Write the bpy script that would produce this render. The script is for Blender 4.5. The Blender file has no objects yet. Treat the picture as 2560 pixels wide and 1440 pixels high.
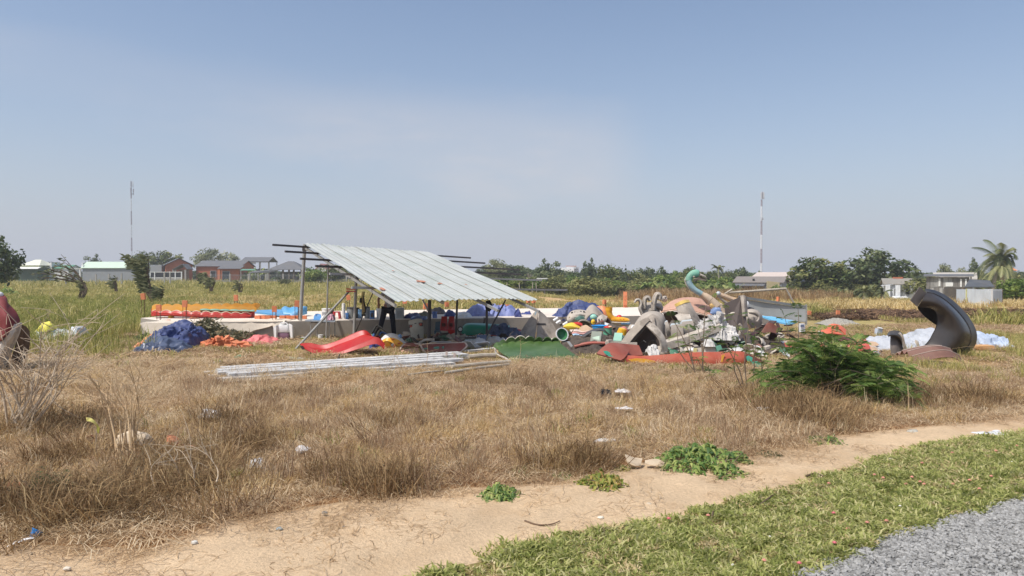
import bpy,bmesh,math,random
import numpy as np
from mathutils import Vector,Matrix,Euler,noise as mnoise
SC=bpy.context.scene
COL=SC.collection
R=math.radians
PI=math.pi
random.seed(7)
RNG=np.random.default_rng(7)
# ---------- camera, sky, sun, exposure
CAM_H,FPX,HORIZON=1.8,1850.0,690.0
PITCH=math.atan((720-HORIZON)/FPX)
cam_data=bpy.data.cameras.new('camera')
cam=bpy.data.objects.new('camera',cam_data)
COL.objects.link(cam)
cam.location=(0,0,CAM_H)
cam.rotation_euler=(R(90)-PITCH,0,0)
cam_data.sensor_width=36.0
cam_data.lens=36.0*FPX/2560
cam_data.clip_start=0.1
cam_data.clip_end=5000
SC.camera=cam
SUN_DIR=Vector((-0.50,-0.36,1.0)).normalized()
SUN_EL=math.asin(SUN_DIR.z)
SUN_AZ=math.atan2(SUN_DIR.x,SUN_DIR.y)%(2*PI)
world=bpy.data.worlds.new('World')
SC.world=world
world.use_nodes=True
wn,wl=world.node_tree.nodes,world.node_tree.links
wn.clear()
wo=wn.new('ShaderNodeOutputWorld')
wb=wn.new('ShaderNodeBackground')
sky=wn.new('ShaderNodeTexSky')
sky.sky_type='NISHITA'
sky.sun_disc=False
sky.sun_elevation=SUN_EL
sky.sun_rotation=SUN_AZ
sky.air_density=1.0
sky.dust_density=2.2
sky.ozone_density=2.0
sky.altitude=10
wb.inputs['Strength'].default_value=0.107
geo=wn.new('ShaderNodeTexCoord')
sepn=wn.new('ShaderNodeSeparateXYZ')
wl.new(geo.outputs['Generated'],sepn.inputs[0])
def wm(op,a,b=None,c=None,clamp=False):
 n=wn.new('ShaderNodeMath');n.operation=op;n.use_clamp=clamp
 for i,v in enumerate((a,b,c)):
  if v is None:continue
  if isinstance(v,(int,float)):n.inputs[i].default_value=v
  else:wl.new(v,n.inputs[i])
 return n.outputs[0]
def wsmooth(v,lo,hi):
 n=wn.new('ShaderNodeMapRange');n.interpolation_type='SMOOTHSTEP'
 wl.new(v,n.inputs[0]);n.inputs[1].default_value=lo;n.inputs[2].default_value=hi
 return n.outputs[0]
az=wm('ARCTAN2',sepn.outputs[0],sepn.outputs[1])
el=wm('ARCSINE',sepn.outputs[2])
nz=wn.new('ShaderNodeTexNoise');nz.inputs['Scale'].default_value=3.6;nz.inputs['Detail'].default_value=8;nz.inputs['Roughness'].default_value=0.62
nmap=wn.new('ShaderNodeMapping');nmap.inputs['Scale'].default_value=(1.0,1.0,3.5)
nmap.inputs['Rotation'].default_value=(0,R(9),0)
wl.new(geo.outputs['Generated'],nmap.inputs[0]);wl.new(nmap.outputs[0],nz.inputs[0])
nf=nz.outputs[0]
nzo=wm('MULTIPLY',wm('SUBTRACT',nf,0.5),0.09)
axis=wm('SUBTRACT',wm('MULTIPLY_ADD',az,-0.13,0.165),0.0)
off=wm('ABSOLUTE',wm('ADD',wm('SUBTRACT',el,axis),nzo))
wid=wm('ADD',0.055,wm('MULTIPLY',wsmooth(az,-0.45,0.0),0.022))
body=wm('SUBTRACT',1.0,wsmooth(wm('DIVIDE',off,wid),0.25,1.15))
head=wm('SUBTRACT',1.0,wsmooth(wm('ADD',az,wm('MULTIPLY',nzo,1.2)),0.10,0.20))
plume=wm('MULTIPLY',wm('MULTIPLY',body,head),wm('ADD',0.28,wm('MULTIPLY',wsmooth(az,-0.45,0.02),0.72)))
streak=wm('MULTIPLY',wsmooth(nf,0.42,0.72),0.25)
cloud=wm('MULTIPLY',plume,wm('ADD',0.34,wm('MULTIPLY',streak,1.7)),clamp=True)
hz=wm('MULTIPLY',wm('POWER',wm('SUBTRACT',1.0,wm('ABSOLUTE',sepn.outputs[2]),clamp=True),6.0),0.9)
mx0=wn.new('ShaderNodeMixRGB');mx0.inputs[2].default_value=(3.75,4.0,4.75,1)
wl.new(hz,mx0.inputs[0]);wl.new(sky.outputs[0],mx0.inputs[1])
mx=wn.new('ShaderNodeMixRGB');mx.inputs[2].default_value=(4.40,4.35,4.60,1)
wl.new(cloud,mx.inputs[0]);wl.new(mx0.outputs[0],mx.inputs[1])
wl.new(mx.outputs[0],wb.inputs['Color'])
wl.new(wb.outputs[0],wo.inputs['Surface'])
sun_data=bpy.data.lights.new('sun','SUN')
sun_data.energy=2.85
sun_data.angle=R(0.55)
sun_data.color=(1.0,0.955,0.885)
sun=bpy.data.objects.new('sun',sun_data)
COL.objects.link(sun)
sun.rotation_euler=SUN_DIR.to_track_quat('Z','Y').to_euler()
sun.location=(-30,-30,60)
SC.view_settings.view_transform='Standard'
SC.view_settings.look='None'
SC.view_settings.exposure=0.47
SC.view_settings.gamma=1.0
SC.view_settings.use_curve_mapping=False
SC.render.engine='CYCLES'
SC.cycles.use_denoising=True
SC.cycles.max_bounces=6
SC.cycles.transparent_max_bounces=8
SC.cycles.sample_clamp_indirect=6
# ---------- geometry helpers
def sstep(x,a,b):
 t=np.clip((np.asarray(x,float)-a)/(b-a),0,1)
 return t*t*(3-2*t)
def _hash(ix,iy,s):
 n=(ix*374761393+iy*668265263+s*1442695041)&0xFFFFFFFF
 n=((n^(n>>13))*1274126177)&0xFFFFFFFF
 return((n^(n>>16))&0xFFFF)/65535.0
def vnoise(x,y,s=0):
 x=np.asarray(x,float);y=np.asarray(y,float)
 ix=np.floor(x).astype(np.int64);iy=np.floor(y).astype(np.int64)
 fx=x-ix;fy=y-iy
 fx=fx*fx*(3-2*fx);fy=fy*fy*(3-2*fy)
 a=_hash(ix,iy,s);b=_hash(ix+1,iy,s);c=_hash(ix,iy+1,s);d=_hash(ix+1,iy+1,s)
 return(a*(1-fx)+b*fx)*(1-fy)+(c*(1-fx)+d*fx)*fy
def fbm(x,y,s=0,o=3):
 r=0;a=0.5;t=0
 for i in range(o):
  r=r+a*vnoise(np.asarray(x)*2**i+17.3*i,np.asarray(y)*2**i-9.1*i,s+i);t+=a;a*=0.5
 return r/t
def ground_h(x,y):
 """height of the terrain: flat yard, field that falls away gently on one side"""
 x=np.asarray(x,float);y=np.asarray(y,float)
 yy=np.maximum(y,1.0)
 fall=-0.018*np.clip(yy-32,0,110)*sstep(x/yy,-0.05,0.10)
 amp=sstep(y,8.5,11)*0.05*(1-sstep(y,14,17))+0.05*sstep(y,30,40)
 return fall+amp*(fbm(x*0.6,y*0.6,3)-0.5)*2*(1+sstep(y,60,120)*2)
_cp,_sp=math.cos(PITCH),math.sin(PITCH)
def ray(px,py):
 cx=(px-1280)/FPX;cy=(720-py)/FPX
 return Vector((cx,_cp+cy*_sp,-_sp+cy*_cp))
def P(px,py,Y):
 """the point at depth Y that projects to a pixel of the photograph"""
 d=ray(px,py);t=Y/d.y
 return Vector((d.x*t,Y,CAM_H+d.z*t))
def G(px,py,z=None):
 d=ray(px,py)
 if z is not None:
  t=(z-CAM_H)/d.z
  return Vector((d.x*t,d.y*t,z))
 Y=3.0
 while Y<400:
  p=P(px,py,Y)
  if p.z<=float(ground_h(p.x,p.y)):break
  Y*=1.004
 p=P(px,py,Y);p.z=float(ground_h(p.x,p.y))
 return p
class MB:
 def __init__(s):s.v=[];s.f=[];s.m=[]
 def add(s,vs,fs,mi=0):
  b=len(s.v);s.v+=[Vector(v)for v in vs]
  s.f+=[tuple(b+i for i in f)for f in fs];s.m+=[mi]*len(fs)
  return s
 def box(s,c,size,rot=(0,0,0),mi=0):
  M=Euler(rot).to_matrix();c=Vector(c);x,y,z=(q/2 for q in size)
  vs=[c+M@Vector(p)for p in((-x,-y,-z),(x,-y,-z),(x,y,-z),(-x,y,-z),(-x,-y,z),(x,-y,z),(x,y,z),(-x,y,z))]
  return s.add(vs,[(0,3,2,1),(4,5,6,7),(0,1,5,4),(1,2,6,5),(2,3,7,6),(3,0,4,7)],mi)
 def bar(s,p0,p1,w,h=None,mi=0,up=(0,0,1)):
  h=h or w;p0=Vector(p0);p1=Vector(p1);d=(p1-p0).normalized()
  u=Vector(up)
  if abs(d.dot(u))>0.95:u=Vector((0,1,0))
  a=d.cross(u).normalized()*(w/2);b=a.cross(d).normalized()*(h/2)
  vs=[p+i*a+j*b for p in(p0,p1)for i,j in((-1,-1),(1,-1),(1,1),(-1,1))]
  return s.add(vs,[(3,2,1,0),(4,5,6,7),(0,1,5,4),(1,2,6,5),(2,3,7,6),(3,0,4,7)],mi)
 def tube(s,pts,r,n=8,caps=True,mi=0,flat=1.0):
  pts=[Vector(p)for p in pts];k=len(pts)
  rs=r if isinstance(r,(list,tuple))else[r]*k
  prev=None;rings=[]
  for i,p in enumerate(pts):
   d=(pts[min(i+1,k-1)]-pts[max(i-1,0)])
   d=d.normalized()if d.length>1e-9 else Vector((0,0,1))
   if prev is None:
    u=Vector((0,0,1))if abs(d.z)<0.9 else Vector((0,1,0))
    a=d.cross(u).normalized()
   else:
    a=(prev-d*prev.dot(d)).normalized()
   prev=a;b=d.cross(a)
   rings.append([p+(math.cos(2*PI*j/n)*a+math.sin(2*PI*j/n)*flat*b)*rs[i]for j in range(n)])
  vs=[q for g in rings for q in g];fs=[]
  for i in range(k-1):
   for j in range(n):
    fs.append((i*n+j,i*n+(j+1)%n,(i+1)*n+(j+1)%n,(i+1)*n+j))
  if caps:
   fs.append(tuple(reversed(range(n))));fs.append(tuple((k-1)*n+j for j in range(n)))
  return s.add(vs,fs,mi)
 def lathe(s,prof,n=16,c=(0,0,0),M=None,mi=0,sx=1.0,sy=1.0,caps=True):
  c=Vector(c);vs=[];fs=[];k=len(prof)
  for r,z in prof:
   for j in range(n):
    p=Vector((r*sx*math.cos(2*PI*j/n),r*sy*math.sin(2*PI*j/n),z))
    vs.append(c+(M@p if M else p))
  for i in range(k-1):
   for j in range(n):
    fs.append((i*n+j,i*n+(j+1)%n,(i+1)*n+(j+1)%n,(i+1)*n+j))
  if caps and prof[0][0]>1e-6:fs.append(tuple(reversed(range(n))))
  if caps and prof[-1][0]>1e-6:fs.append(tuple((k-1)*n+j for j in range(n)))
  return s.add(vs,fs,mi)
 def grid(s,P_,closed=False,mi=0):
  k=len(P_);n=len(P_[0]);vs=[q for row in P_ for q in row];fs=[]
  for i in range(k-1):
   for j in range(n if closed else n-1):
    fs.append((i*n+j,i*n+(j+1)%n,(i+1)*n+(j+1)%n,(i+1)*n+j))
  return s.add(vs,fs,mi)
 def shell(s,P_,t,mi=0,mi2=None):
  """a curved sheet of real thickness t: two skins and a rim"""
  A=np.array([[tuple(q)for q in row]for row in P_],float)
  du=np.gradient(A,axis=0);dv=np.gradient(A,axis=1)
  N=np.cross(du,dv);L=np.linalg.norm(N,axis=2,keepdims=True);N=N/np.maximum(L,1e-9)
  B=A+N*t
  k,n=A.shape[:2];kn=k*n
  vs=[Vector(q)for q in A.reshape(-1,3)]+[Vector(q)for q in B.reshape(-1,3)]
  fa,fb=[],[]
  for i in range(k-1):
   for j in range(n-1):
    a,b,c,d=i*n+j,i*n+j+1,(i+1)*n+j+1,(i+1)*n+j
    fa.append((a,b,c,d));fb.append((kn+d,kn+c,kn+b,kn+a))
  rim=[j for j in range(n)]+[i*n+n-1 for i in range(1,k)]+[(k-1)*n+j for j in range(n-2,-1,-1)]+[i*n for i in range(k-2,0,-1)]
  fr=[(rim[(q+1)%len(rim)],rim[q],kn+rim[q],kn+rim[(q+1)%len(rim)])for q in range(len(rim))]
  b0=len(s.v);s.v+=vs
  for fl,m_ in((fa,mi),(fb,mi if mi2 is None else mi2),(fr,mi)):
   s.f+=[tuple(b0+i for i in f)for f in fl];s.m+=[m_]*len(fl)
  return s
 def prism(s,outline,off,mi=0):
  o=[Vector(p)for p in outline];off=Vector(off);n=len(o)
  vs=o+[p+off for p in o]
  fs=[tuple(range(n)),tuple(reversed(range(n,2*n)))]+[(j,n+j,n+(j+1)%n,(j+1)%n)for j in range(n)]
  return s.add(vs,fs,mi)
 def ball(s,c,r,n=12,m=8,mi=0,jit=0,seed=0):
  rr=r if isinstance(r,(tuple,list))else(r,r,r);c=Vector(c);rows=[]
  for i in range(m+1):
   th=PI*i/m;row=[]
   for j in range(n):
    ph=2*PI*j/n
    q=Vector((math.sin(th)*math.cos(ph),math.sin(th)*math.sin(ph),math.cos(th)))
    k=1+(jit*mnoise.noise(q*1.7+Vector((seed*3.1,0,0)))if jit else 0)
    row.append(c+Vector((q.x*rr[0],q.y*rr[1],q.z*rr[2]))*k)
   rows.append(row)
  return s.grid(rows,True,mi)
 def mesh(s,name,mats,angle=40,smooth=True):
  me=bpy.data.meshes.new(name)
  me.from_pydata([tuple(v)for v in s.v],[],s.f)
  for m_ in(mats if isinstance(mats,(list,tuple))else[mats]):me.materials.append(m_)
  me.polygons.foreach_set('material_index',s.m)
  if smooth:
   me.polygons.foreach_set('use_smooth',[True]*len(s.f))
   me.set_sharp_from_angle(angle=R(angle))
  me.update()
  return me
def new_obj(name,me,parent=None,loc=None,label=None):
 o=bpy.data.objects.new(name,me);COL.objects.link(o)
 if parent is not None:o.parent=parent
 if loc is not None:o.location=loc
 if label:o['label']=label
 return o
def tag(o,label=None,cat=None,group=None,kind=None):
 if label:o['label']=label
 if cat:o['category']=cat
 if group:o['group']=group
 if kind:o['kind']=kind
 return o
class T:
 """one thing: an Empty at its base with parts under it, or (solo) one mesh"""
 def __init__(s,name,label,cat,px=None,py=None,z=None,d=None,at=None,group=None,kind=None):
  s.name,s.label,s.cat,s.group,s.kind=name,label,cat,group,kind or 'thing'
  s.b=Vector(at)if at is not None else(P(px,py,d)if d is not None else G(px,py,z))
  s.d=s.b.y;s.k=s.d/FPX;s.o=None
 def p(s,px,py,dy=0.0):return P(px,py,s.d+dy)-s.b
 def root(s):
  if s.o is None:
   s.o=bpy.data.objects.new(s.name,None);COL.objects.link(s.o)
   s.o.location=s.b;s.o.empty_display_size=0.1
   tag(s.o,s.label,s.cat,s.group,s.kind)
  return s.o
 def part(s,name,mb,mat,parent=None,label=None,angle=40,smooth=True,kind=None):
  me=mb if isinstance(mb,bpy.types.Mesh)else mb.mesh(name,mat,angle,smooth)
  o=new_obj(name,me,parent or s.root(),None,label)
  if kind:o['kind']=kind
  return o
 def solo(s,mb,mat,angle=40,smooth=True):
  me=mb if isinstance(mb,bpy.types.Mesh)else mb.mesh(s.name,mat,angle,smooth)
  s.o=new_obj(s.name,me,None,s.b);tag(s.o,s.label,s.cat,s.group,s.kind)
  return s.o
def copy_tree(o,parent=None):
 c=o.copy();COL.objects.link(c)
 if parent is not None:c.parent=parent
 for ch in list(o.children):copy_tree(ch,c)
 return c
# ---------- materials
def lin(c):
 return tuple(((x/255)/12.92 if x<=10 else(((x/255)+0.055)/1.055)**2.4)for x in c)
_mats={}
def mat(name,rgb,rough=0.6,var=0.18,scale=4.0,dirt=0.25,dirtc=(150,132,108),metal=0.0,bump=0.15,bscale=None,spec=0.35,stretch=None,rnd=0.0,gain=1.0,patch=None,pscale=3.0,pamt=0.5):
 """painted / worn surface: base colour with mottling, dust in patches, optional second colour where paint has gone"""
 if name in _mats:return _mats[name]
 m=bpy.data.materials.new(name);m.use_nodes=True;_mats[name]=m
 nt=m.node_tree;N,L=nt.nodes,nt.links
 b=N['Principled BSDF']
 base=tuple(min(0.9,x*gain)for x in lin(rgb))
 tc=N.new('ShaderNodeTexCoord');co=tc.outputs['Object']
 if stretch:
  mp=N.new('ShaderNodeMapping');mp.inputs['Scale'].default_value=stretch
  L.new(co,mp.inputs[0]);co=mp.outputs[0]
 n1=N.new('ShaderNodeTexNoise');n1.inputs['Scale'].default_value=scale;n1.inputs['Detail'].default_value=6
 n1.inputs['Roughness'].default_value=0.65
 L.new(co,n1.inputs[0])
 r1=N.new('ShaderNodeMapRange');r1.inputs[1].default_value=0.3;r1.inputs[2].default_value=0.7
 r1.inputs[3].default_value=1-var;r1.inputs[4].default_value=1+var
 L.new(n1.outputs[0],r1.inputs[0])
 mul=N.new('ShaderNodeVectorMath');mul.operation='SCALE';mul.inputs[0].default_value=base
 L.new(r1.outputs[0],mul.inputs['Scale']);out=mul.outputs[0]
 if rnd:
  oi=N.new('ShaderNodeObjectInfo');rr=N.new('ShaderNodeMapRange')
  rr.inputs[3].default_value=1-rnd;rr.inputs[4].default_value=1+rnd
  L.new(oi.outputs['Random'],rr.inputs[0])
  m2=N.new('ShaderNodeVectorMath');m2.operation='SCALE';L.new(out,m2.inputs[0]);L.new(rr.outputs[0],m2.inputs['Scale']);out=m2.outputs[0]
 def blend(fac_lo,fac_hi,sc,colour,amount,src):
  n=N.new('ShaderNodeTexNoise');n.inputs['Scale'].default_value=sc;n.inputs['Detail'].default_value=8
  n.inputs['Roughness'].default_value=0.7
  off=N.new('ShaderNodeVectorMath');off.operation='ADD';off.inputs[1].default_value=(sc*3.7,1.3,sc)
  L.new(co,off.inputs[0]);L.new(off.outputs[0],n.inputs[0])
  r=N.new('ShaderNodeMapRange');r.inputs[1].default_value=fac_lo;r.inputs[2].default_value=fac_hi;r.inputs[4].default_value=amount
  L.new(n.outputs[0],r.inputs[0])
  x=N.new('ShaderNodeMixRGB');x.inputs[2].default_value=lin(colour)+(1,)
  L.new(r.outputs[0],x.inputs[0]);L.new(src,x.inputs[1])
  return x.outputs[0]
 if patch:out=blend(0.52,0.60,pscale,patch,pamt,out)
 if dirt:out=blend(0.40,0.72,scale*0.55,dirtc,dirt,out)
 L.new(out,b.inputs['Base Color'])
 b.inputs['Roughness'].default_value=rough;b.inputs['Metallic'].default_value=metal
 b.inputs['Specular IOR Level'].default_value=spec
 if bump:
  bp=N.new('ShaderNodeBump');bp.inputs['Strength'].default_value=bump;bp.inputs['Distance'].default_value=0.02
  nb=N.new('ShaderNodeTexNoise');nb.inputs['Scale'].default_value=bscale or scale*5;nb.inputs['Detail'].default_value=5
  L.new(co,nb.inputs[0]);L.new(nb.outputs[0],bp.inputs['Height']);L.new(bp.outputs[0],b.inputs['Normal'])
 return m
def leaf_mat(name,cols,trans=0.35,rough=0.55,rnd=0.18,attr='tint',spec=0.25):
 """foliage: colour picked along a ramp by each leaf's own tint, lit from both sides"""
 if name in _mats:return _mats[name]
 m=bpy.data.materials.new(name);m.use_nodes=True;_mats[name]=m
 nt=m.node_tree;N,L=nt.nodes,nt.links;b=N['Principled BSDF'];o=N['Material Output']
 at=N.new('ShaderNodeAttribute');at.attribute_name=attr
 oi=N.new('ShaderNodeObjectInfo')
 ad=N.new('ShaderNodeMath');ad.operation='MULTIPLY_ADD';ad.inputs[1].default_value=rnd*2
 sb=N.new('ShaderNodeMath');sb.operation='SUBTRACT';sb.inputs[1].default_value=0.5
 L.new(oi.outputs['Random'],sb.inputs[0]);L.new(sb.outputs[0],ad.inputs[0]);L.new(at.outputs['Fac'],ad.inputs[2])
 cr=N.new('ShaderNodeValToRGB')
 els=cr.color_ramp.elements
 while len(els)<len(cols):els.new(0.5)
 for i,c in enumerate(cols):
  els[i].position=i/(len(cols)-1);els[i].color=lin(c)+(1,)
 L.new(ad.outputs[0],cr.inputs[0]);L.new(cr.outputs[0],b.inputs['Base Color'])
 b.inputs['Roughness'].default_value=rough;b.inputs['Specular IOR Level'].default_value=spec
 tr=N.new('ShaderNodeBsdfTranslucent');L.new(cr.outputs[0],tr.inputs[0])
 mx=N.new('ShaderNodeMixShader');mx.inputs[0].default_value=trans
 L.new(b.outputs[0],mx.inputs[1]);L.new(tr.outputs[0],mx.inputs[2]);L.new(mx.outputs[0],o.inputs['Surface'])
 return m
def np_mesh(name,V,F,material,tint=None,smooth=False):
 """mesh from numpy arrays; F is a list of equal-length index rows or a ragged list"""
 me=bpy.data.meshes.new(name)
 if isinstance(F,np.ndarray):
  n,k=F.shape
  me.vertices.add(len(V));me.vertices.foreach_set('co',np.asarray(V,np.float32).ravel())
  me.loops.add(n*k);me.loops.foreach_set('vertex_index',F.ravel().astype(np.int32))
  me.polygons.add(n);me.polygons.foreach_set('loop_start',(np.arange(n)*k).astype(np.int32))
  me.polygons.foreach_set('loop_total',np.full(n,k,np.int32))
 else:
  me.from_pydata([tuple(v)for v in V],[],F)
 if tint is not None:
  a=me.attributes.new('tint','FLOAT','POINT');a.data.foreach_set('value',np.asarray(tint,np.float32))
 for m_ in(material if isinstance(material,(list,tuple))else[material]):me.materials.append(m_)
 if smooth:me.polygons.foreach_set('use_smooth',np.ones(len(me.polygons),bool))
 me.update(calc_edges=True);me.validate()
 return me
def scatter(name,label,proto_me,pts,rots,scls,group=None):
 """uncountable ground cover: one object that sets a clump mesh on many points"""
 src=bpy.data.objects.new(name+'_clump',proto_me)
 me=bpy.data.meshes.new(name)
 n=len(pts)
 me.vertices.add(n);me.vertices.foreach_set('co',np.asarray(pts,np.float32).ravel())
 a=me.attributes.new('rot','FLOAT_VECTOR','POINT');a.data.foreach_set('vector',np.asarray(rots,np.float32).ravel())
 a=me.attributes.new('scl','FLOAT_VECTOR','POINT');a.data.foreach_set('vector',np.asarray(scls,np.float32).ravel())
 me.update()
 o=new_obj(name,me);tag(o,label,None,group,'stuff')
 g=bpy.data.node_groups.new(name+'_nodes','GeometryNodeTree')
 g.interface.new_socket('Geometry',in_out='INPUT',socket_type='NodeSocketGeometry')
 g.interface.new_socket('Geometry',in_out='OUTPUT',socket_type='NodeSocketGeometry')
 gi=g.nodes.new('NodeGroupInput');go=g.nodes.new('NodeGroupOutput')
 ip=g.nodes.new('GeometryNodeInstanceOnPoints');oi=g.nodes.new('GeometryNodeObjectInfo')
 oi.inputs['Object'].default_value=src
 r_=g.nodes.new('GeometryNodeInputNamedAttribute');r_.data_type='FLOAT_VECTOR';r_.inputs['Name'].default_value='rot'
 s_=g.nodes.new('GeometryNodeInputNamedAttribute');s_.data_type='FLOAT_VECTOR';s_.inputs['Name'].default_value='scl'
 g.links.new(gi.outputs[0],ip.inputs['Points']);g.links.new(oi.outputs['Geometry'],ip.inputs['Instance'])
 g.links.new(r_.outputs[0],ip.inputs['Rotation']);g.links.new(s_.outputs[0],ip.inputs['Scale'])
 g.links.new(ip.outputs[0],go.inputs[0])
 md=o.modifiers.new('scatter','NODES');md.node_group=g
 return o
# ---------- the ground and what covers it
EU=np.array([(-30,-9),(-12,1.6),(-8,3.4),(-3.36,4.80),(-2.39,4.76),(-2.09,5.3),(-.9,5.9),(.07,6.2),(1.2,6.85),(2.4,7.24),(3.6,8.1),(6.2,9.2),(10,11.3),(20,17.3),(40,29)],float)
EL=np.array([(-30,-22),(-8,-1.6),(-3,2.3),(-1.2,3.72),(-.43,4.43),(-.1,4.76),(1.24,5.46),(2.22,6.08),(3.4,7.05),(4.58,7.9),(5.6,8.25),(10,10.5),(20,16.5),(40,28.4)],float)
ER=np.array([(-30,-25),(-8,-2.9),(-2,1.6),(1.73,4.40),(2.6,5.05),(4.08,5.9),(8,8.4),(20,15.7),(40,27.6)],float)
def yu(x):return np.interp(x,EU[:,0],EU[:,1])
def yl(x):return np.interp(x,EL[:,0],EL[:,1])
def yr(x):return np.interp(x,ER[:,0],ER[:,1])
def soil_colour(x,y):
 """what the bare ground is made of, from place to place (albedo, linear)"""
 s=x/np.maximum(y,1)
 def c(*rgb):return np.array(lin(rgb))
 n=fbm(x*0.35,y*0.35,11);n2=fbm(x*1.3,y*1.3,23)
 col=np.zeros(x.shape+(3,))+c(150,116,82)
 def mix(m,cc):
  nonlocal col
  m=np.clip(m,0,1)[...,None];col=col*(1-m)+cc*m
 mix(sstep(y,13,16),c(172,144,104))
 mix(sstep(y,13,16)*sstep(n,0.4,0.62)*0.8,c(148,138,92))
 mix(sstep(s,-0.40,-0.50)*sstep(y,11,14),c(118,110,66))
 mix(sstep(y,26,33),c(164,150,98))
 mix(sstep(y,26,36)*sstep(n,0.45,0.65),c(136,136,80))
 r=sstep(s,0.0,0.04)
 mix(r*sstep(y,44,54),c(206,172,126))
 mix(r*sstep(y,82,92),c(136,118,80))
 q=sstep(s+0.02*n2,0.40,0.47)
 mix(q*sstep(y,24,27),c(168,152,100))
 mix(q*sstep(y+4*(n2-.5),30,32)*(1-sstep(y+4*(n2-.5),36,40)),c(104,80,62))
 mix(q*sstep(y,39,42)*(1-sstep(y,52,60)),c(196,168,122))
 mix(sstep(n2,0.5,0.75)*0.35,c(120,92,66))
 return col
def grid_sheet(name,X,Y,Z,material,colour=None):
 k,n=X.shape
 V=np.stack([X,Y,Z],-1).reshape(-1,3)
 i,j=np.meshgrid(np.arange(k-1),np.arange(n-1),indexing='ij')
 F=np.stack([i*n+j,i*n+j+1,(i+1)*n+j+1,(i+1)*n+j],-1).reshape(-1,4)
 me=np_mesh(name,V,F,material,None,True)
 if colour is not None:
  a=me.attributes.new('soil','FLOAT_COLOR','POINT')
  a.data.foreach_set('color',np.concatenate([colour.reshape(-1,3),np.ones((k*n,1))],1).astype(np.float32).ravel())
 return me
def ground_mat(name,attr=True,rgb=(200,170,130),var=0.16,s1=3.0,s2=40,bump=0.5,patchc=None,pa=0.5,gain=1.0):
 m=bpy.data.materials.new(name);m.use_nodes=True
 N,L=m.node_tree.nodes,m.node_tree.links;b=N['Principled BSDF']
 tc=N.new('ShaderNodeTexCoord')
 if attr:
  at=N.new('ShaderNodeAttribute');at.attribute_name='soil';src=at.outputs['Color']
 else:
  rg=N.new('ShaderNodeRGB');rg.outputs[0].default_value=tuple(x*gain for x in lin(rgb))+(1,);src=rg.outputs[0]
 def ns(sc,det=8,ro=0.65):
  n=N.new('ShaderNodeTexNoise');n.inputs['Scale'].default_value=sc;n.inputs['Detail'].default_value=det;n.inputs['Roughness'].default_value=ro
  L.new(tc.outputs['Object'],n.inputs[0]);return n.outputs[0]
 a1,a2=ns(s1),ns(s2)
 for a,v in((a1,var),(a2,var)):
  r=N.new('ShaderNodeMapRange');r.inputs[1].default_value=0.3;r.inputs[2].default_value=0.7;r.inputs[3].default_value=1-v;r.inputs[4].default_value=1+v
  L.new(a,r.inputs[0]);sc=N.new('ShaderNodeVectorMath');sc.operation='SCALE'
  L.new(src,sc.inputs[0]);L.new(r.outputs[0],sc.inputs['Scale']);src=sc.outputs[0]
 if patchc:
  r=N.new('ShaderNodeMapRange');r.inputs[1].default_value=0.5;r.inputs[2].default_value=0.66;r.inputs[4].default_value=pa
  L.new(ns(s1*0.7,7),r.inputs[0]);x=N.new('ShaderNodeMixRGB');x.inputs[2].default_value=lin(patchc)+(1,)
  L.new(r.outputs[0],x.inputs[0]);L.new(src,x.inputs[1]);src=x.outputs[0]
 L.new(src,b.inputs['Base Color']);b.inputs['Roughness'].default_value=0.95;b.inputs['Specular IOR Level'].default_value=0.1
 bp=N.new('ShaderNodeBump');bp.inputs['Strength'].default_value=bump;bp.inputs['Distance'].default_value=0.03
 ad=N.new('ShaderNodeMath');ad.operation='ADD';L.new(a1,ad.inputs[0]);L.new(a2,ad.inputs[1])
 L.new(ad.outputs[0],bp.inputs['Height']);L.new(bp.outputs[0],b.inputs['Normal'])
 return m
ys=np.concatenate([np.linspace(-9,3,13),np.geomspace(3.4,60,190),np.geomspace(62,900,46)])
ss=np.linspace(-1.15,1.15,250)
Yg,Sg=np.meshgrid(ys,ss,indexing='ij');Xg=Sg*(Yg+20)
o=new_obj('ground',grid_sheet('ground',Xg,Yg,ground_h(Xg,Yg),ground_mat('soil_mat',True,s1=2.2,s2=26),soil_colour(Xg,Yg)))
tag(o,'dry open field of soil and straw reaching to the trees',None,None,'structure')
def strip(name,lo,hi,zf,x0,x1,nx,ny,material,label):
 xs=np.linspace(x0,x1,nx);t=np.linspace(0,1,ny)
 Tm,X=np.meshgrid(t,xs,indexing='ij')
 Y=lo(X)*(1-Tm)+hi(X)*Tm
 me=grid_sheet(name,X,Y,zf(X,Y,Tm),material)
 return tag(new_obj(name,me),label,None,None,'structure')
sand_m=ground_mat('sand_mat',False,(202,176,143),0.14,1.6,34,0.7,(190,160,124),0.6)
strip('path',lambda x:yl(x)-0.5,lambda x:yu(x)+0.22*(fbm(x*1.7,x*0,5)-0.35)+0.12,lambda X,Y,t:0.004+np.sin(np.clip((t-.15)/.85,0,1)*PI)*(0.012+0.045*fbm(X*2.2,Y*2.2,41)+0.022*fbm(X*7,Y*7,43)),-9,24,620,60,sand_m,'bare sandy footpath between dry grass and lawn')
lawn_m=ground_mat('lawn_soil_mat',False,(124,112,72),0.2,3,30,0.5)
strip('lawn_soil',lambda x:yr(x)-0.15,lambda x:yl(x),lambda X,Y,t:0.012+0*X,-9,24,200,14,lawn_m,'soil under the green lawn strip beside the road')
road_m=ground_mat('gravel_road_mat',False,(128,127,124),0.28,7,55,0.9,(120,118,114),0.5)
strip('road',lambda x:yr(x)-14,lambda x:yr(x)+0.05*(fbm(x*3,x*0,9)-0.5),lambda X,Y,t:0.02+0*X,-9,24,260,24,road_m,'grey crushed stone road')
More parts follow.
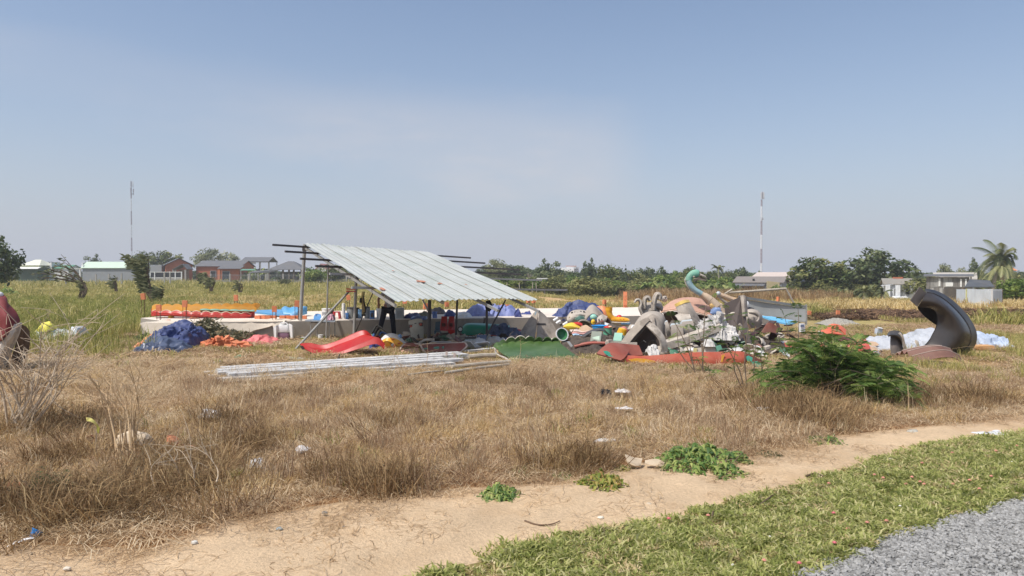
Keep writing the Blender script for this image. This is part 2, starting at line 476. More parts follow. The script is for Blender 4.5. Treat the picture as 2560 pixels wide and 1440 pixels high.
# ---- clump meshes
def blades(n,radius,h,w,lean,droop=0.35,tint=(0.2,0.8),seed=0,wind=0.0,flat=0.0,segs=2):
 r=np.random.default_rng(seed)
 a=r.uniform(0,2*PI,n);rad=radius*np.sqrt(r.uniform(0,1,n))
 bx,by=rad*np.cos(a),rad*np.sin(a)
 az=a*0.3+r.uniform(0,2*PI,n)*0.7
 H=h*r.uniform(0.45,1.0,n);Ln=H*lean*r.uniform(0.3,1.2,n)
 dx,dy=np.cos(az)*Ln-wind*H*r.uniform(.4,1,n),np.sin(az)*Ln
 wa=r.uniform(0,2*PI,n);wx,wy=np.cos(wa)*w/2,np.sin(wa)*w/2
 z0=flat*r.uniform(0,1,n)
 top=H*(1-droop*r.uniform(0.2,1,n))
 mid=np.maximum(H*0.62,top*0.8)
 V=np.stack([np.stack([bx-wx,by-wy,z0],1),np.stack([bx+wx,by+wy,z0],1),np.stack([bx+dx*.38-wx*.75,by+dy*.38-wy*.75,z0+mid],1),np.stack([bx+dx*.38+wx*.75,by+dy*.38+wy*.75,z0+mid],1),np.stack([bx+dx,by+dy,z0+top],1)],1).reshape(-1,3)
 k=np.arange(n)[:,None]*5
 F=np.concatenate([k+np.array([[0,1,3]]),k+np.array([[0,3,2]]),k+np.array([[2,3,4]])],0)
 t=np.repeat(r.uniform(tint[0],tint[1],n),5)
 return V,F,t
def straws(n,radius,L_,w,seed=0,lift=0.05,tint=(0,1)):
 r=np.random.default_rng(seed)
 x,y=r.uniform(-radius,radius,n),r.uniform(-radius,radius,n)
 a=r.uniform(0,2*PI,n);ln=L_*r.uniform(.4,1,n);z=r.uniform(0.006,lift,n);dz=r.uniform(-.3,.3,n)*lift
 dx,dy=np.cos(a)*ln/2,np.sin(a)*ln/2
 bend=r.uniform(-.25,.25,n)*ln
 mx_,my_=x-np.sin(a)*bend,y+np.cos(a)*bend
 wx,wy=-np.sin(a)*w/2,np.cos(a)*w/2
 V=np.stack([np.stack([x-dx-wx,y-dy-wy,z],1),np.stack([x-dx+wx,y-dy+wy,z],1),np.stack([mx_-wx,my_-wy,z+.01+abs(dz)],1),np.stack([mx_+wx,my_+wy,z+.01+abs(dz)],1),np.stack([x+dx-wx,y+dy-wy,np.maximum(z+dz,.004)],1),np.stack([x+dx+wx,y+dy+wy,np.maximum(z+dz,.004)],1)],1).reshape(-1,3)
 k=np.arange(n)[:,None]*6
 F=np.concatenate([k+np.array([[0,1,3]]),k+np.array([[0,3,2]]),k+np.array([[2,3,5]]),k+np.array([[2,5,4]])],0)
 return V,F,np.repeat(r.uniform(tint[0],tint[1],n),6)
DRY=leaf_mat('dry_grass_mat',[(146,120,90),(192,164,126),(218,194,156),(236,220,188)],0.40,0.7,0.24)
DRYB=leaf_mat('dry_brown_grass_mat',[(118,94,72),(160,130,100),(188,160,128),(214,194,164)],0.36,0.7,0.24)
DRYG=leaf_mat('dry_golden_grass_mat',[(158,128,82),(206,174,118),(228,200,148),(240,220,176)],0.40,0.7,0.2)
STRAW=leaf_mat('straw_mat',[(136,110,84),(180,150,114),(208,180,142),(232,212,178)],0.32,0.7,0.12)
GREENDRY=leaf_mat('green_dry_grass_mat',[(112,118,62),(152,150,82),(186,174,104),(216,200,146)],0.35,0.65,0.22)
GREEN=leaf_mat('tall_green_grass_mat',[(96,110,52),(138,146,72),(178,174,98),(212,200,138)],0.40,0.6,0.2)
BROWN=leaf_mat('brown_weed_mat',[(112,88,62),(146,118,84),(172,146,106),(190,168,128)],0.25,0.75,0.15)
GOLD=leaf_mat('golden_straw_mat',[(158,136,84),(194,170,112),(216,194,140),(230,212,168)],0.3,0.7,0.12)
LAWN=leaf_mat('lawn_mat',[(122,130,66),(160,168,92),(192,192,120),(216,208,156)],0.46,0.6,0.2)
LAWNDRY=leaf_mat('lawn_dry_mat',[(170,150,106),(204,184,138),(224,208,166)],0.3,0.7,0.15)
def frustum(n,y0,y1,s0=-0.80,s1=0.80,pad=0.6):
 """random ground points, even per square metre, over the wedge that the field view covers (with margin)"""
 y=np.sqrt(RNG.uniform(0,1,n)*(y1**2-y0**2)+y0**2)
 s=RNG.uniform(s0,s1,n)
 return s*y+np.sign(s)*pad*np.abs(s),y
def put(name,label,me,x,y,smin,smax,keep,z=None,tilt=0.12,aspect=None,group=None):
 keep=np.asarray(keep,float)*np.ones(len(x))
 for(a,b,r_)in CLEAR:keep=keep*(np.hypot(x-a,y-b)>r_)
 k=keep>RNG.uniform(0,1,len(x));x,y=x[k],y[k]
 n=len(x)
 if n==0:return
 zz=ground_h(x,y)if z is None else np.full(n,z)
 sc=RNG.uniform(smin,smax,n)
 scl=np.stack([sc,sc,sc*(RNG.uniform(.7,1.3,n)if aspect is None else(aspect[k]*RNG.uniform(.6,1.3,n)if isinstance(aspect,np.ndarray)else aspect))],1)
 rot=np.stack([RNG.normal(0,tilt,n),RNG.normal(0,tilt,n),RNG.uniform(0,2*PI,n)],1)
 scatter(name,label,me,np.stack([x,y,zz],1),rot,scl,group)
def near_edge(x,y,w=0.5):
 """0 on the path, 1 in the grass, with a ragged margin"""
 return sstep(y-yu(x)-0.55*(fbm(x*1.4,y*1.4,77)-0.45),-0.02,w)
def off_things(x,y):
 """leave the concrete platform bare"""
 front=21.3+0.275*(x+6.2)
 return((y<front-0.05)|(y>front+6.6)|(x<-11.5)|(x>15)).astype(float)
def _clear(*rows):
 out=[]
 for(pa,pb,r_)in rows:
  a,b=G(*pa),G(*pb);n=max(1,int((b-a).length/(r_*.8)))
  out+=[((a.lerp(b,i/n)).x,(a.lerp(b,i/n)).y,r_)for i in range(n+1)]
 return out
CLEAR=_clear(((1270,896),(1420,896),.35),((1265,878),(1390,872),.5),((575,930),(1140,895),.22),((560,920),(1140,880),.28),((860,920),(1275,906),.22),((870,936),(1120,930),.16),((770,880),(950,872),.35),((1510,890),(1560,896),.3),((1575,905),(1890,910),.22),((1560,880),(1850,880),.8),((1400,850),(1560,850),.9),((1010,880),(1155,878),.3),((365,866),(500,862),.5),((510,862),(615,860),.35),((2250,905),(2420,912),.75),((2190,872),(2440,884),.9),((1870,915),(1905,925),.25),((1850,935),(1900,945),.2),((60,1240),(190,1235),.28),((645,1160),(660,1165),.13),((745,1135),(768,1130),.16),((515,1036),(540,1034),.14),((310,1104),(360,1104),.16),((425,1116),(485,1116),.13),((1570,1158),(1655,1158),.12),((1485,1102),(1535,1102),.12),((50,1350),(85,1342),.1),((1890,1022),(1915,1022),.14),((1505,978),(1570,978),.14),((232,1098),(242,1098),.1),((2310,882),(2390,886),.4),((2170,860),(2330,860),.7),((2060,850),(2170,868),.5),((1300,845),(1390,845),.4),((620,852),(690,850),.3),((950,865),(1300,850),.6))
s_=lambda x,y:x/np.maximum(y,1)
for i in range(3):
 V,F,t=blades(70,0.19,(0.19,0.26,0.16)[i],0.0055,(1.1,0.8,1.7)[i],0.45,(0.05,0.95),100+i)
 me=np_mesh('dry_grass_clump',V,F,(DRY,DRYB,DRYG)[i],t)
 x,y=frustum((2300,1700,2800)[i],4.2,14.6)
 den=near_edge(x,y,0.7)*(0.10+0.90*sstep(fbm(x*0.6,y*0.6,60+7*i),0.40,0.58))*(1-0.7*sstep(s_(x,y),0.52,0.6)*sstep(y,11,13))
 put('dry_grass','brown dead grass standing in front of the scrap',me,x,y,0.5,1.2,den,None,0.28,(1.15-0.45*sstep(y,10.5,13.5)))
V,F,t=blades(7,0.10,0.62,0.004,0.6,0.15,(0.55,1),140)
me=np_mesh('dry_stalk_clump',V,F,STRAW,t)
x,y=frustum(360,6.5,13)
put('dry_stalks','pale dry grass stalks rising above the dead grass',me,x,y,0.5,1.1,near_edge(x,y,1.2)*sstep(fbm(x*0.8,y*0.8,91),0.45,0.6))
for i in range(2):
 V,F,t=straws(130,0.28,0.19,0.0038,150+i,0.06)
 me=np_mesh('matted_straw_clump',V,F,(STRAW,DRY)[i],t)
 x,y=frustum(2600,4.0,15.5)
 put('matted_straw','matted dead straw lying over the soil',me,x,y,0.7,1.3,near_edge(x,y,0.35)*0.9+0.0,None,0.05)
V,F,t=blades(110,0.24,0.34,0.007,1.3,0.6,(0,.75),155)
me=np_mesh('dead_brush_clump',V,F,BROWN,t)
sx,sy=[],[]
for(a,b,r_,n_)in((60,1280,.5,26),(230,1300,.5,22),(400,1250,.45,22),(470,1190,.4,16),(620,1120,.4,18),(560,1080,.4,10),(930,1225,.3,12),(880,1200,.3,8),(1000,1060,.4,8),(1330,1190,.35,8),(1440,1160,.3,6),(2030,1055,.5,26),(1960,1020,.5,18),(2280,1010,.5,22),(2420,1010,.7,18),(120,1080,.8,30),(250,1150,.5,16),(1250,960,.6,10),(700,1000,.6,10)):
 g=G(a,b,0)
 for _ in range(n_):sx.append(g.x+RNG.normal(0,r_*.6));sy.append(g.y+RNG.normal(0,r_*.5))
sx,sy=np.array(sx),np.array(sy)
put('dead_brush','darker tangles of dead brush among the dry grass',me,sx,sy,0.6,1.25,near_edge(sx,sy,.3),None,.25)
V,F,t=blades(26,0.10,0.22,0.012,0.9,0.3,(0.1,.8),157)
me=np_mesh('green_sprig_clump',V,F,GREEN,t)
x,y=frustum(520,5.5,15)
put('green_sprigs','sparse green sprigs showing among the dead grass',me,x,y,0.4,1.0,near_edge(x,y,.3)*sstep(fbm(x*.9,y*.9,171),.5,.64))
V,F,t=straws(26,0.22,0.16,0.004,160,0.02,(0,.5))
me=np_mesh('straw_wisp_clump',V,F,DRY,t)
x,y=frustum(3200,3.9,10)
inpath=(y>yl(x))&(y<yu(x)+0.3)
put('straw_wisps','thin wisps of straw and roots strewn on the sand',me,x,y,0.5,1.2,inpath*(0.12+0.9*sstep(fbm(x*1.1,y*1.1,201),0.45,0.62)*sstep(y-yl(x),0.3,1.0)),0.04,0.03)
V,F,t=straws(110,0.45,0.28,0.011,170,0.06)
me=np_mesh('trampled_straw_clump',V,F,STRAW,t)
x,y=frustum(3000,13.8,30)
put('trampled_straw','trampled straw on the ground around the scrap',me,x,y,0.7,1.3,off_things(x,y)*0.9,None,0.04)
V,F,t=blades(80,0.32,0.13,0.012,0.9,0.4,(0.2,1),175)
me=np_mesh('short_grass_clump',V,F,GREENDRY,t)
x,y=frustum(3400,13.5,30)
put('short_grass','short yellowing grass in the yard',me,x,y,0.6,1.2,off_things(x,y)*(0.2+0.8*sstep(fbm(x*.5,y*.5,33),.4,.6)))
for i in range(2):
 V,F,t=blades(60,0.36,(1.0,0.75)[i],0.017,(0.55,0.8)[i],0.55,(0.1,0.95),180+i,0.12)
 me=np_mesh('tall_grass_clump',V,F,(GREEN,GREENDRY)[i],t)
 x,y=frustum(2600,13.0,52,-0.86,-0.36)
 sl=s_(x,y)-0.03*(fbm(x*.3,y*.3,8)-.5)
 den=(1-sstep(sl,-0.56+0.10*sstep(y,19,25),-0.47+0.10*sstep(y,22,30)))*sstep(y,15.5,19)*off_things(x,y)
 put('tall_grass','tall green grass arching over left of the platform',me,x,y,0.45,0.85,den*0.85)
V,F,t=blades(70,0.30,0.42,0.010,0.8,0.5,(0.2,1),190)
me=np_mesh('yellow_grass_clump',V,F,GREENDRY,t)
x,y=frustum(900,10.5,22,0.40,0.86)
put('yellow_grass','yellow green grass growing round the fallen sheets',me,x,y,0.4,0.9,sstep(y+2*(fbm(x*.7,y*.7,5)-.5),11.5,13.5)*sstep(s_(x,y),0.46,0.55)*0.8)
for i in range(2):
 V,F,t=blades(120,0.75,(0.42,0.55)[i],0.03,(0.7,1.0)[i],0.5,(0.15,1),200+i,0.15)
 me=np_mesh('field_grass_clump',V,F,GREENDRY,t)
 x,y=frustum(5200,26.5,95)
 s=s_(x,y);n=fbm(x*.12,y*.2,71)
 sand=sstep(s,0.0,0.03)*sstep(y,42,52)*(1-sstep(y,80,88))
 burnt=sstep(s,0.40,0.46)*sstep(y,28,30)*(1-sstep(y,60,70))
 den=off_things(x,y)*(1-0.93*sand)*(1-burnt)*(0.35+0.65*sstep(n,.3,.6))
 put('field_grass','yellow green grass covering the open field',me,x,y,0.6,1.2,den)
V,F,t=blades(130,0.8,0.6,0.03,0.9,0.6,(0.1,1),210,0.5)
me=np_mesh('golden_grass_clump',V,F,GOLD,t)
x,y=frustum(2600,29,60,-0.5,0.45)
put('golden_grass','golden wind laid grass behind the concrete platform',me,x,y,0.5,1.0,off_things(x,y)*sstep(fbm(x*.16,y*.2,88),.44,.6)*(1-0.8*sstep(s_(x,y),0.02,0.06)*sstep(y,44,52)))
x,y=frustum(1100,38,64,0.38,0.95)
put('golden_grass','golden straw bank beyond the burnt strip',me,x,y,0.6,1.2,sstep(y,39,43)*(1-sstep(y,54,60))*sstep(s_(x,y),0.40,0.46))
V,F,t=straws(90,0.6,0.4,0.03,220,0.1,(0,1))
me=np_mesh('burnt_stubble_clump',V,F,leaf_mat('burnt_mat',[(66,50,40),(106,80,60),(158,126,92)],0.1,.8),t)
x,y=frustum(900,29,41,0.38,0.95)
put('burnt_stubble','dark burnt stubble in the strip behind the black slide',me,x,y,0.7,1.3,sstep(s_(x,y),0.39,0.45)*sstep(y,29,31)*(1-sstep(y,37,40)))
V,F,t=blades(160,0.9,1.5,0.04,0.4,0.3,(0,1),230)
me=np_mesh('brown_weed_clump',V,F,BROWN,t)
x,y=frustum(2600,62,112,-0.04,0.55)
s=s_(x,y)
den=(sstep(s,0.14,0.19)*(1-sstep(s,0.40,0.46)))*sstep(y,66,74)*(0.4+.6*sstep(fbm(x*.1,y*.1,9),.35,.6))
put('brown_weeds','tall brown dried weeds in front of the banana trees',me,x,y,0.5,1.1,den)
V,F,t=blades(120,2.2,0.9,0.09,0.6,0.4,(0.1,1),240)
me=np_mesh('far_grass_clump',V,F,GREENDRY,t)
x,y=frustum(4200,92,200,-0.85,0.85)
put('far_grass','pale grass on the far side of the field',me,x,y,0.6,1.1,(0.4+.6*sstep(fbm(x*.05,y*.05,6),.4,.6))*(1-.6*sstep(s_(x,y),.02,.1)))
for i in range(3):
 V,F,t=blades(44,0.075,(0.045,0.05,0.045)[i],(0.017,0.012,0.014)[i],(1.7,1.3,1.8)[i],0.3,(0.0,1),300+i)
 me=np_mesh('lawn_clump',V,F,(LAWN,LAWN,LAWNDRY)[i],t)
 n=(7500,5000,4200)[i]
 x=RNG.uniform(-3,8.5,n);y=yr(x)+RNG.uniform(-0.1,1,n)*(yl(x)-yr(x)+0.12)
 nn=fbm(x*1.6,y*1.6,310)
 edge=sstep(yl(x)+0.12*(fbm(x*4,y*4,12)-.4)-y,-0.06,0.1)*sstep(y-yr(x)-0.12*(fbm(x*3,y*3,14)-.3),-0.1,0.1)
 den=edge*((0.25+.75*sstep(nn,.33,.52))if i<2 else(0.15+.85*sstep(nn,.5,.68)))
 put('lawn',('low leafy green ground cover between path and road','fine green grass blades in the strip between path and road','dried blades among the green strip by the road')[i],me,x,y,0.6,1.25,den,0.012)
stone_m=mat('road_stone_mat',(150,149,146),0.8,0.34,18,0.3,(206,200,188),0,0.4,60,0.3,None,0.42)
def stone_mesh(seed,flat=0.55):
 bm=bmesh.new();bmesh.ops.create_icosphere(bm,subdivisions=1,radius=1)
 r=random.Random(seed)
 for v in bm.verts:v.co*=r.uniform(.65,1.15);v.co.z*=flat;v.co.x*=1.25
 me=bpy.data.meshes.new('stone');bm.to_mesh(me);bm.free();me.materials.append(stone_m);return me
for i in range(4):
 n=8500
 x=RNG.uniform(0.3,7.5,n);y=yr(x)-np.abs(RNG.normal(0,0.9,n))+0.03
 put('gravel','crushed grey stones covering the road',stone_mesh(400+i),x,y,0.005,0.019,(y>2.6).astype(float),0.023,0.4,1.0)
x,y=frustum(1500,3.9,10);inpath=((y>yl(x))&(y<yu(x)+0.4)).astype(float)
peb_m=mat('pebble_mat',(196,178,150),0.9,0.2,20,0,rnd=0.25)
pm=stone_mesh(410,.5);pm.materials.clear();pm.materials.append(peb_m)
put('pebbles','small pale pebbles on the sandy path',pm,x,y,0.004,0.012,inpath*0.6,0.022,0.3,1.0)
# ---------- trees and bushes
def crown_mesh(name,seed,n_clump,per,leaf,material,rad=(0.5,0.5,0.38),zc=0.62,clump_r=0.17,hollow=0.55,droop=0.0,aspect=1.6,low=0.12):
 r=np.random.default_rng(seed)
 d=r.normal(size=(n_clump,3));d/=np.linalg.norm(d,axis=1,keepdims=True)
 rr=(hollow+(1-hollow)*r.uniform(0,1,n_clump))*r.uniform(.78,1.12,n_clump)
 C=d*rr[:,None]*np.array(rad)+np.array([0,0,zc])
 C[:,2]=np.maximum(C[:,2],low)
 ct=r.uniform(0.1,0.9,n_clump);cs=r.uniform(.6,1.25,n_clump)*clump_r
 n=n_clump*per
 ci=np.repeat(np.arange(n_clump),per)
 q=r.normal(size=(n,3));q/=np.linalg.norm(q,axis=1,keepdims=True)
 q*=(r.uniform(0.25,1,n)**.5)[:,None]
 pos=C[ci]+q*cs[ci][:,None]*np.array([1,1,.72])
 nrm=q+np.array([0,0,.7])+r.normal(size=(n,3))*.55
 nrm/=np.linalg.norm(nrm,axis=1,keepdims=True)
 t=np.cross(nrm,r.normal(size=(n,3)));t/=np.linalg.norm(t,axis=1,keepdims=True)
 t[:,2]-=droop;t/=np.linalg.norm(t,axis=1,keepdims=True)
 b=np.cross(nrm,t)
 s=leaf*r.uniform(.55,1.25,n)[:,None]
 V=np.stack([pos-t*s*aspect*.5,pos+b*s*.42,pos+t*s*aspect*.5,pos-b*s*.42],1).reshape(-1,3)
 F=np.arange(n*4).reshape(-1,4)
 tint=np.repeat(np.clip(ct[ci]+r.normal(0,.16,n),0,1),4)
 return np_mesh(name,V,F,material,tint)
def trunk_mesh(name,seed,material,r0=0.03,h=0.6,limbs=6,spread=0.36):
 rr=random.Random(seed);mb=MB()
 top=Vector((rr.uniform(-.05,.05),rr.uniform(-.05,.05),h))
 mb.tube([(0,0,-0.03),(rr.uniform(-.02,.02),rr.uniform(-.02,.02),h*.4),top],[r0*1.25,r0*.85,r0*.4],7)
 for i in range(limbs):
  a=2*PI*i/limbs+rr.uniform(-.4,.4);z0=h*rr.uniform(.3,.8)
  e=Vector((math.cos(a)*spread*rr.uniform(.6,1.1),math.sin(a)*spread*rr.uniform(.6,1.1),z0+rr.uniform(.15,.35)))
  mb.tube([(0,0,z0),e*.5+Vector((0,0,z0*.45)),e],[r0*.5,r0*.34,r0*.12],5)
 return mb.mesh(name,material)
BARK=mat('bark_mat',(122,108,92),0.9,0.3,9,0.2,rnd=0.15)
PALEBARK=mat('pale_bark_mat',(176,166,150),0.9,0.25,9,0.2)
MANGO=leaf_mat('mango_leaf_mat',[(62,78,38),(94,108,54),(126,132,74),(162,156,98)],0.34,0.5,0.10,spec=.4)
DARKLEAF=leaf_mat('dark_leaf_mat',[(56,70,46),(80,94,58),(104,116,76),(134,140,98)],0.34,0.55,0.10)
PALELEAF=leaf_mat('pale_leaf_mat',[(96,104,72),(128,134,96),(160,162,124),(188,188,152)],0.35,0.6,0.10)
OLIVE=leaf_mat('olive_leaf_mat',[(86,92,52),(114,118,70),(140,140,86),(166,162,106)],0.32,0.6,0.12)
FRESH=leaf_mat('fresh_leaf_mat',[(76,100,44),(106,128,58),(136,152,74),(168,176,98)],0.38,0.5,0.12)
BANANA=leaf_mat('banana_leaf_mat',[(78,102,50),(108,130,66),(140,154,84),(176,180,114)],0.42,0.45,0.14,spec=.4)
PALMLEAF=leaf_mat('palm_leaf_mat',[(66,76,46),(94,104,64),(126,130,84),(162,160,108)],0.3,0.5,0.10,spec=.4)
CROWNS={'mango':[crown_mesh('crown',500+i,90,34,0.062,MANGO,(.5,.5,.40),.60,.15,.62)for i in range(3)],'dark':[crown_mesh('crown',510+i,70,32,0.062,DARKLEAF,(.5,.5,.42),.58,.16,.55)for i in range(3)],'pale':[crown_mesh('crown',520+i,56,30,0.060,PALELEAF,(.44,.44,.40),.60,.15,.5,.5)for i in range(3)],'olive':[crown_mesh('crown',530+i,80,30,0.055,OLIVE,(.52,.52,.40),.46,.17,.45,0,1.4,.06)for i in range(3)],'fresh':[crown_mesh('crown',540+i,70,30,0.075,FRESH,(.52,.52,.40),.46,.17,.45,.2,1.5,.06)for i in range(3)],'conifer':[],}
def cone_crown(seed):
 r=np.random.default_rng(seed);n=2200
 z=0.12+.88*(1-np.sqrt(r.uniform(0,1,n)));lay=np.round(z*9)/9+r.normal(0,.018,n)
 rad=.42*(1.05-lay)*np.sqrt(r.uniform(.05,1,n));a=r.uniform(0,2*PI,n)
 pos=np.stack([rad*np.cos(a),rad*np.sin(a),lay-rad*.2],1)
 t=np.stack([np.cos(a),np.sin(a),-0.45+r.normal(0,.3,n)],1);t/=np.linalg.norm(t,axis=1,keepdims=True)
 b=np.stack([-np.sin(a),np.cos(a),r.normal(0,.4,n)],1);s=(.05*r.uniform(.6,1.3,n))[:,None]
 V=np.stack([pos-t*s,pos+b*s*.4,pos+t*s,pos-b*s*.4],1).reshape(-1,3)
 return np_mesh('crown',V,np.arange(n*4).reshape(-1,4),DARKLEAF,np.repeat(r.uniform(0,.8,n),4))
CROWNS['conifer']=[cone_crown(i)for i in(1,2)]
TRUNKS=[trunk_mesh('trunk',600+i,BARK)for i in range(3)]
LOWTRUNKS=[trunk_mesh('trunk',610+i,BARK,0.02,0.35,7,0.30)for i in range(2)]
PALETRUNKS=[trunk_mesh('trunk',620+i,PALEBARK,0.026,0.7,6,.26)for i in range(2)]
def tree(name,kind,px,d,top,wpx,label,group=None,cat='tree',seed=0,base=None,depth=1.0):
 g=P(px,700,d);gz=float(ground_h(g.x,d))if base is None else base
 t=T(name,label,cat,at=(g.x,d,gz),group=group)
 h=P(px,top,d).z-gz;w=wpx*d/FPX
 o=t.root();rr=random.Random(seed*7+int(px))
 o.scale=(w,w*depth,h);o.rotation_euler.z=rr.uniform(0,2*PI)
 cs=CROWNS[kind]
 low=kind in('olive','fresh')
 tr=(PALETRUNKS if kind=='pale' else LOWTRUNKS if low else TRUNKS)
 t.part('trunk',tr[rr.randrange(len(tr))],None)
 t.part('crown',cs[rr.randrange(len(cs))],None)
 return o
tree('dark_tree','dark',-12,70,596,118,'dark bushy tree cut off by the picture edge beside the cream roof')
tree('round_tree','dark',128,190,650,52,'small dark round tree between the cream roof and the green roof')
tree('round_tree','dark',234,200,639,44,'thin dark tree showing above the long pale green hall roof')
tree('leafy_tree','mango',357,205,633,70,'leafy tree behind the wind bent shrub by the mast')
tree('leafy_tree','mango',420,212,628,74,'leafy tree rising behind the left gable of the brick house')
tree('pale_tree','pale',524,225,618,78,'tallest pale green tree behind the brick house ridge')
tree('pale_tree','pale',572,230,629,66,'lower pale green tree next to the tallest one behind the brick house')
tree('leafy_tree','fresh',785,150,660,62,'bright leafy tree right of the pavilion behind the mesh fence')
tree('leafy_tree','mango',835,160,662,66,'dark leafy tree partly hidden by the shed purlins')
tree('round_tree','dark',655,215,668,80,'dark tree under the raised steel roof')
tree('round_tree','dark',1207,210,664,40,'small dark tree left of the feathery tree beyond the roof edge')
tree('feathery_tree','pale',1240,150,645,62,'feathery pale tree standing tallest beyond the right roof edge')
tree('leafy_tree','mango',1285,170,676,60,'low leafy tree right of the feathery tree')
tree('big_round_tree','dark',1371,130,652,68,'big round dark tree left of the white tower block')
tree('olive_bush','olive',1392,98,680,76,'olive green bush beside the white canopy',cat='bush')
tree('olive_bush','olive',1476,94,682,120,'wide olive bush in front of the white tower block',cat='bush')
tree('round_tree','dark',1473,140,651,46,'dark dome shaped tree right of the white tower block')
tree('leafy_tree','mango',1522,120,666,66,'spreading leafy tree next to the dome shaped tree')
tree('conical_tree','conifer',1564,125,664,34,'narrow conical dark tree in the middle of the tree line')
tree('conical_tree','conifer',1592,150,672,28,'smaller conical tree right of the narrow conical one')
tree('round_tree','dark',1632,150,671,56,'dark tree behind the banana grove')
tree('round_tree','dark',1712,160,672,34,'small dark dome behind the swan neck')
tree('leafy_tree','fresh',1662,104,680,74,'light green bushy tree above the banana grove',cat='tree')
tree('leafy_tree','fresh',1895,135,667,60,'bright green tree at the foot of the striped mast')
tree('round_tree','dark',1852,140,672,48,'dull green tree between palm and bright green tree')
tree('mango_tree','mango',2044,92,644,134,'large mango tree with yellowish crown right of the tin roof houses')
tree('mango_tree','dark',2208,96,626,168,'largest dark green tree of the right tree line',depth=.9)
tree('leafy_tree','mango',2128,100,664,124,'lower dark leafy tree joining the two largest trees')
tree('olive_bush','olive',2310,84,682,104,'leafy olive bush overhanging the white ruined house',cat='bush')
tree('round_tree','pale',2362,140,656,44,'grey green tree behind the weathered plank shack')
tree('round_tree','pale',2398,150,664,30,'smaller grey green tree behind the weathered plank shack')
tree('round_tree','dark',2434,120,650,44,'dark round tree left of the coconut palm')
tree('leafy_tree','fresh',2546,62,690,96,'dense green bush right of the zinc enclosure',cat='bush')
tree('leafy_tree','olive',2530,110,676,60,'dull bushy tree behind the coconut palm',cat='tree')
rb=random.Random(5)
for i in range(34):
 px=1180+i*42+rb.uniform(-14,14)
 if 2205<px<2300:continue
 k=rb.choice(['olive','fresh','olive','fresh','mango'])
 tree('line_bush',k,px,rb.uniform(104,124),rb.uniform(680,696),rb.uniform(74,112),'low green bush in the unbroken tree line across the field','bushes of the tree line','bush',i)
for i in range(10):
 px=2010+i*34+rb.uniform(-8,8)
 if 2215<px<2300:continue
 tree('hedge_bush',rb.choice(['fresh','olive']),px,rb.uniform(86,92),rb.uniform(698,714),rb.uniform(56,84),'low bush at the foot of the large right hand trees','bushes under the large trees','bush',60+i)
for i in range(12):
 px=rb.choice([20,60,140,175,330,350,610,640,700,770,810,850])+rb.uniform(-8,8)
 tree('garden_bush',rb.choice(['olive','fresh','mango']),px,rb.uniform(172,182),rb.uniform(682,694),rb.uniform(24,44),'small garden bush among the houses behind the fence','garden bushes by the houses','bush',90+i)
for i in range(18):
 px=1400+i*36+rb.uniform(-12,12)
 if 1895<px<1990:continue
 tree('line_tree',rb.choice(['dark','mango','fresh','dark']),px,rb.uniform(126,142),rb.uniform(668,681),rb.uniform(46,70),'middling dark tree rising behind the bushes of the tree line','trees behind the tree line bushes','tree',200+i)
x,y=frustum(900,150,230,-0.02,0.86)
scatter('far_woods','far wood closing the horizon behind the tree line',CROWNS['dark'][0],np.stack([x,y,ground_h(x,y)],1),np.stack([0*x,0*x,RNG.uniform(0,6.3,len(x))],1),np.stack([RNG.uniform(5,9,len(x))]*2+[RNG.uniform(3.0,4.6,len(x))],1))
x,y=frustum(240,235,320,-0.86,0.0)
scatter('far_woods','low far wood behind the houses',CROWNS['dark'][1],np.stack([x,y,ground_h(x,y)],1),np.stack([0*x,0*x,RNG.uniform(0,6.3,len(x))],1),np.stack([RNG.uniform(6,10,len(x))]*2+[RNG.uniform(2.6,4.2,len(x))],1))
def leaf_strip(V,F,TI,base,az,L_,w,rise,droop,tint,n=6,fold=0.25,tear=None):
 """broad arching leaf with a folded midrib"""
 b0=len(V);ca,sa=math.cos(az),math.sin(az)
 for i in range(n+1):
  t=i/n;r_=L_*(t*(1-.25*t));z=L_*(rise*t-droop*t*t)
  ww=w*math.sin(PI*min(1,.12+.88*t)**.8)*(1 if t<1 else .2)
  c=base+Vector((ca*r_,sa*r_,z))
  V+=[c+Vector((-sa,ca,0))*ww*.5+Vector((0,0,-fold*ww*.5)),c,c+Vector((sa,-ca,0))*ww*.5+Vector((0,0,-fold*ww*.5))]
  TI+=[tint]*3
 for i in range(n):
  a=b0+i*3
  F+=[(a,a+1,a+4,a+3),(a+1,a+2,a+5,a+4)]
def banana_mesh(seed):
 r=random.Random(seed);V,F,TI=[],[],[]
 for i in range(9):
  leaf_strip(V,F,TI,Vector((0,0,.40+.05*r.random())),2*PI*i/9*2.4+r.uniform(-.4,.4),r.uniform(.42,.62),r.uniform(.13,.17),r.uniform(.6,1.5),r.uniform(.5,1.3),r.uniform(.1,1))
 return np_mesh('leaves',np.array([tuple(v)for v in V]),np.array(F),BANANA,TI,True)
BAN=[banana_mesh(i)for i in range(4)]
BANSTEM=MB().tube([(0,0,-.03),(.01,0,.25),(0,.01,.45)],[.045,.036,.02],7).mesh('stem',mat('banana_stem_mat',(150,146,96),.8,.3,12))
def banana(px,d,top,label,group,base=None):
 g=P(px,700,d);gz=float(ground_h(g.x,d));h=P(px,top,d).z-gz
 t=T('banana_plant',label,'banana plant',at=(g.x,d,gz),group=group);o=t.root()
 rr=random.Random(int(px*3));o.scale=(h*1.05,h*1.05,h);o.rotation_euler.z=rr.uniform(0,6.28)
 t.part('stem',BANSTEM,None);t.part('leaves',BAN[rr.randrange(4)],None)
for px in(1600,1622,1640,1660,1676,1694,1716,1738):banana(px+rb.uniform(-5,5),rb.uniform(92,100),rb.uniform(684,694),'banana plant in the grove left of the swan neck','bananas of the grove behind the scrap')
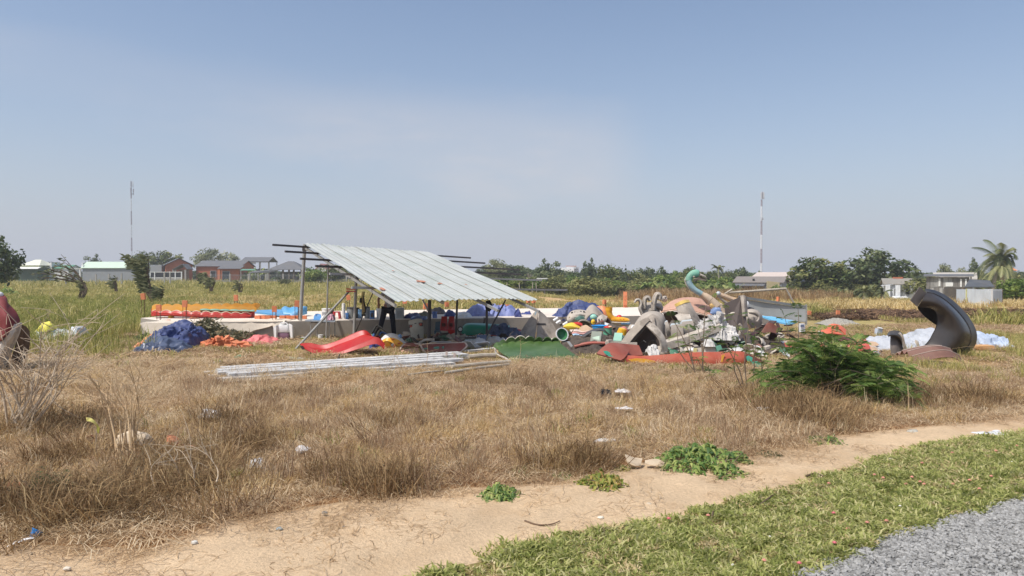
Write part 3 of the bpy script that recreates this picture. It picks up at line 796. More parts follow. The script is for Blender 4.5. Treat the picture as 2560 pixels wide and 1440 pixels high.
for px in(1750,1764,1780,1794,1810,1826,1842):banana(px+rb.uniform(-4,4),rb.uniform(88,94),rb.uniform(690,700),'bright banana plant in the row between swan neck and tin roof house','bananas beside the tin roof house')
for px in(1312,1326,1344,1360):banana(px,rb.uniform(108,114),rb.uniform(680,690),'banana plant under the big round dark tree','bananas under the round tree')
for px in(1926,1938,1952,1962):banana(px,84,rb.uniform(692,704),'pale banana plant before the yellowish wall','bananas by the yellowish wall')
for px in(618,632,648,662):banana(px,192,rb.uniform(659,664),'banana plant in front of the raised steel roof','bananas under the raised steel roof')
def palm_fronds(seed,n,L_,lw,wind=(0,0),up=0.9,droop=1.15,npair=22,tint=(0,1)):
 r=np.random.default_rng(seed);V,F,TI=[],[],[]
 for i in range(n):
  a=2*PI*i/n+r.uniform(-.25,.25);L1=L_*r.uniform(.8,1.1);u=up*r.uniform(-.15,1.2);dr=droop*r.uniform(.5,1.35)
  tt=r.uniform(*tint)
  def pt(t):
   return np.array([math.cos(a)*L1*t*(1-.2*t)+wind[0]*L1*t*t,math.sin(a)*L1*t*(1-.2*t)+wind[1]*L1*t*t,L1*(u*t-dr*t*t)])
  for k in range(1,npair+1):
   t=k/npair;p=pt(t);q=pt(min(1,t+.03))-pt(max(0,t-.03));q/=max(1e-6,np.linalg.norm(q))
   side=np.cross(q,[0,0,1]);side/=max(1e-6,np.linalg.norm(side))
   ll=L_*.30*math.sin(PI*min(1,.18+.80*t))**.7+.02
   for sg in(-1,1):
    e=p+(side*sg*.75+q*.55+np.array([wind[0]*.5,wind[1]*.5,-.45]))*ll
    b=len(V);wv=q*lw*.5
    V+=[p-wv,p+wv,e];TI+=[tt+r.uniform(-.1,.1)]*3;F.append((b,b+1,b+2))
  for k in range(8):
   p0,p1=pt(k/8),pt((k+1)/8);b=len(V);w_=np.array([0,0,lw*.45])
   s_v=np.cross(p1-p0,[0,0,1]);s_v=s_v/max(1e-6,np.linalg.norm(s_v))*lw*.45
   V+=[p0-s_v,p0+s_v,p1-s_v];F.append((b,b+1,b+2));V+=[p1+s_v];F.append((b+1,b+3,b+2));TI+=[.9]*4
 return np_mesh('fronds',np.array(V),np.array(F),PALMLEAF,TI)
def palm(px,d,cy,L_px,trunk_pts,label,seed,wind,n=15,group=None,npair=22,up=.9,droop=1.1,tr=0.16,name='coconut_palm',lw=.16):
 """trunk_pts: pixels from foot to crown"""
 g=P(trunk_pts[0][0],700,d);gz=float(ground_h(g.x,d))
 t=T(name,label,'palm tree',at=(g.x,d,gz),group=group)
 pts=[Vector((0,0,-.1))]+[t.p(*q)for q in trunk_pts[1:]]
 t.part('trunk',MB().tube(pts,[tr*(1.3-.6*i/len(pts))for i in range(len(pts))],8),PALEBARK)
 fr=t.part('fronds',palm_fronds(seed,n,L_px*d/FPX,lw,wind,up,droop,npair),None);fr.location=pts[-1]
 return t
palm(2480,84,650,64,[(2478,730),(2486,700),(2496,670),(2500,650)],'tall wind swept coconut palm behind the zinc enclosure',3,(-.32,0),32,None,40,1.35,1.45,lw=.085)
palm(2522,80,640,44,[(2512,730),(2506,700),(2503,668)],'second coconut palm leaning out from the tall one',5,(-.2,0),12,None,22,.6,1.3)
palm(1797,128,672,22,[(1798,710),(1797,690),(1796,672)],'small palm head above the bananas right of the swan',7,(-.1,0),13,None,14,1.1,1.1,.12)
palm(2114,80,735,34,[(2116,750),(2116,732)],'leftmost young palm under the large dark tree',9,(0,0),11,None,16,1.3,1.1,.14,'young_palm')
palm(2160,78,735,36,[(2160,752),(2161,730)],'middle young palm under the large dark tree',10,(0,0),11,None,16,1.3,1.1,.14,'young_palm')
palm(2206,78,735,30,[(2206,752),(2206,733)],'young palm beside the white ruined house',11,(0,0),11,None,16,1.3,1.1,.14,'young_palm')
def bare_tree_mesh(seed,lv=4,spread=.55,r0=.02):
 rr=random.Random(seed);mb=MB()
 def br(p,d,L_,r_,k):
  e=p+d*L_;m=(p+e)/2+Vector((rr.uniform(-1,1),rr.uniform(-1,1),0))*L_*.08
  mb.tube([p,m,e],[r_,r_*.8,r_*.6],5 if k>2 else 4,False)
  if k==0:return
  for _ in range(3):
   nd=(d+Vector((rr.uniform(-1,1),rr.uniform(-1,1),rr.uniform(-.2,.7)))*spread).normalized()
   br(e,nd,L_*rr.uniform(.6,.85),r_*.58,k-1)
 br(Vector((0,0,-.02)),Vector((0,0,1)),.28,r0,lv);return mb
def bare_tree(px,d,top,w,label,seed):
 g=P(px,700,d);gz=float(ground_h(g.x,d));h=P(px,top,d).z-gz
 t=T('bare_tree',label,'bare tree',at=(g.x,d,gz));o=t.solo(bare_tree_mesh(seed),PALEBARK);o.scale=(w*d/FPX,w*d/FPX,h);return o
bare_tree(1322,120,664,46,'leafless grey tree left of the big round tree',3)
bare_tree(2110,112,664,40,'bare branches rising behind the joining leafy tree',5)
bare_tree(2512,92,632,30,'bare twiggy tree beside the coconut palm crown',8)
# ---------- masts
def mast(px,d,top,base_y,secs,label,wpx,heads,seed):
 g=P(px,700,d);gz=float(ground_h(g.x,d));t=T('radio_mast',label,'mast',at=(g.x,d,gz))
 red=mat('mast_red_mat',(166,152,158),.6,.05,3,0);wh=mat('mast_white_mat',(236,236,238),.6,.05,3,0)
 w=wpx*d/FPX/2
 zt=P(px,secs[0][0],d).z-gz
 ys=[0]+[P(px,s,d).z-gz for s,c in reversed(secs)]
 cols=[c for s,c in reversed(secs)]
 for i in range(len(ys)-1):
  mb=MB();z0,z1=ys[i],ys[i+1];rr=lambda z:w*(1.0-.30*z/zt)
  for k in range(3):
   a=2*PI*k/3+.3
   mb.tube([(rr(z0)*math.cos(a),rr(z0)*math.sin(a),z0),(rr(z1)*math.cos(a),rr(z1)*math.sin(a),z1)],w*.25,5)
   nb=max(2,int((z1-z0)/1.4))
   for j in range(nb):
    a2=a+2*PI/3;za=z0+(z1-z0)*j/nb;zb=z0+(z1-z0)*(j+1)/nb
    mb.tube([(rr(za)*math.cos(a),rr(za)*math.sin(a),za),(rr(zb)*math.cos(a2),rr(zb)*math.sin(a2),zb)],w*.17,4)
  t.part('mast_section',mb,red if cols[i]=='r' else wh)
 hd=mat('antenna_mat',(214,214,216),.5,.05,3,0);hg=mat('antenna_grey_mat',(150,148,154),.5,.05,3,0)
 for(x0,x1,y0,y1,dark,dy)in heads:
  a,b=t.p(x0,y0),t.p(x1,y1);mb=MB().box(((a.x+b.x)/2,dy*w,(a.z+b.z)/2),(abs(b.x-a.x),abs(b.x-a.x)*.6,abs(a.z-b.z)))
  mb.tube([((a.x+b.x)/2,dy*w,(a.z+b.z)/2),(0,0,(a.z+b.z)/2)],w*.12,4)
  t.part('antenna',mb,hg if dark else hd)
 t.part('lightning_rod',MB().tube([(0,0,zt),(0,0,P(px,top,d).z-gz)],w*.16,5),hd)
mast(329.5,330,445,640,[(453,'r'),(496,'w'),(528,'r'),(562,'w'),(594,'r'),(628,'w')],'thin striped radio mast behind the brick house side',3.2,[(327.2,328.8,454,466,1,-1),(330.8,332.4,453,468,0,1),(326.6,328.6,470,480,1,-1),(332,334,472,481,1,1),(326.4,328.2,484,488,1,0),(331,333,482,487,1,1)],1)
mast(1903,330,478,670,[(499,'r'),(516,'w'),(552,'r'),(587,'w'),(622,'r'),(658,'w')],'striped radio mast with white panel antennas behind the tin roof houses',4.6,[(1900.8,1902.6,481,497,0,-1.2),(1903.6,1905.6,480,498,1,-1.6),(1906.2,1908,480,497,0,-1.2),(1909,1911.6,481,498,0,1),(1900.6,1903,543,551,0,-1.2),(1906,1909,543,550,0,1)],2)
def face(t,extra=0.0):
 a=math.atan2(t.b.x,t.b.y)+extra
 t.root().rotation_euler.z=-a;t.root().scale.x=1/math.cos(a)
# ---------- houses
GREYROOF=mat('grey_roof_mat',(104,105,108),.7,.10,1.2,.15)
DARKOPEN=mat('dark_opening_mat',(44,44,46),.6,.1,3,0)
BRICKM=mat('house_brick_mat',(176,104,74),.85,.14,2.0,.25,(196,140,108))
CONC=mat('concrete_mat',(168,164,158),.9,.12,3,.3,(138,132,124))
WHITEW=mat('white_wall_mat',(226,226,222),.8,.08,2,.2,(180,176,168))
GREYW=mat('grey_wall_mat',(150,154,158),.8,.08,1.5,.2)
GLASS=mat('window_glass_mat',(70,80,88),.15,.1,2,0,spec=.6)
def gable(t,x0,x1,ez,rz,base,y0,y1,wallm,roofm,over=.25,axis='x',thick=.10,wall='wall',roof='roof'):
 """walls with real gables and a two-slope roof; axis = direction of the ridge"""
 mb=MB()
 if axis=='x':
  ym=(y0+y1)/2
  prof=[(y0,base),(y1,base),(y1,ez),(ym,rz-.06),(y0,ez)]
  mb.prism([(x0,a,b)for a,b in prof],(x1-x0,0,0))
  rm=MB();sl=(rz-ez)/(ym-y0)
  for s,ya in((1,y0),(-1,y1)):
   e=(ya-s*over,ez-over*sl)
   rm.prism([(x0-over,e[0],e[1]),(x0-over,ym,rz),(x0-over,ym,rz+thick),(x0-over,e[0],e[1]+thick)],(x1-x0+2*over,0,0))
 else:
  xm=(x0+x1)/2
  prof=[(x0,base),(x1,base),(x1,ez),(xm,rz-.06),(x0,ez)]
  mb.prism([(a,y0,b)for a,b in prof],(0,y1-y0,0))
  rm=MB();sl=(rz-ez)/(xm-x0)
  for s,xa in((1,x0),(-1,x1)):
   e=(xa-s*over,ez-over*sl)
   rm.prism([(e[0],y0-over,e[1]),(xm,y0-over,rz),(xm,y0-over,rz+thick),(e[0],y0-over,e[1]+thick)],(0,y1-y0+2*over,0))
 t.part(wall,mb,wallm,smooth=False);t.part(roof,rm,roofm,smooth=False)
def opening(t,name,a,b,y,m,fm=None,fw=.12,proud=.05):
 """window or door on a wall facing the camera: leaf set back in a frame that stands proud"""
 x0,x1,z0,z1=min(a.x,b.x),max(a.x,b.x),min(a.z,b.z),max(a.z,b.z)
 o=t.part(name,MB().box(((x0+x1)/2,y-.02,(z0+z1)/2),(x1-x0,.06,z1-z0)),m)
 if fm:
  mb=MB()
  for c,s in((((x0+x1)/2,y-proud,z1+fw/2),(x1-x0+2*fw,.12,fw)),(((x0+x1)/2,y-proud,z0-fw/2),(x1-x0+2*fw,.12,fw)),((x0-fw/2,y-proud,(z0+z1)/2),(fw,.12,z1-z0)),((x1+fw/2,y-proud,(z0+z1)/2),(fw,.12,z1-z0))):mb.box(c,s)
  t.part('frame',mb,fm,parent=o)
 return o
def far(name,label,cat,px,d,group=None):
 g=P(px,700,d);return T(name,label,cat,at=(g.x,d,float(ground_h(g.x,d))),group=group)
t=far('cream_roof_house','house with cream hipped roof and dark green walls by the dark tree','house',64,160)
q=t.p
a,b=q(36,670),q(91,670);bz=0
t.part('wall',MB().box(((a.x+b.x)/2,4,a.z/2),(b.x-a.x-.4,6,a.z)),mat('green_wall_mat',(74,92,78),.8,.1,2,.1),smooth=False)
cr=mat('cream_roof_mat',(226,226,204),.6,.06,1,.15)
def hip(x0,x1,z0,z1,y0,y1,inset):
 xi0,xi1=x0+inset,x1-inset;ym=(y0+y1)/2
 return MB().add([(x0,y0,z0),(x1,y0,z0),(x1,y1,z0),(x0,y1,z0),(xi0,ym,z1),(xi1,ym,z1)],[(0,1,5,4),(1,2,5),(2,3,4,5),(3,0,4),(3,2,1,0)])
t.part('roof',hip(q(38,662).x,q(90,662).x,q(64,663).z,q(64,648).z,1.2,7.5,1.6),cr,smooth=False)
t.part('awning',MB().prism([(q(34,672).x,.2,q(64,671.5).z),(q(34,672).x,1.4,q(64,667).z),(q(34,672).x,1.4,q(64,668.2).z),(q(34,672).x,.2,q(64,672.4).z)],(q(93,672).x-q(34,672).x,0,0)),WHITEW,smooth=False)
t.part('fascia',MB().box(((a.x+b.x)/2,1.32,q(64,665).z),(b.x-a.x-.3,.12,.35)),mat('fascia_mat',(168,172,140),.7))
t=far('green_roof_shed','small white shed with green roof left of the long grey hall','shed',148,165);q=t.p
gable(t,q(131,670).x,q(171,670).x,q(148,671).z,q(148,663).z,0,0,5,WHITEW,mat('green_roof_mat',(92,142,118),.6,.08,1,.15),.2,'x')
t.part('gable_wall',MB().box((q(128,668).x,1.2,q(128,680).z/1.0),(.6,3,q(128,664).z*1.0)),WHITEW)
t=far('long_hall','long grey hall with pale green metal roof and white gable end','building',262,155);q=t.p
gable(t,q(206,670).x,q(350,670).x,q(262,669).z,q(262,655).z,0,0,4,GREYW,mat('pale_green_roof_mat',(196,214,194),.55,.05,.6,.12),.25,'x')
t.part('gable_panel',MB().prism([(q(200,672).x,.4,q(200,671).z),(q(209,672).x,-.1,q(209,670).z),(q(204,655).x,.2,q(204,655).z)],(0,.2,0)),WHITEW,smooth=False)
t.part('canopy',MB().box((q(182,672).x,1,q(182,672).z),(q(204,672).x-q(160,672).x,2,.14)),WHITEW)
t.part('canopy_post',MB().box((q(199,672).x,.2,q(199,672).z/2),(.3,.3,q(199,672).z)),WHITEW)
t=far('brick_house','orange brick house with grey roof and a gabled wing','house',500,190);q=t.p
gable(t,q(482,670).x,q(594,670).x,q(540,665).z,q(540,651).z,0,2.0,12,BRICKM,GREYROOF,.4,'x')
rx0,rx1=q(545,670).x,q(604,670).x
t.part('lean_roof',MB().prism([(rx0,-.6,q(560,671.5).z),(rx0,2.2,q(560,663.5).z),(rx0,2.2,q(560,664.6).z),(rx0,-.6,q(560,672.4).z)],(rx1-rx0,0,0)),GREYROOF,smooth=False)
t.part('front_wall',MB().box(((q(556,690).x+q(596,690).x)/2,1.2,q(560,671).z/2-.02),(q(596,690).x-q(556,690).x,1.4,q(560,671).z-.05)),BRICKM)
t.part('porch_pillar',MB().box((q(549,690).x,-.2,q(549,671.5).z/2),(.55,.55,q(549,671.5).z)),mat('orange_pillar_mat',(200,120,84),.85,.1,2,.1))
opening(t,'door',q(555,679),q(572,700),.48,GLASS,GREYW)
opening(t,'window',q(519,678),q(532,692),1.98,DARKOPEN,GREYW)
wt=MB();ang=R(32);ca,sa=math.cos(ang),math.sin(ang)
W0=q(428,700);gw=(q(480,690).x-q(428,690).x)/ca*1.0;gl=7.0
def rot_pt(u,v,z):return(W0.x+u*ca-v*sa*.9,-3.0+u*sa+v*ca,z)
ez,rz=q(440,663).z,q(453,647.5).z
prof=[(0,0),(gw,0),(gw,ez),(gw/2,rz),(0,ez)]
f0=[rot_pt(u,0,z)for u,z in prof];f1=[rot_pt(u,gl,z)for u,z in prof]
t.part('wing_wall',MB().add(f0+f1,[(0,1,2,3,4),(9,8,7,6,5),(0,4,9,5),(1,6,7,2),(4,3,8,9),(3,2,7,8)]),BRICKM,smooth=False)
rm=MB()
for(ua,ub)in((-.5,gw/2),(gw+.5,gw/2)):
 za=ez-.5*(rz-ez)/(gw/2)
 lo0,hi0,lo1,hi1=rot_pt(ua,-.5,za+.06),rot_pt(ub,-.5,rz+.06),rot_pt(ua,gl+.3,za+.06),rot_pt(ub,gl+.3,rz+.06)
 up=lambda p:(p[0],p[1],p[2]+.16)
 rm.add([lo0,hi0,hi1,lo1,up(lo0),up(hi0),up(hi1),up(lo1)],[(3,2,1,0),(4,5,6,7),(0,1,5,4),(1,2,6,5),(2,3,7,6),(3,0,4,7)])
t.part('wing_roof',rm,GREYROOF,smooth=False)
opening(t,'window',q(418.5,673),q(424,679),-3.0+3.0,GLASS,GREYW)
px0,px1=q(456,675).x,q(492,675).x;pz0,pz1=q(470,674.5).z,q(470,662).z
rm=MB();pm_=(px0+px1)/2+.6
for e in(px0,px1):
 rm.prism([(e,-5.6,pz0),(pm_,-5.6,pz1),(pm_,-5.6,pz1+.16),(e,-5.6,pz0+.16)],(0,3.6,0))
t.part('porch_roof',rm,GREYROOF,smooth=False)
for x_ in(456.5,462,486):t.part('porch_post',MB().box((q(x_,690).x,-5.2,pz0/2),(.34,.34,pz0)),CONC)
t.part('porch_wall',MB().box((q(474,690).x,-3.0,pz0/2),(q(488,690).x-q(466,690).x,.3,pz0)),mat('bare_brick_mat',(146,122,108),.9,.15,3,.3))
t=far('grey_annexe','grey block annexe with a white panel left of the brick house','building',386,188);q=t.p
t.part('wall',MB().box(((q(364,690).x+q(404,690).x)/2,2.5,q(380,662).z/2),(q(404,690).x-q(364,690).x,5,q(380,662).z)),GREYW,smooth=False)
t.part('panel',MB().box((q(369,668).x,-.06,q(369,668).z),(q(374,668).x-q(364,668).x,.1,q(369,662).z-q(369,675).z)),WHITEW)
t=far('panel_fence','white framed fence with dark panels in front of the brick house','fence',415,178);q=t.p
xs_=[376,387,411.5,425,438.5,454]
for x_ in xs_:t.part('post',MB().box((q(x_,690).x,0,q(x_,679).z/2),(.22,.22,q(x_,679).z)),WHITEW)
for i in range(5):
 xa,xb=q(xs_[i],690).x+.13,q(xs_[i+1],690).x-.13;xm=(xa+xb)/2
 t.part('panel',MB().box((xm,.02,(q(0,681.2).z+q(0,693.5).z)/2),(xb-xa,.06,q(0,681.2).z-q(0,693.5).z)),DARKOPEN)
 t.part('rail',MB().box((xm,0,q(0,680.3).z),(xb-xa,.14,.14)),WHITEW)
 t.part('rail',MB().box((xm,0,q(0,694.3).z),(xb-xa,.14,.14)),WHITEW)
 t.part('base_wall',MB().box((xm,.03,q(0,695.2).z/2),(xb-xa,.16,q(0,695.2).z)),CONC)
t=far('raised_steel_roof','open steel frame carrying a grey gable roof above the garden','shelter',636,205);q=t.p
x0,x1=q(600,650).x,q(672,650).x
rm=MB()
for e,yy in((-1,0),(1,8)):
 rm.prism([(x0+.6*0,yy-e*-0.0,q(0,654.6).z),(x0,4,q(0,643).z),(x0,4,q(0,643).z+.14),(x0,yy,q(0,654.6).z+.14)],(x1-x0,0,0))
t.part('roof',rm,GREYROOF,smooth=False)
for x_ in(603,625,650,670):
 for yy in(.3,7.7):t.part('post',MB().box((q(x_,650).x,yy,q(0,654.8).z/2),(.2,.2,q(0,654.8).z)),CONC)
t.part('beam',MB().box(((x0+x1)/2,.3,q(0,655.6).z),(x1-x0-.4,.14,.16)),WHITEW)
t.part('balcony_panel',MB().box((q(627,658).x,.45,q(627,658).z),(q(638,658).x-q(616,658).x,.1,.5)),WHITEW)
t=far('white_sign','upright white sign board in front of the raised steel roof','sign',605.5,196);q=t.p
t.part('board',MB().box((0,0,(q(0,660).z+q(0,673).z)/2),(q(608,660).x-q(603,660).x,.12,q(0,660).z-q(0,673).z)),WHITEW)
t.part('post',MB().box((0,0,q(0,673).z/2),(.16,.1,q(0,673).z)),CONC)
t=far('pavilion','open pavilion with grey hipped roof left of the shed post','pavilion',712,172);q=t.p
x0,x1,z0,z1=q(666,674).x,q(758,674).x,q(0,674).z,q(0,652).z
ri0,ri1=q(708,652).x,q(722,652).x
t.part('roof',MB().add([(x0,0,z0),(x1,0,z0),(x1,8,z0),(x0,8,z0),(ri0,4,z1),(ri1,4,z1)],[(0,1,5,4),(1,2,5),(2,3,4,5),(3,0,4),(3,2,1,0)]),GREYROOF,smooth=False)
for x_ in(672,706,721,733,752):
 t.part('post',MB().box((q(x_,690).x,.5,z0/2-.02),(.34,.34,z0-.04)),mat('pavilion_post_mat',(92,82,74),.8))
t.part('back_wall',MB().box(((x0+x1)/2,7.2,z0*.45),(x1-x0-2,.2,z0*.8)),mat('pavilion_back_mat',(104,104,100),.8,.2,1))
t.part('counter',MB().box((q(700,697).x,2.5,.5),(4.4,.8,1.0)),CONC)
t=far('lean_to','low grey sheet lean-to roof joining the pavilion on its left','shelter',660,166);q=t.p
t.part('roof',MB().add([q(622,683),q(668,682.5),q(702,675),q(636,678.5,3)]+[v+Vector((0,0,.14))for v in(q(622,683),q(668,682.5),q(702,675),q(636,678.5,3))],[(3,2,1,0),(4,5,6,7),(0,1,5,4),(1,2,6,5),(2,3,7,6),(3,0,4,7)]),GREYROOF,smooth=False)
for x_ in(624,645,668):t.part('post',MB().box((q(x_,690).x,.1,q(0,683.4).z/2),(.2,.2,q(0,683.4).z)),CONC)
t=far('green_awning','small green awning between brick house and pavilion','awning',618,178);q=t.p
t.part('cover',MB().prism([q(600,676.5),q(640,676),q(632,673.5,2),q(606,673.5,2)],(0,0,.1)),mat('green_awning_mat',(96,150,128),.6))
for x_ in(602,638):t.part('post',MB().box((q(x_,690).x,.1,q(0,677).z/2),(.14,.14,q(0,677).z)),CONC)
t=far('mesh_fence','wire mesh fence with pale concrete posts on a low grey wall','fence',690,158);q=t.p
zt,zw=q(0,684.5).z,q(0,701).z
for x_ in(527,575,621,665,708,750,789,828,866,902):t.part('post',MB().box((q(x_,690).x,0,zt/2),(.26,.26,zt)),CONC)
xa,xb=q(520,690).x,q(930,690).x
t.part('base_wall',MB().box(((xa+xb)/2,.2,zw/2),(xb-xa,.1,zw)),mat('low_wall_mat',(140,140,142),.9,.1,1,.2))
t.part('rail',MB().box(((xa+xb)/2,.02,zt-.25),(xb-xa,.05,.07)),GREYW)
wm_=MB();n_=110
for i in range(n_):
 x_=xa+(xb-xa)*i/n_;wm_.bar((x_,.02,zw),(x_+(xb-xa)/n_,.02,zt-.28),.018);wm_.bar((x_+(xb-xa)/n_,.03,zw),(x_,.03,zt-.28),.018)
t.part('wire_mesh',wm_,GREYW,smooth=False,kind='stuff')
for x_,y0_,y1_,lb in((240,686,706,'third grey fence post standing before the long hall'),(272,685,704,'grey fence post nearest the hall middle'),(304,684,704,'grey fence post left of the wind bent shrub'),(165,684,700,'weathered post in the tall grass below the cream roof'),(411,681,709,'pale post in front of the panel fence'),(425,682,712,'tall pale post right of the panel fence centre')):
 t=far('fence_post',lb,'post',x_,118,'lone fence posts in the left field');q=t.p
 t.solo(MB().box((0,0,q(0,y0_).z/2),(.2,.2,q(0,y0_).z)).box((0,0,q(0,y0_).z+.03),(.14,.14,.06)),CONC)
t=far('tower_block','white multi-storey tower block far beyond the trees','building',1428,420);q=t.p
wb_=mat('tower_white_mat',(240,240,238),.8,.03,.2,0)
mb=MB();mb.box(((q(1416,0).x+q(1436,0).x)/2,4,q(0,671).z/2),(q(1436,0).x-q(1416,0).x,8,q(0,671).z))
t.part('main_wall',mb,wb_,smooth=False)
t.part('side_wing',MB().box(((q(1406,0).x+q(1415.6,0).x)/2,6,q(0,669).z/2),(q(1415.6,0).x-q(1406,0).x,8,q(0,669).z)),wb_,smooth=False)
t.part('rear_wing',MB().box(((q(1436.4,0).x+q(1450,0).x)/2,9,q(0,668).z/2),(q(1450,0).x-q(1436.4,0).x,10,q(0,668).z)),mat('tower_shade_mat',(196,198,202),.8),smooth=False)  # same white building; shade of its right side put into a greyer colour
t.part('roof_block',MB().box(((q(1419,0).x+q(1442,0).x)/2,5,(q(0,671).z+q(0,665.5).z)/2+.02),(q(1442,0).x-q(1419,0).x,5,q(0,665.5).z-q(0,671).z)),wb_,smooth=False)
t.part('roof_rim',MB().box(((q(1419,0).x+q(1442,0).x)/2,5,q(0,665).z),(q(1442,0).x-q(1419,0).x+.6,5.6,.35)),mat('tower_red_mat',(206,150,136),.8),smooth=False)
for yy in(673,678,683,688):
 for xx in(1409.5,1440,1445):
  opening(t,'window',q(xx,yy),q(xx+2.2,yy+2),2.0 if xx<1415 else 4.0,GLASS)
 opening(t,'window',q(1425,yy),q(1426.5,yy+2.2),0,GLASS)
t=far('white_canopy','flat white canopy on a single post before the tree line','canopy',1357,98);q=t.p
t.part('roof',MB().box(((q(1343,0).x+q(1369,0).x)/2,.6,q(0,696.5).z),(q(1369,0).x-q(1343,0).x,2,.14)),WHITEW)
t.part('post',MB().box((q(1362.5,0).x,.3,q(0,697.8).z/2),(.12,.12,q(0,697.8).z)),CONC)
for i,x_ in enumerate((1266,1300,1330,1342)):
 t=far('garden_stake',('leftmost leaning stake at the garden plot edge','straight stake at the garden plot','second last stake at the garden plot','stake nearest the white canopy')[i],'stake',x_,92,'pale stakes round the garden plot');q=t.p
 t.solo(MB().tube([(0,0,-.05),(.1*(-1)**i,0,q(0,706).z)],.05,6),PALEBARK)
t=far('tin_roof_house','low house with grey tin roof, white wall and red door','house',1900,98);q=t.p
x0,x1=q(1850,0).x,q(1950,0).x
gable(t,x0,x1,q(0,706).z,q(0,693).z,0,0,6,WHITEW,mat('brownish_tin_mat',(134,126,120),.7,.12,2,.3,stretch=(6,1,1)),.3,'x')
t.part('veranda_roof',MB().prism([(q(1851,0).x,-1.6,q(0,714).z),(q(1851,0).x,-.05,q(0,708.2).z),(q(1851,0).x,-.05,q(0,709).z),(q(1851,0).x,-1.6,q(0,715).z)],(q(1916,0).x-q(1851,0).x,0,0)),GREYROOF,smooth=False)
opening(t,'door',q(1873,716.5),q(1882,726),-.02,mat('red_door_mat',(118,58,50),.7),WHITEW,.06)
opening(t,'window',q(1861,717),q(1866,722),-.02,GLASS,WHITEW,.06)
t.part('stack',MB().box((q(1885,704).x,.5,q(0,701.5).z),(.22,.3,.5)),DARKOPEN)
face(t,R(8))
t=far('pink_roof_house','house with long pinkish tin roof and grey gable behind the low house','house',1945,112);q=t.p
gable(t,q(1898,0).x,q(1984,0).x,q(0,695).z,q(0,681.5).z,0,0,9,mat('shaded_gable_mat',(140,148,156),.8,.15,2,.2),mat('pink_tin_mat',(206,190,178),.6,.06,1.5,.2,stretch=(5,1,1)),.4,'x')  # shade on the right gable is put into the grey wall colour
t.part('gable_screen',MB().prism([q(1962,696,-.5),q(1990,697,3.5),q(1973,682.5,4)],(0,.15,0)),mat('shaded_gable_mat',(140,148,156)),smooth=False)
face(t,R(12))
t=far('yellowish_wall','yellowish rendered wall with a slanting top behind banana plants','wall',1938,88);q=t.p
t.solo(MB().prism([(q(1922,0).x,0,0),(q(1953,0).x,0,0),(q(1953,0).x,0,q(0,706).z),(q(1922,0).x,0,q(0,702.5).z)],(0,.2,0)),mat('yellowish_wall_mat',(196,182,142),.85,.1,1.5,.3),smooth=False)
t=far('ruined_white_house','small ruined white house half hidden by leafy bushes','house',2252,84);q=t.p
ww=mat('peeling_white_mat',(222,224,226),.85,.12,2,.45,(140,138,134))
x0,x1=q(2226,0).x,q(2286,0).x
gable(t,x0,x1,q(0,711).z,q(0,698).z,0,.6,4.6,ww,mat('old_tile_mat',(142,138,130),.85,.15,3,.3),.2,'x')
t.part('ridge_tile',MB().box(((q(2246,0).x+q(2268,0).x)/2,2.6,q(0,697).z+.1),(q(2268,0).x-q(2246,0).x,.35,.18)),mat('ridge_mat',(182,106,78),.8))
t.part('porch_slab',MB().prism([q(2212,714),q(2232,710,.4),q(2232,711.4,.4),q(2212,715.4)],(0,1.2,0)),ww)
for x_ in(2231,2252,2282):t.part('pillar',MB().box((q(x_,0).x,.1,q(0,713).z/2),(.45,.4,q(0,713).z)),ww)
opening(t,'door',q(2240,722),q(2249,748),.58,DARKOPEN)
opening(t,'window',q(2264,722),q(2276,736),.58,DARKOPEN)
t.part('rubble_heap',MB().ball((q(2250,747).x,-.3,.1),(1.2,.4,.35),10,6,0,.6,3),ww)
face(t,R(-6))
t=far('plank_shack','weathered grey plank shack with white patched panels','shack',2380,72);q=t.p
pk=[mat('plank_grey_%d'%i,c,.9,.3,3,.3,(70,66,62),stretch=(8,8,.7))for i,c in enumerate(((150,148,144),(128,124,120),(166,164,160)))]
x0,x1,zt=q(2338,0).x,q(2419,0).x,q(0,692).z
t.part('wall',MB().box(((x0+x1)/2,.68,zt/2),(x1-x0-.06,1.2,zt-.06)),mat('shack_inner_mat',(96,92,88),.9),smooth=False)
rr=random.Random(4);x_=x0
while x_<x1-.1:
 w_=min(rr.uniform(.26,.4),x1-x_);pt_=rr.uniform(.5,.62)
 for(za,zb)in((zt*pt_+.02,zt-rr.uniform(0,.05)),(0,zt*pt_)):
  t.part('plank',MB().box((x_+w_/2,.04+rr.uniform(0,.02),(za+zb)/2),(w_-.03,.05,zb-za),(0,0,rr.uniform(-.01,.01))),pk[rr.randrange(3)])
 x_+=w_
wp=mat('white_patch_mat',(226,226,222),.8,.1,2,.35,(150,146,140))
for(xa,ya,xb,yb)in((2355,696,2358.5,716),(2368,706,2382,716),(2395,697,2398,717),(2404,697,2407,717),(2371,718,2376,734),(2378,718,2383,734),(2384,733,2400,737),(2395,738,2402,752),(2407,717,2411,752)):
 a,b=q(xa,ya),q(xb,yb);t.part('patch_panel',MB().box(((a.x+b.x)/2,-.02,(a.z+b.z)/2),(b.x-a.x,.06,a.z-b.z)),wp)
t.part('roof',MB().prism([(x0-.2,-.3,zt+.02),(x0-.2,1.5,zt+.2),(x0-.2,1.5,zt+.27),(x0-.2,-.3,zt+.1)],(x1-x0+.5,0,0)),GREYROOF,smooth=False)
t.part('side_post',MB().box((x1+.1,-.06,zt/2),(.12,.12,zt)),CONC)
face(t)
t=far('tin_hut','hut with pale tin gable roof behind the plank shack','hut',2400,84);q=t.p
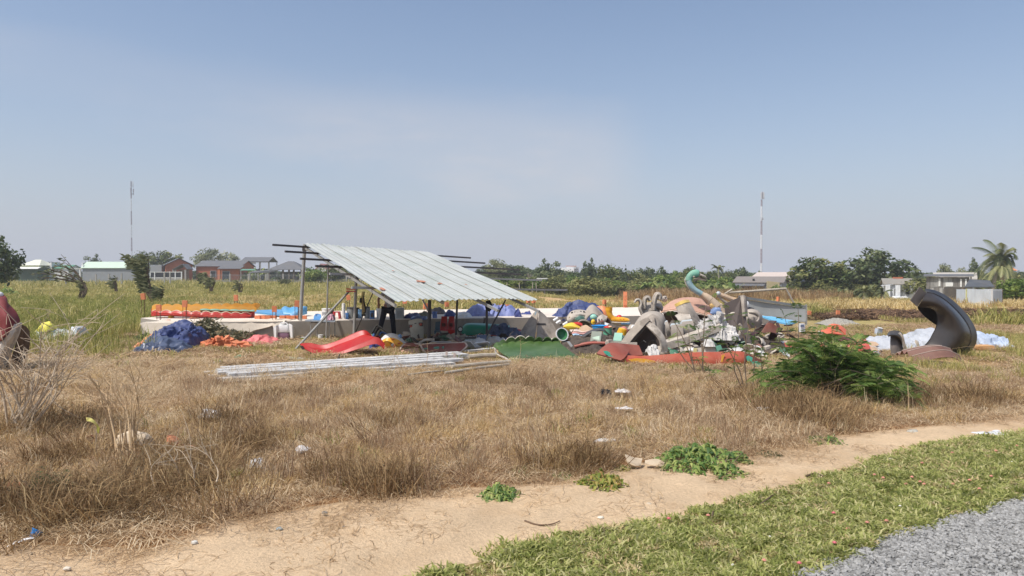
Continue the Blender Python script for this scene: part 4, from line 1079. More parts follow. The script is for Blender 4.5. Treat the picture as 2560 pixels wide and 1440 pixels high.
gable(t,q(2362,0).x,q(2432,0).x,q(0,697).z,q(0,683).z,0,0,5,GREYW,mat('pale_tin_mat',(184,178,168),.6,.08,2,.25,stretch=(6,1,1)),.3,'x')
face(t)
t=far('dark_lean_to','dark sagging sheet roof behind the zinc enclosure','shelter',2450,66);q=t.p
t.part('roof',MB().prism([q(2412,719),q(2486,719),q(2474,703,2.4),q(2424,700,2.4)],(0,0,.08)),mat('dark_sheet_mat',(84,88,92),.6,.2,1.5,.2),smooth=False)
for x_ in(2415,2450,2482):t.part('post',MB().box((q(x_,0).x,.1,q(0,719.5).z/2),(.1,.1,q(0,719.5).z)),BARK)
t.part('back_wall',MB().box((q(2440,0).x,2.2,.7),(2.6,.1,1.4)),mat('shack_inner_mat',(96,92,88)))
t=far('zinc_enclosure','pale corrugated zinc enclosure standing at the field edge','shack',2490,46);q=t.p
zn=mat('zinc_mat',(206,212,216),.45,.08,3,.25,(160,158,150),.25,stretch=(1,1,.4))
def corr(t,A,B,z0,z1,m,amp=.012,pitch=.075,name='zinc_sheet'):
 A=Vector(A);B=Vector(B);L_=(B-A).length;u=(B-A)/L_;nrm=Vector((u.y,-u.x,0));n=max(4,int(L_/pitch*4))
 rows=[[A+u*L_*i/n+nrm*amp*math.sin(2*PI*i/4)+Vector((0,0,z))for i in range(n+1)]for z in(z0,z1)]
 t.part(name,MB().shell(rows,.004),m,angle=60)
bz_=0.0;A0,A1,A2=q(2424,0),q(2487,0,-.9),q(2513,0,.6)
A0,A1,A2=(Vector((v.x,v.y,0))for v in(A0,A1,A2))
for i in range(3):corr(t,A0.lerp(A1,i/3),A0.lerp(A1,(i+1)/3+.01),.02*i,q(0,722).z-.02*(i%2),zn)
for i in range(2):corr(t,A1.lerp(A2,i/2),A1.lerp(A2,(i+1)/2),0,q(0,723).z-.02*i,zn)
corr(t,A2,A0+Vector((.2,1.4,0)),0,q(0,724).z,zn)
t.part('corner_strip',MB().box((A1.x,A1.y-.03,q(0,722).z/2),(.10,.03,q(0,722).z)),WHITEW)
t.part('edge_strip',MB().box((A0.x-.03,A0.y-.01,q(0,722).z/2),(.06,.04,q(0,722).z)),mat('yellow_strip_mat',(206,204,140),.7))
for v in(A0,A1,A2):t.part('post',MB().box((v.x+.05,v.y+.08,.6),(.07,.07,1.2)),BARK)
t=far('orange_roof_house','bright orange roofed house far right behind the palm','house',2538,180);q=t.p
gable(t,q(2531,0).x,q(2548,0).x,q(0,676).z,q(0,664).z,0,0,6,WHITEW,mat('orange_roof_mat',(226,144,96),.7),.2,'x')
t=far('red_white_house','red and white gabled house behind trees right of the shed post','house',800,172);q=t.p
gable(t,q(788,0).x,q(812,0).x,q(0,671).z,q(0,660).z,0,0,6,WHITEW,mat('red_roof_mat',(188,130,126),.7),.3,'y')
# ---------- shapes for the scrap yard
def cr(pts,n):
 """smooth resampling of a polyline to n points"""
 pts=[Vector(p)for p in pts]
 if len(pts)==2:return[pts[0].lerp(pts[1],i/(n-1))for i in range(n)]
 out=[]
 for i in range(n):
  s=i/(n-1)*(len(pts)-1);k=min(int(s),len(pts)-2);f=s-k
  p0,p1,p2,p3=pts[max(k-1,0)],pts[k],pts[k+1],pts[min(k+2,len(pts)-1)]
  out.append(0.5*((2*p1)+(p2-p0)*f+(2*p0-5*p1+4*p2-p3)*f*f+(3*p1-p0-3*p2+p3)*f**3))
 return out
def px3(t,p):return t.p(p[0],p[1],p[2]if len(p)>2 else 0.0)
def loft(t,lines,th=.012,n=20,k=None,mb=None,mi=0,rough=0,seed=0):
 L_=[cr([px3(t,p)for p in ln],n)for ln in lines]
 k=k or(len(lines)-1)*4+1
 rows=[[None]*n for _ in range(k)]
 for j in range(n):
  col=cr([L_[i][j]for i in range(len(L_))],k)
  for i in range(k):
   q=col[i]
   if rough:q=q+Vector((mnoise.noise(q*3+Vector((seed,0,0))),mnoise.noise(q*3+Vector((seed,5,0))),mnoise.noise(q*3+Vector((seed,9,0)))))*rough
   rows[i][j]=q
 mb=mb or MB();mb.shell(rows,th,mi);return mb
def poly(t,pts,th=.02,mb=None,off=None):
 mb=mb or MB();return mb.prism([px3(t,p)for p in pts],off or(0,th,0))
def line(t,pts,r,n=8,m=None,mb=None,res=None):
 mb=mb or MB();q=[px3(t,p)for p in pts]
 if res:q=cr(q,res)
 return mb.tube(q,r,n)
def mound(t,x0,x1,tops,base,dep,seed,fold=.10,n=34,m=18,dy=0,sharp=.5,scale=2.2,th=.008):
 """a sheet thrown over a heap: traced skyline, creased along its own surface, hem on the ground"""
 xs=[p[0]for p in tops];tys=[p[1]for p in tops];m=int(m*1.3);n=int(n*1.2)
 zb=t.p((x0+x1)/2,base,dy).z;A=np.zeros((m,n,3));hem=np.zeros((m,n,1))
 for i in range(m):
  v=i/(m-1);c=1-abs(2*v-1)
  for j in range(n):
   u=j/(n-1);px=x0+(x1-x0)*u
   q=t.p(px,base,dy);top=max(.01,t.p(px,float(np.interp(px,xs,tys)),dy).z-zb)
   e=min(1,c*1.35)**sharp;ed=min(1,c*4,u*6,(1-u)*6)
   w=1+.35*mnoise.noise(Vector((u*4,seed,0)))+.2*mnoise.noise(Vector((u*11,seed,2)))
   A[i,j]=(q.x,dy+(v-.5)*dep*w,zb+top*e*(1+.25*mnoise.noise(Vector((u*5,v*4,seed)))*(1-abs(2*v-1))));hem[i,j]=.25+.75*ed
 N=np.cross(np.gradient(A,axis=1),np.gradient(A,axis=0));N/=np.maximum(np.linalg.norm(N,axis=2,keepdims=True),1e-9)
 rows=[]
 for i in range(m):
  row=[]
  for j in range(n):
   p=Vector(A[i,j]);s=p*scale+Vector((seed*7.7,0,seed));s=s+Vector((mnoise.noise(s*.8),mnoise.noise(s*.8+Vector((5,5,5))),mnoise.noise(s*.8+Vector((9,1,4)))))*.7
   f_=.55*(1-3.2*abs(mnoise.noise(s)))+.35*(1-3.2*abs(mnoise.noise(s*2.3)))+.18*(1-3*abs(mnoise.noise(s*5.1)))
   p=p+Vector(N[i,j])*fold*(f_-.2)*float(hem[i,j])
   p.z=max(zb+.006+.004*abs(f_),p.z);row.append(p)
  rows.append(row)
 return MB().shell(rows,th)
def fabric(name,rgb,var=.12,rough=.55,dirt=.18,dc=(170,160,146),spec=.35,scale=2.5,**kw):return mat(name,rgb,rough,var,scale,dirt,dc,0,.25,14,spec,**kw)
def plastic(name,rgb,rough=.35,dirt=.2,var=.08,dc=(176,160,138),**kw):return mat(name,rgb,rough,var,3,dirt,dc,0,.06,20,.45,**kw)
GREYFG=mat('grey_fibreglass_mat',(168,157,145),.8,.22,4,.4,(202,192,176),patch=(118,106,96),pscale=3.2,pamt=.6)
PALEFG=mat('pale_fibreglass_mat',(196,186,172),.75,.22,4,.5,(136,122,108),patch=(118,106,94),pscale=3,pamt=.55)
WHITEP=plastic('white_plastic_mat',(232,232,230),.4,.25)
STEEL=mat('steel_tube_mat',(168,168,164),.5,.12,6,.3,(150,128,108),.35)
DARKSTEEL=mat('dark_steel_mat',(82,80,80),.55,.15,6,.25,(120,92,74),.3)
BRICK=mat('loose_brick_mat',(214,128,88),.9,.14,9,.25,(228,176,140),bump=.3,rnd=.14)
RUST=mat('rebar_mat',(110,74,56),.85,.25,12,.1)
BLACKP=plastic('black_plastic_mat',(44,42,42),.4,.25)
BLUETARP=fabric('blue_tarp_mat',(60,72,116),.2,.55,.35,(122,128,156))
NAVY=fabric('navy_cloth_mat',(58,66,104),.2,.7,.25,(120,124,146))
# ---- concrete platform
pf=[(-9.3,20.45),(-6.2,21.3),(0,23.0),(6,24.66),(9.0,25.45),(9.6,32.0),(4,30.6),(-4,28.3),(-10.6,26.4),(-11.5,22.9)]
t=T('concrete_platform','low concrete platform with a bright dusty top behind the shed','platform',at=(0,0,0))
conc_top=mat('platform_top_mat',(226,214,199),.9,.07,1.2,.35,(214,196,172))
conc_side=mat('platform_side_mat',(162,154,144),.95,.10,1.5,.4,(142,132,120),patch=(126,116,104),pscale=.8,pamt=.4)
mb=MB();n=len(pf)
mb.add([(x,y,.5)for x,y in pf],[tuple(range(n))],0)
mb.add([(x,y,z)for z in(-.1,.5)for x,y in pf],[(i,(i+1)%n,n+(i+1)%n,n+i)for i in range(n)],1)
t.solo(mb,[conc_top,conc_side],smooth=False)
t=T('sand_spill','white sand spilling over the left front corner of the platform','sand heap',560,838,0)
rows=[]
for i in range(12):
 v=i/11;row=[]
 for j in range(46):
  u=j/45;px=446+(745-446)*u
  yf=21.3+.275*(t.p(px,800).x+t.b.x+6.2)
  X=t.p(px,800).x;e=(.15+.85*math.sin(PI*min(1,u*1.0))**.5)
  rn=.12*mnoise.noise(Vector((px*.03,v*2,1)));f_=(.10+.35*max(0,mnoise.noise(Vector((px*.025,3,1))))+.4*max(0,.25-u))*e
  yy=yf-t.b.y+1.2-v*(1.2+f_);z=.515+.03*mnoise.noise(Vector((px*.05,v*3,0)))if yy+t.b.y>yf-.05 else max(0.01,.5*(1-((yf-.05-t.b.y-yy)/max(.08,f_))**.8)+rn*.4)
  row.append(Vector((X,yy,z)))
 rows.append(row)
t.solo(MB().shell(rows,-.02),mat('white_sand_mat',(222,209,190),.95,.08,2,.4,(196,180,158),bump=.5))
t=T('brick_course','short course of orange bricks laid on the platform below the blue slide','brickwork',690,797,.5)
for i in range(9):
 px=644+i*13.5+(8 if i>3 else 0)
 c=t.p(px,794.5,(.05*(i%2))-.1)
 t.part('brick',MB().box((c.x,c.y,.055+.0*i),(.155,.10,.10),(0,0,.04*(-1)**i)),BRICK,smooth=False)
# ---- bricks set on bundles of rebar
stakes=[(358,733,749,26.2,0),(397,762,778,21.9,.5),(462,751,768,22.3,.5),(590,737,752,27.2,.5),(686,765,780,21.8,.5),(742,751,767,21.9,.5),(871,737,750,28.2,.5),(1012,750,759,28.4,.5),(1064,758,773,26.5,.5),(1117,755,767,29.0,.5),(1211,760,766,29.6,.5),(1254,761,768,29.8,.5),(1268,761,768,29.2,.5),(1321,752,757,30.4,.5),(1334,752,757,29.6,.5),(1511,749,761,30.8,.5),(1945,742,753,34,.5),(2023,777,787,31,.5),(2095,776,786,31.4,.5)]
slab=['brick capped rebar stake beside the dark wind bent shrub','leftmost brick capped stake in front of the red and yellow boat','taller brick capped stake in the middle of the red and yellow boat','brick capped stake in the grass behind the right half of the boat','brick capped stake at the tip of the blue slide','brick capped stake by the tall left shed post','brick capped stake seen between diagonal brace and shed post','brick capped stake right of the standing person','dark shaded brick stake under the roof beside the black post','brick capped stake left of the thin black shed post','brick just showing over the blue tarp left of the black bag','left brick of the close pair over the blue tarp','right brick of the close pair over the blue tarp','left brick of the pair under the roof corner','right brick of the pair under the roof corner','brick capped stake behind the yellow spout','orange brick showing above the grey metal side panel','brick capped stake just right of the metal side panel','rightmost brick capped stake by the gravel heap']
for i,(px,y0,y1,d,zb)in enumerate(stakes):
 g=P(px,y1,d);t=T('brick_stake',slab[i],'brick stake',at=(g.x,d,zb),group='bricks set on rebar stakes around the platform')
 hb=(y1-y0)*t.k;w=min(.14,max(.10,11*t.k));zc=P(px,(y0+y1)/2,d).z-zb
 t.part('brick',MB().box((0,0,zc),(w,.10,hb),(0,R((i*37)%11-5),R((i*53)%50))),BRICK,smooth=False)
 for sx,sy in((-.045,-.03),(.045,-.03),(.04,.035)):
  t.part('rebar',MB().tube([(sx,sy,-.05 if zb else-.05),(sx*1.05,sy,max(.05,zc))],.008,5),RUST)
t=T('brick_column','tall orange brick column with a splayed foot behind the yellow spout','brick column',at=tuple(P(1563,765,30.5).xy)+(.5,))
zb=t.b.z;z0,z1=P(1563,763,30.5).z-zb,P(1563,729,30.5).z-zb
for k in range(3):
 za=z0+(z1-z0)*k/3;zc=z0+(z1-z0)*(k+1)/3
 t.part('brick',MB().box((0,0,(za+zc)/2),(.13,.11,zc-za-.008),(0,0,.15)),BRICK,smooth=False)
t.part('foot',MB().prism([(-.06,0,z0-.004),(.06,0,z0-.004),(.19,0,z0-.20),(-.08,0,z0-.16)],(0,.1,0)),BRICK,smooth=False)
for s in(-.05,.05):t.part('rebar',MB().tube([(s,.04,-.05),(s,.04,z0)],.008,5),RUST)
# ---- red and yellow boat rim
RED=plastic('boat_red_mat',(182,46,40),.4,.18);YEL=plastic('boat_yellow_mat',(224,158,44),.4,.3);TRIM=plastic('trim_white_mat',(226,206,176),.5,.2);TEALT=plastic('teal_trim_mat',(78,140,118),.5,.2)
t=T('scalloped_boat','long red and yellow scalloped boat lying on the platform','boat',515,796,.5)
def scal(x0,x1,b0,b1,t0,t1,amp,ns,dyf,th=.03,n=73):
 A,B=[],[]
 for i in range(n):
  u=i/(n-1);px=x0+(x1-x0)*u;dy=dyf(u)
  sc=abs(math.sin(PI*ns*u))**.75
  A.append(t.p(px,b0+(b1-b0)*u,dy));B.append(t.p(px,t0+(t1-t0)*u-amp*sc,dy+.03))
 return A,B
bow=lambda u:.30*(2*u-1)**2
A,B=scal(380,627,786,797,779,786,5,10,lambda u:bow(u)-.12)
t.part('hull',MB().shell([A,[a.lerp(b,.5)+Vector((0,-.03,0))for a,b in zip(A,B)],B],.03),RED)
t.part('hull_trim',MB().tube([b+Vector((0,-.005,0))for b in B],.010,5),TRIM)
A,B=scal(378,637,790,797,771,775,0,10,lambda u:.30*(2*u-1)**2+.10)
t.part('inner_wall',MB().shell([A,B],.03),RED)
A,B=scal(380,641,777,779,768,769,4,11,lambda u:.3*(2*u-1)**2+.06)
t.part('lower_collar',MB().shell([A,B],.03),YEL)
A,B=scal(380,641,771,774,765,762,5,10.5,lambda u:.3*(2*u-1)**2+.32)
t.part('upper_collar',MB().shell([A,B],.03),YEL)
t.part('prow',loft(t,[[(636,775,.5),(644,772,.55),(650,766,.6)],[(634,764,.5),(643,758,.5),(651,760,.6)]],.03),YEL)
A,B=scal(500,636,775,778,773,776,2,5.5,lambda u:.02+.1*u)
t.part('teal_trim',MB().shell([A,B],.02),TEALT)
t.part('deck',poly(t,[(384,788,.0),(380,778,.55),(630,778,.65),(628,791,.1)],0,off=(0,0,.03)),RED)
# ---- blue slide end
BLUE=plastic('sky_blue_plastic_mat',(84,158,206),.4,.3)
t=T('blue_slide','sky blue plastic slide end with a wavy back lying on the platform','slide',720,792,.5)
t.part('chute',poly(t,[(637,784,.25),(640,779,.9),(706,777,1.2),(738,788,0),(712,791,-.25)],0,off=(0,0,.05)),BLUE)
t.part('back',loft(t,[[(716,791,-.1),(733,791,-.15),(750,789,.05),(768,785,.3)],[(706,780,0),(726,781,-.05),(748,778,.0),(768,777,.3)],[(704,770,.35),(713,765,.3),(724,769,.3),(736,766,.3),(750,769,.3),(760,765,.3),(768,767,.4)],[(704,778,.8),(724,776,.8),(748,776,.8),(768,776,.8)]],.03,24),BLUE)
# ---- left heap
t=T('blue_tarp','crumpled blue tarpaulin heaped at the left of the yard','tarpaulin',440,868,0)
t.solo(mound(t,380,505,[(380,848),(400,834),(425,820),(445,813),(470,814),(490,824),(500,842),(505,864)],870,1.7,3,.15,76,44,0,.55,2.6),BLUETARP)
t=T('dark_plastic_sheet','dark shiny plastic sheet spread at the foot of the blue tarpaulin','plastic sheet',410,877,0)
t.solo(mound(t,345,470,[(345,873),(375,858),(400,848),(430,852),(455,860),(470,872)],877,1.0,8,.12,40,16,-.3,.6),fabric('dark_sheet_plastic_mat',(64,74,98),.3,.3,.25,(176,184,200)))
t=T('orange_tarp','crumpled orange sheet at the left foot of the blue tarpaulin','sheet',375,866,0)
t.solo(mound(t,352,402,[(352,862),(362,846),(378,838),(392,842),(402,858)],866,.9,12,.12,26,14,.1),fabric('orange_sheet_mat',(232,150,110),.12,.6,.1,rough=.6)if False else fabric('orange_sheet_mat',(232,150,110),.12,.6,.1))
t=T('orange_cloth','orange brown cloth bunched on top of the heap behind the blue tarpaulin','cloth',412,845,0)
t.solo(mound(t,388,436,[(388,836),(398,818),(410,808),(424,806),(432,812),(436,832)],845,.9,15,.12,26,14,.2),fabric('orange_brown_cloth_mat',(208,132,96),.15,.7,.15))
t=T('yellow_sheet','bright yellow sheet crumpled at the top of the left heap','sheet',415,838,0)
t.solo(mound(t,393,440,[(393,824),(404,804),(418,796),(432,789),(440,802)],838,.8,18,.10,24,12,.5),fabric('yellow_sheet_mat',(234,208,92),.1,.55,.1))
t=T('pale_yellow_sheet','pale yellow sheet drooping at the back left of the heap','sheet',388,845,0)
t.solo(mound(t,374,404,[(374,836),(384,818),(396,812),(404,824)],845,.6,21,.09,20,12,.5),fabric('pale_yellow_sheet_mat',(222,214,142),.1,.55,.1))
def brick_heap(name,label,px,py,z,spots,seed):
 t=T(name,label,'brick pile',px,py,z);rr=random.Random(seed)
 for(bx,by,dy)in spots:
  c=t.p(bx,by,dy)
  t.part('brick',MB().box((c.x,c.y,max(c.z,.045)),(.20,.10,.10),(rr.uniform(-.5,.5),rr.uniform(-.5,.5),rr.uniform(0,3.1))),BRICK,smooth=False)
 return t
rr=random.Random(8);sp=[]
for i in range(60):
 u=rr.random();bx=503+118*u;hgt=1-abs(u-.45)*1.6
 by=869-rr.random()*27*max(.2,hgt);sp.append((bx,by,rr.uniform(-.35,.35)+(869-by)*.012))
brick_heap('brick_pile','heap of loose orange bricks below the cut branches',560,870,0,sp,3)
brick_heap('brick_pile','few orange bricks lying on top of the heap behind the blue tarpaulin',485,840,0,[(463,804,.3),(472,801,.5),(484,798,.3),(496,800,.5),(478,810,.1),(490,812,.2),(504,808,.5),(467,814,.2),(497,816,.2),(482,822,.2),(470,828,.3),(495,826,.4)],5)
brick_heap('brick_pile','two pale orange bricks on the branches right of the heap',548,836,0,[(542,820,.3),(552,822,.2),(547,828,.3),(556,831,.3)],7)
def branch_heap(label,px,py,x0,x1,top,seed,nl=1400):
 t=T('branch_heap',label,'branches',px,py,0);r=np.random.default_rng(seed);tw=MB()
 for i in range(26):
  a=t.p(x0+(x1-x0)*r.random(),py-2,r.uniform(-.4,.4));b=a+Vector((r.uniform(-.6,.6),r.uniform(-.3,.3),r.uniform(.05,.35)))
  tw.tube([a,(a+b)/2+Vector((0,0,.08)),b],[.012,.009,.004],5)
 t.part('twigs',tw,BARK,kind='stuff')
 u=r.uniform(0,1,nl);px_=x0+(x1-x0)*u
 H=np.array([t.p(p,np.interp(p,[q[0]for q in top],[q[1]for q in top])).z for p in px_])
 pos=np.stack([np.array([t.p(p,py).x for p in px_]),r.normal(0,.32,nl),H*r.uniform(.15,1.0,nl)],1)
 q=r.normal(size=(nl,3));q[:,2]*=.5;q/=np.linalg.norm(q,axis=1,keepdims=True);b=np.cross(q,r.normal(size=(nl,3)));b/=np.linalg.norm(b,axis=1,keepdims=True)
 s=(.05*r.uniform(.5,1.3,nl))[:,None]
 V=np.stack([pos-q*s*1.6,pos+b*s*.5,pos+q*s*1.6,pos-b*s*.5],1).reshape(-1,3)
 t.part('leaves',np_mesh('leaves',V,np.arange(nl*4).reshape(-1,4),leaf_mat('wilted_leaf_mat',[(74,76,58),(104,106,80),(134,128,98),(150,128,96)],.2,.7,0),np.repeat(r.uniform(0,1,nl),4)),None,kind='stuff')
branch_heap('heap of wilted cut branches over the brick heap',520,855,488,640,[(488,830),(505,800),(520,790),(540,812),(560,826),(600,832),(640,842)],4,2600)
branch_heap('small wilted branches on the white sand edge',600,840,570,622,[(570,822),(598,808),(622,822)],6,260)
t=T('pink_cloth','pink cloth lying crumpled in front of the platform wall','cloth',650,858,0)
t.solo(mound(t,608,692,[(608,853),(630,843),(650,838),(675,846),(692,852)],858,.8,25,.10,34,14,0),fabric('pink_cloth_mat',(226,124,124),.12,.6,.1))
t=T('liquid_canister','white plastic canister half full of purple liquid by the platform wall','canister',709,849,0)
w=17*t.k
def rbox(mb,w,dpt,z0,z1,n=20,e=.35,mi=0,sx=1.0,top=1.0):
 rows=[]
 for z,s in((z0,.0),(z0,.94),(z0+.02,1),(z1-.05,top),(z1,top*.86),(z1,0)):
  rows.append([Vector((math.copysign(abs(math.cos(2*PI*j/n))**e,math.cos(2*PI*j/n))*w*s,math.copysign(abs(math.sin(2*PI*j/n))**e,math.sin(2*PI*j/n))*dpt*s,z))for j in range(n)])
 return mb.grid(rows,True,mi)
h=40*t.k
t.part('liquid',rbox(MB(),w,w*.8,0,h*.48),plastic('purple_liquid_mat',(128,94,112),.3,.1))
t.part('body',rbox(MB(),w*1.02,w*.82,h*.47,h*.92,top=.92),WHITEP)
t.part('cap',MB().lathe([(.0,h*.91),(.07,h*.91),(.07,h*.99),(0,h*.99)],12,(-.03,0,0)),WHITEP)
t.part('handle',MB().tube(cr([(-.1,0,h*.9),(-.06,0,h*1.04),(.08,0,h*1.04),(.12,0,h*.9)],9),.018,6),WHITEP)
t.part('strap',loft(t,[[(684,818,-.1),(690,814,-.2),(696,812,-.1)],[(686,845,-.12),(690,845,-.22),(693,844,-.15)]],.01),WHITEP)
t.part('strap',loft(t,[[(722,809,-.1),(730,812,-.2),(735,822,-.1)],[(727,845,-.12),(731,846,-.22),(734,846,-.15)]],.01),WHITEP)
t=T('clear_plastic_sheet','torn clear plastic sheeting caught in the tall grass at the left','plastic sheet',140,858,0)
t.solo(mound(t,74,212,[(74,850),(95,836),(125,826),(150,832),(180,828),(205,818),(212,834)],858,1.0,31,.16,44,14,0,.5,2.6),fabric('clear_sheet_mat',(206,212,214),.12,.3,.1))
t=T('yellow_bag','small yellow plastic bag on the torn clear sheeting','bag',116,832,.28)
t.solo(mound(t,101,132,[(101,822),(110,809),(122,806),(130,812),(132,824)],828,.5,33,.08,20,12,0),fabric('yellow_bag_mat',(232,220,96),.1,.45,.05))
t=T('white_scrap','white scrap of paper in the grass right of the torn sheeting','paper',232,838,0)
t.solo(mound(t,226,240,[(226,834),(232,824),(240,834)],838,.3,35,.05,10,8,0),WHITEP)
# ---- maroon and white ride shell at the left edge
t=T('ride_shell','maroon and white fibreglass ride shell cut off by the left picture edge','ride shell',20,932,0)
MAR=plastic('maroon_mat',(116,46,46),.75,.35,dc=(158,96,90));DMAR=plastic('dark_maroon_mat',(62,34,36),.5,.2)
t.part('hood',loft(t,[[(-60,700,.6),(-12,728,.5),(13,742,.3),(19,763,.2),(36,784,.1),(43,800,.1)],[(-70,740,.2),(-20,765,.0),(5,775,-.1),(16,790,-.2),(28,803,-.15),(34,812,-.1)],[(-90,830,.1),(-30,850,-.1),(0,850,-.2),(14,838,-.25),(24,824,-.2),(30,816,-.1)]],.03,30,26,rough=.06),MAR)
t.part('hood_edge',loft(t,[[(11,742,.3),(20,764,.2),(37,785,.1),(45,800,.08)],[(4,752,.1),(12,775,.05),(28,794,0),(38,806,0)]],.02,16),DMAR)
t.part('band',loft(t,[[(51,806,.1),(46,830,.1),(34,859,.1),(19,894,.1),(0,934,.1),(-30,945,.1)],[(40,810,-.12),(30,835,-.2),(12,862,-.2),(-6,900,-.2),(-30,930,-.2),(-60,940,-.2)],[(28,817,-.1),(10,842,-.15),(-8,866,-.1),(-40,890,-.1),(-70,900,-.1),(-90,910,0)]],.03,24),PALEFG)
t.part('cap',MB().ball(t.p(-2,737,.3),(.07,.07,.06),10,8),WHITEP)
t.part('backing',loft(t,[[(52,811,.2),(62,816,.3),(70,828,.4)],[(42,850,.2),(56,858,.3),(71,874,.4)],[(25,905,.2),(36,915,.3),(45,918,.4)]],.03,14),mat('brown_fabric_mat',(98,78,62),.9,.3,5,.2,stretch=(6,6,.6)))
t.part('foot',loft(t,[[(5,905,.2),(20,905,.3)],[(-4,931,.2),(22,931,.3)]],.03,6),DMAR)
# ---------- the open shed
TL,BL,TR,BR=P(757,608,21.5),P(985,751,15.5),P(1065,630,26.0),P(1335,748,20.0)
t=T('open_shed','open lean-to shed of grey pipes with a sloping pale corrugated roof','shed',at=(-3.2,21,0))
o0=t.b
def rp(e,v,up=0.0):
 a=TL.lerp(TR,e);b=BL.lerp(BR,e);p=a.lerp(b,v)
 return p-o0+RN*up
RN=(BL-TL).cross(TR-TL).normalized()
if RN.z<0:RN=-RN
roof_m=mat('roof_sheet_mat',(190,192,186),.5,.06,1.5,.35,(150,150,136),.1,.1,12,.35,patch=(158,168,158),pscale=1.2,pamt=.4)
NS=8;rr=random.Random(2)
for i in range(NS):
 e0,e1=i/NS-.006,(i+1)/NS+.006;n=4*8+1
 lift=.003*(i%2);vo=rr.uniform(-.012,.012);v1=1+rr.uniform(-.01,.02)
 rows=[]
 for k in range(9):
  v=vo+(v1-vo)*k/8;row=[]
  for j in range(n):
   e=e0+(e1-e0)*j/(n-1);ph=(j/8)%1
   prof=.013*(1+math.cos(2*PI*ph))
   row.append(rp(e,v,prof+lift+.03*mnoise.noise(Vector((e*6,v*3,0)))))
  rows.append(row)
 t.part('roofing_sheet',MB().shell(rows,-.003),roof_m,angle=60)
rustm=mat('rust_patch_mat',(186,120,92),.85,.3,14,.4,(210,190,170))
for(e,v,se,sv)in((.02,.87,.012,.02),(.36,.74,.03,.016),(.47,.77,.018,.010),(.66,.78,.008,.008),(.30,.56,.008,.006)):
 ring=[rp(e+se*math.cos(a)*(1+.4*mnoise.noise(Vector((a,e*9,0)))),v+sv*math.sin(a)*(1+.5*mnoise.noise(Vector((a,v*9,3)))),.042)for a in[2*PI*q/14 for q in range(14)]]
 t.part('rust_patch',MB().prism(ring,RN*.004),rustm,smooth=False)
def solve_e(v,px):
 lo,hi=-2.0,4.0
 for _ in range(50):
  m=(lo+hi)/2;p=rp(m,v)+o0
  q=1280+p.x/(p.y)*FPX
  if q<px:lo=m
  else:hi=m
 return lo
for v,xl,xr in((.05,683,1177),(.19,714,1213),(.33,752,1300),(.46,790,1302),(.59,825,1355),(.80,880,1418)):
 a,b=rp(solve_e(v,xl),v,-.05),rp(solve_e(v,xr),v,-.05)
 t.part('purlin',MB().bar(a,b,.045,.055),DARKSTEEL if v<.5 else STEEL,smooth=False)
for e,v0,v1 in((.015,-.02,1.0),(.33,0,.97),(.60,0,1.09),(.90,0,1.12)):
 t.part('rafter',MB().bar(rp(e,v0,-.12),rp(e,v1,-.12),.05,.06),STEEL,smooth=False)
def post(px0,py0,px1,py1,d,r,m,foot=True):
 a,b=P(px0,py0,d),P(px1,py1,d)
 if foot:a.z=-.1
 t.part('post',MB().tube([a-o0,(a+b)/2-o0,b-o0],r,10),m)
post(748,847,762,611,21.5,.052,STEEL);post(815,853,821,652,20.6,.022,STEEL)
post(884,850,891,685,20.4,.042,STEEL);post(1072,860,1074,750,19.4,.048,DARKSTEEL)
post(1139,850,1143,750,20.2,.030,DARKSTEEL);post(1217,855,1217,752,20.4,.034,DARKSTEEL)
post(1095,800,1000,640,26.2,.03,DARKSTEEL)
t.part('brace',MB().tube([P(738,874,18.1)-o0,P(873,728,20.2)-o0],.030,8),STEEL)
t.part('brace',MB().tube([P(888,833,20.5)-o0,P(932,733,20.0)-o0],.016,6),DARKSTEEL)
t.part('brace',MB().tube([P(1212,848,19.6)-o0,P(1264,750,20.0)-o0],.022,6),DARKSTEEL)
t.part('joint',MB().box(P(891,700,20.3)-o0,(.12,.1,.1)),DARKSTEEL)
t.part('joint',MB().box(P(762,622,21.5)-o0,(.12,.12,.12)),DARKSTEEL)
a,b=P(867,725,20.1)-o0,P(890,726,20.1)-o0
t.part('red_bracket',MB().bar(a+Vector((0,-.06,.03)),b+Vector((0,-.06,.03)),.05,.035).bar(a+Vector((0,-.06,-.03)),b+Vector((0,-.06,-.03)),.05,.035),plastic('red_bracket_mat',(196,74,50),.5,.3),smooth=False)
t=T('hanging_strap','khaki straps hanging from the shed crossbar left of the person','straps',at=P(908,729,19.9))
KH=fabric('khaki_mat',(142,126,88),.2,.8,.2);BLK=fabric('black_cloth_mat',(34,33,34),.2,.8,.1)
t.part('strap',loft(t,[[(905,729),(907,729)],[(904,750,.02),(908,752,.02)],[(905,772),(912,772)],[(905,786,.03),(912,787,.03)]],.02,6),KH)
t.part('strap',loft(t,[[(909,729,.04),(912,729,.04)],[(908,748),(911,749)],[(911,768,.06),(915,768,.06)],[(909,784),(915,782)]],.02,6),BLK)
t.part('buckle',MB().box(t.p(909,788),(.10,.04,.05)),BLK)
t.part('pouch',loft(t,[[(900,746),(904,744)],[(899,757,-.02),(904,757,-.02)]],.03,5),BLK)
t=T('black_bag','black bag hanging under the roof edge on the right shed post','bag',at=P(1222,752,20.1))
t.part('body',MB().ball(t.p(1222,764),(.10,.08,.145),14,10,0,.35,4),BLK)
t.part('tail',MB().tube([t.p(1224,774),t.p(1224,786)],[.012,.006],6),BLK)
t.part('flap',MB().ball(t.p(1233,762),(.03,.03,.02),8,6),fabric('brown_flap_mat',(110,80,62)))
t=T('cable_bundle','dark cables hanging beside the right shed post','cables',1210,836,0)
mb=MB();rr=random.Random(6)
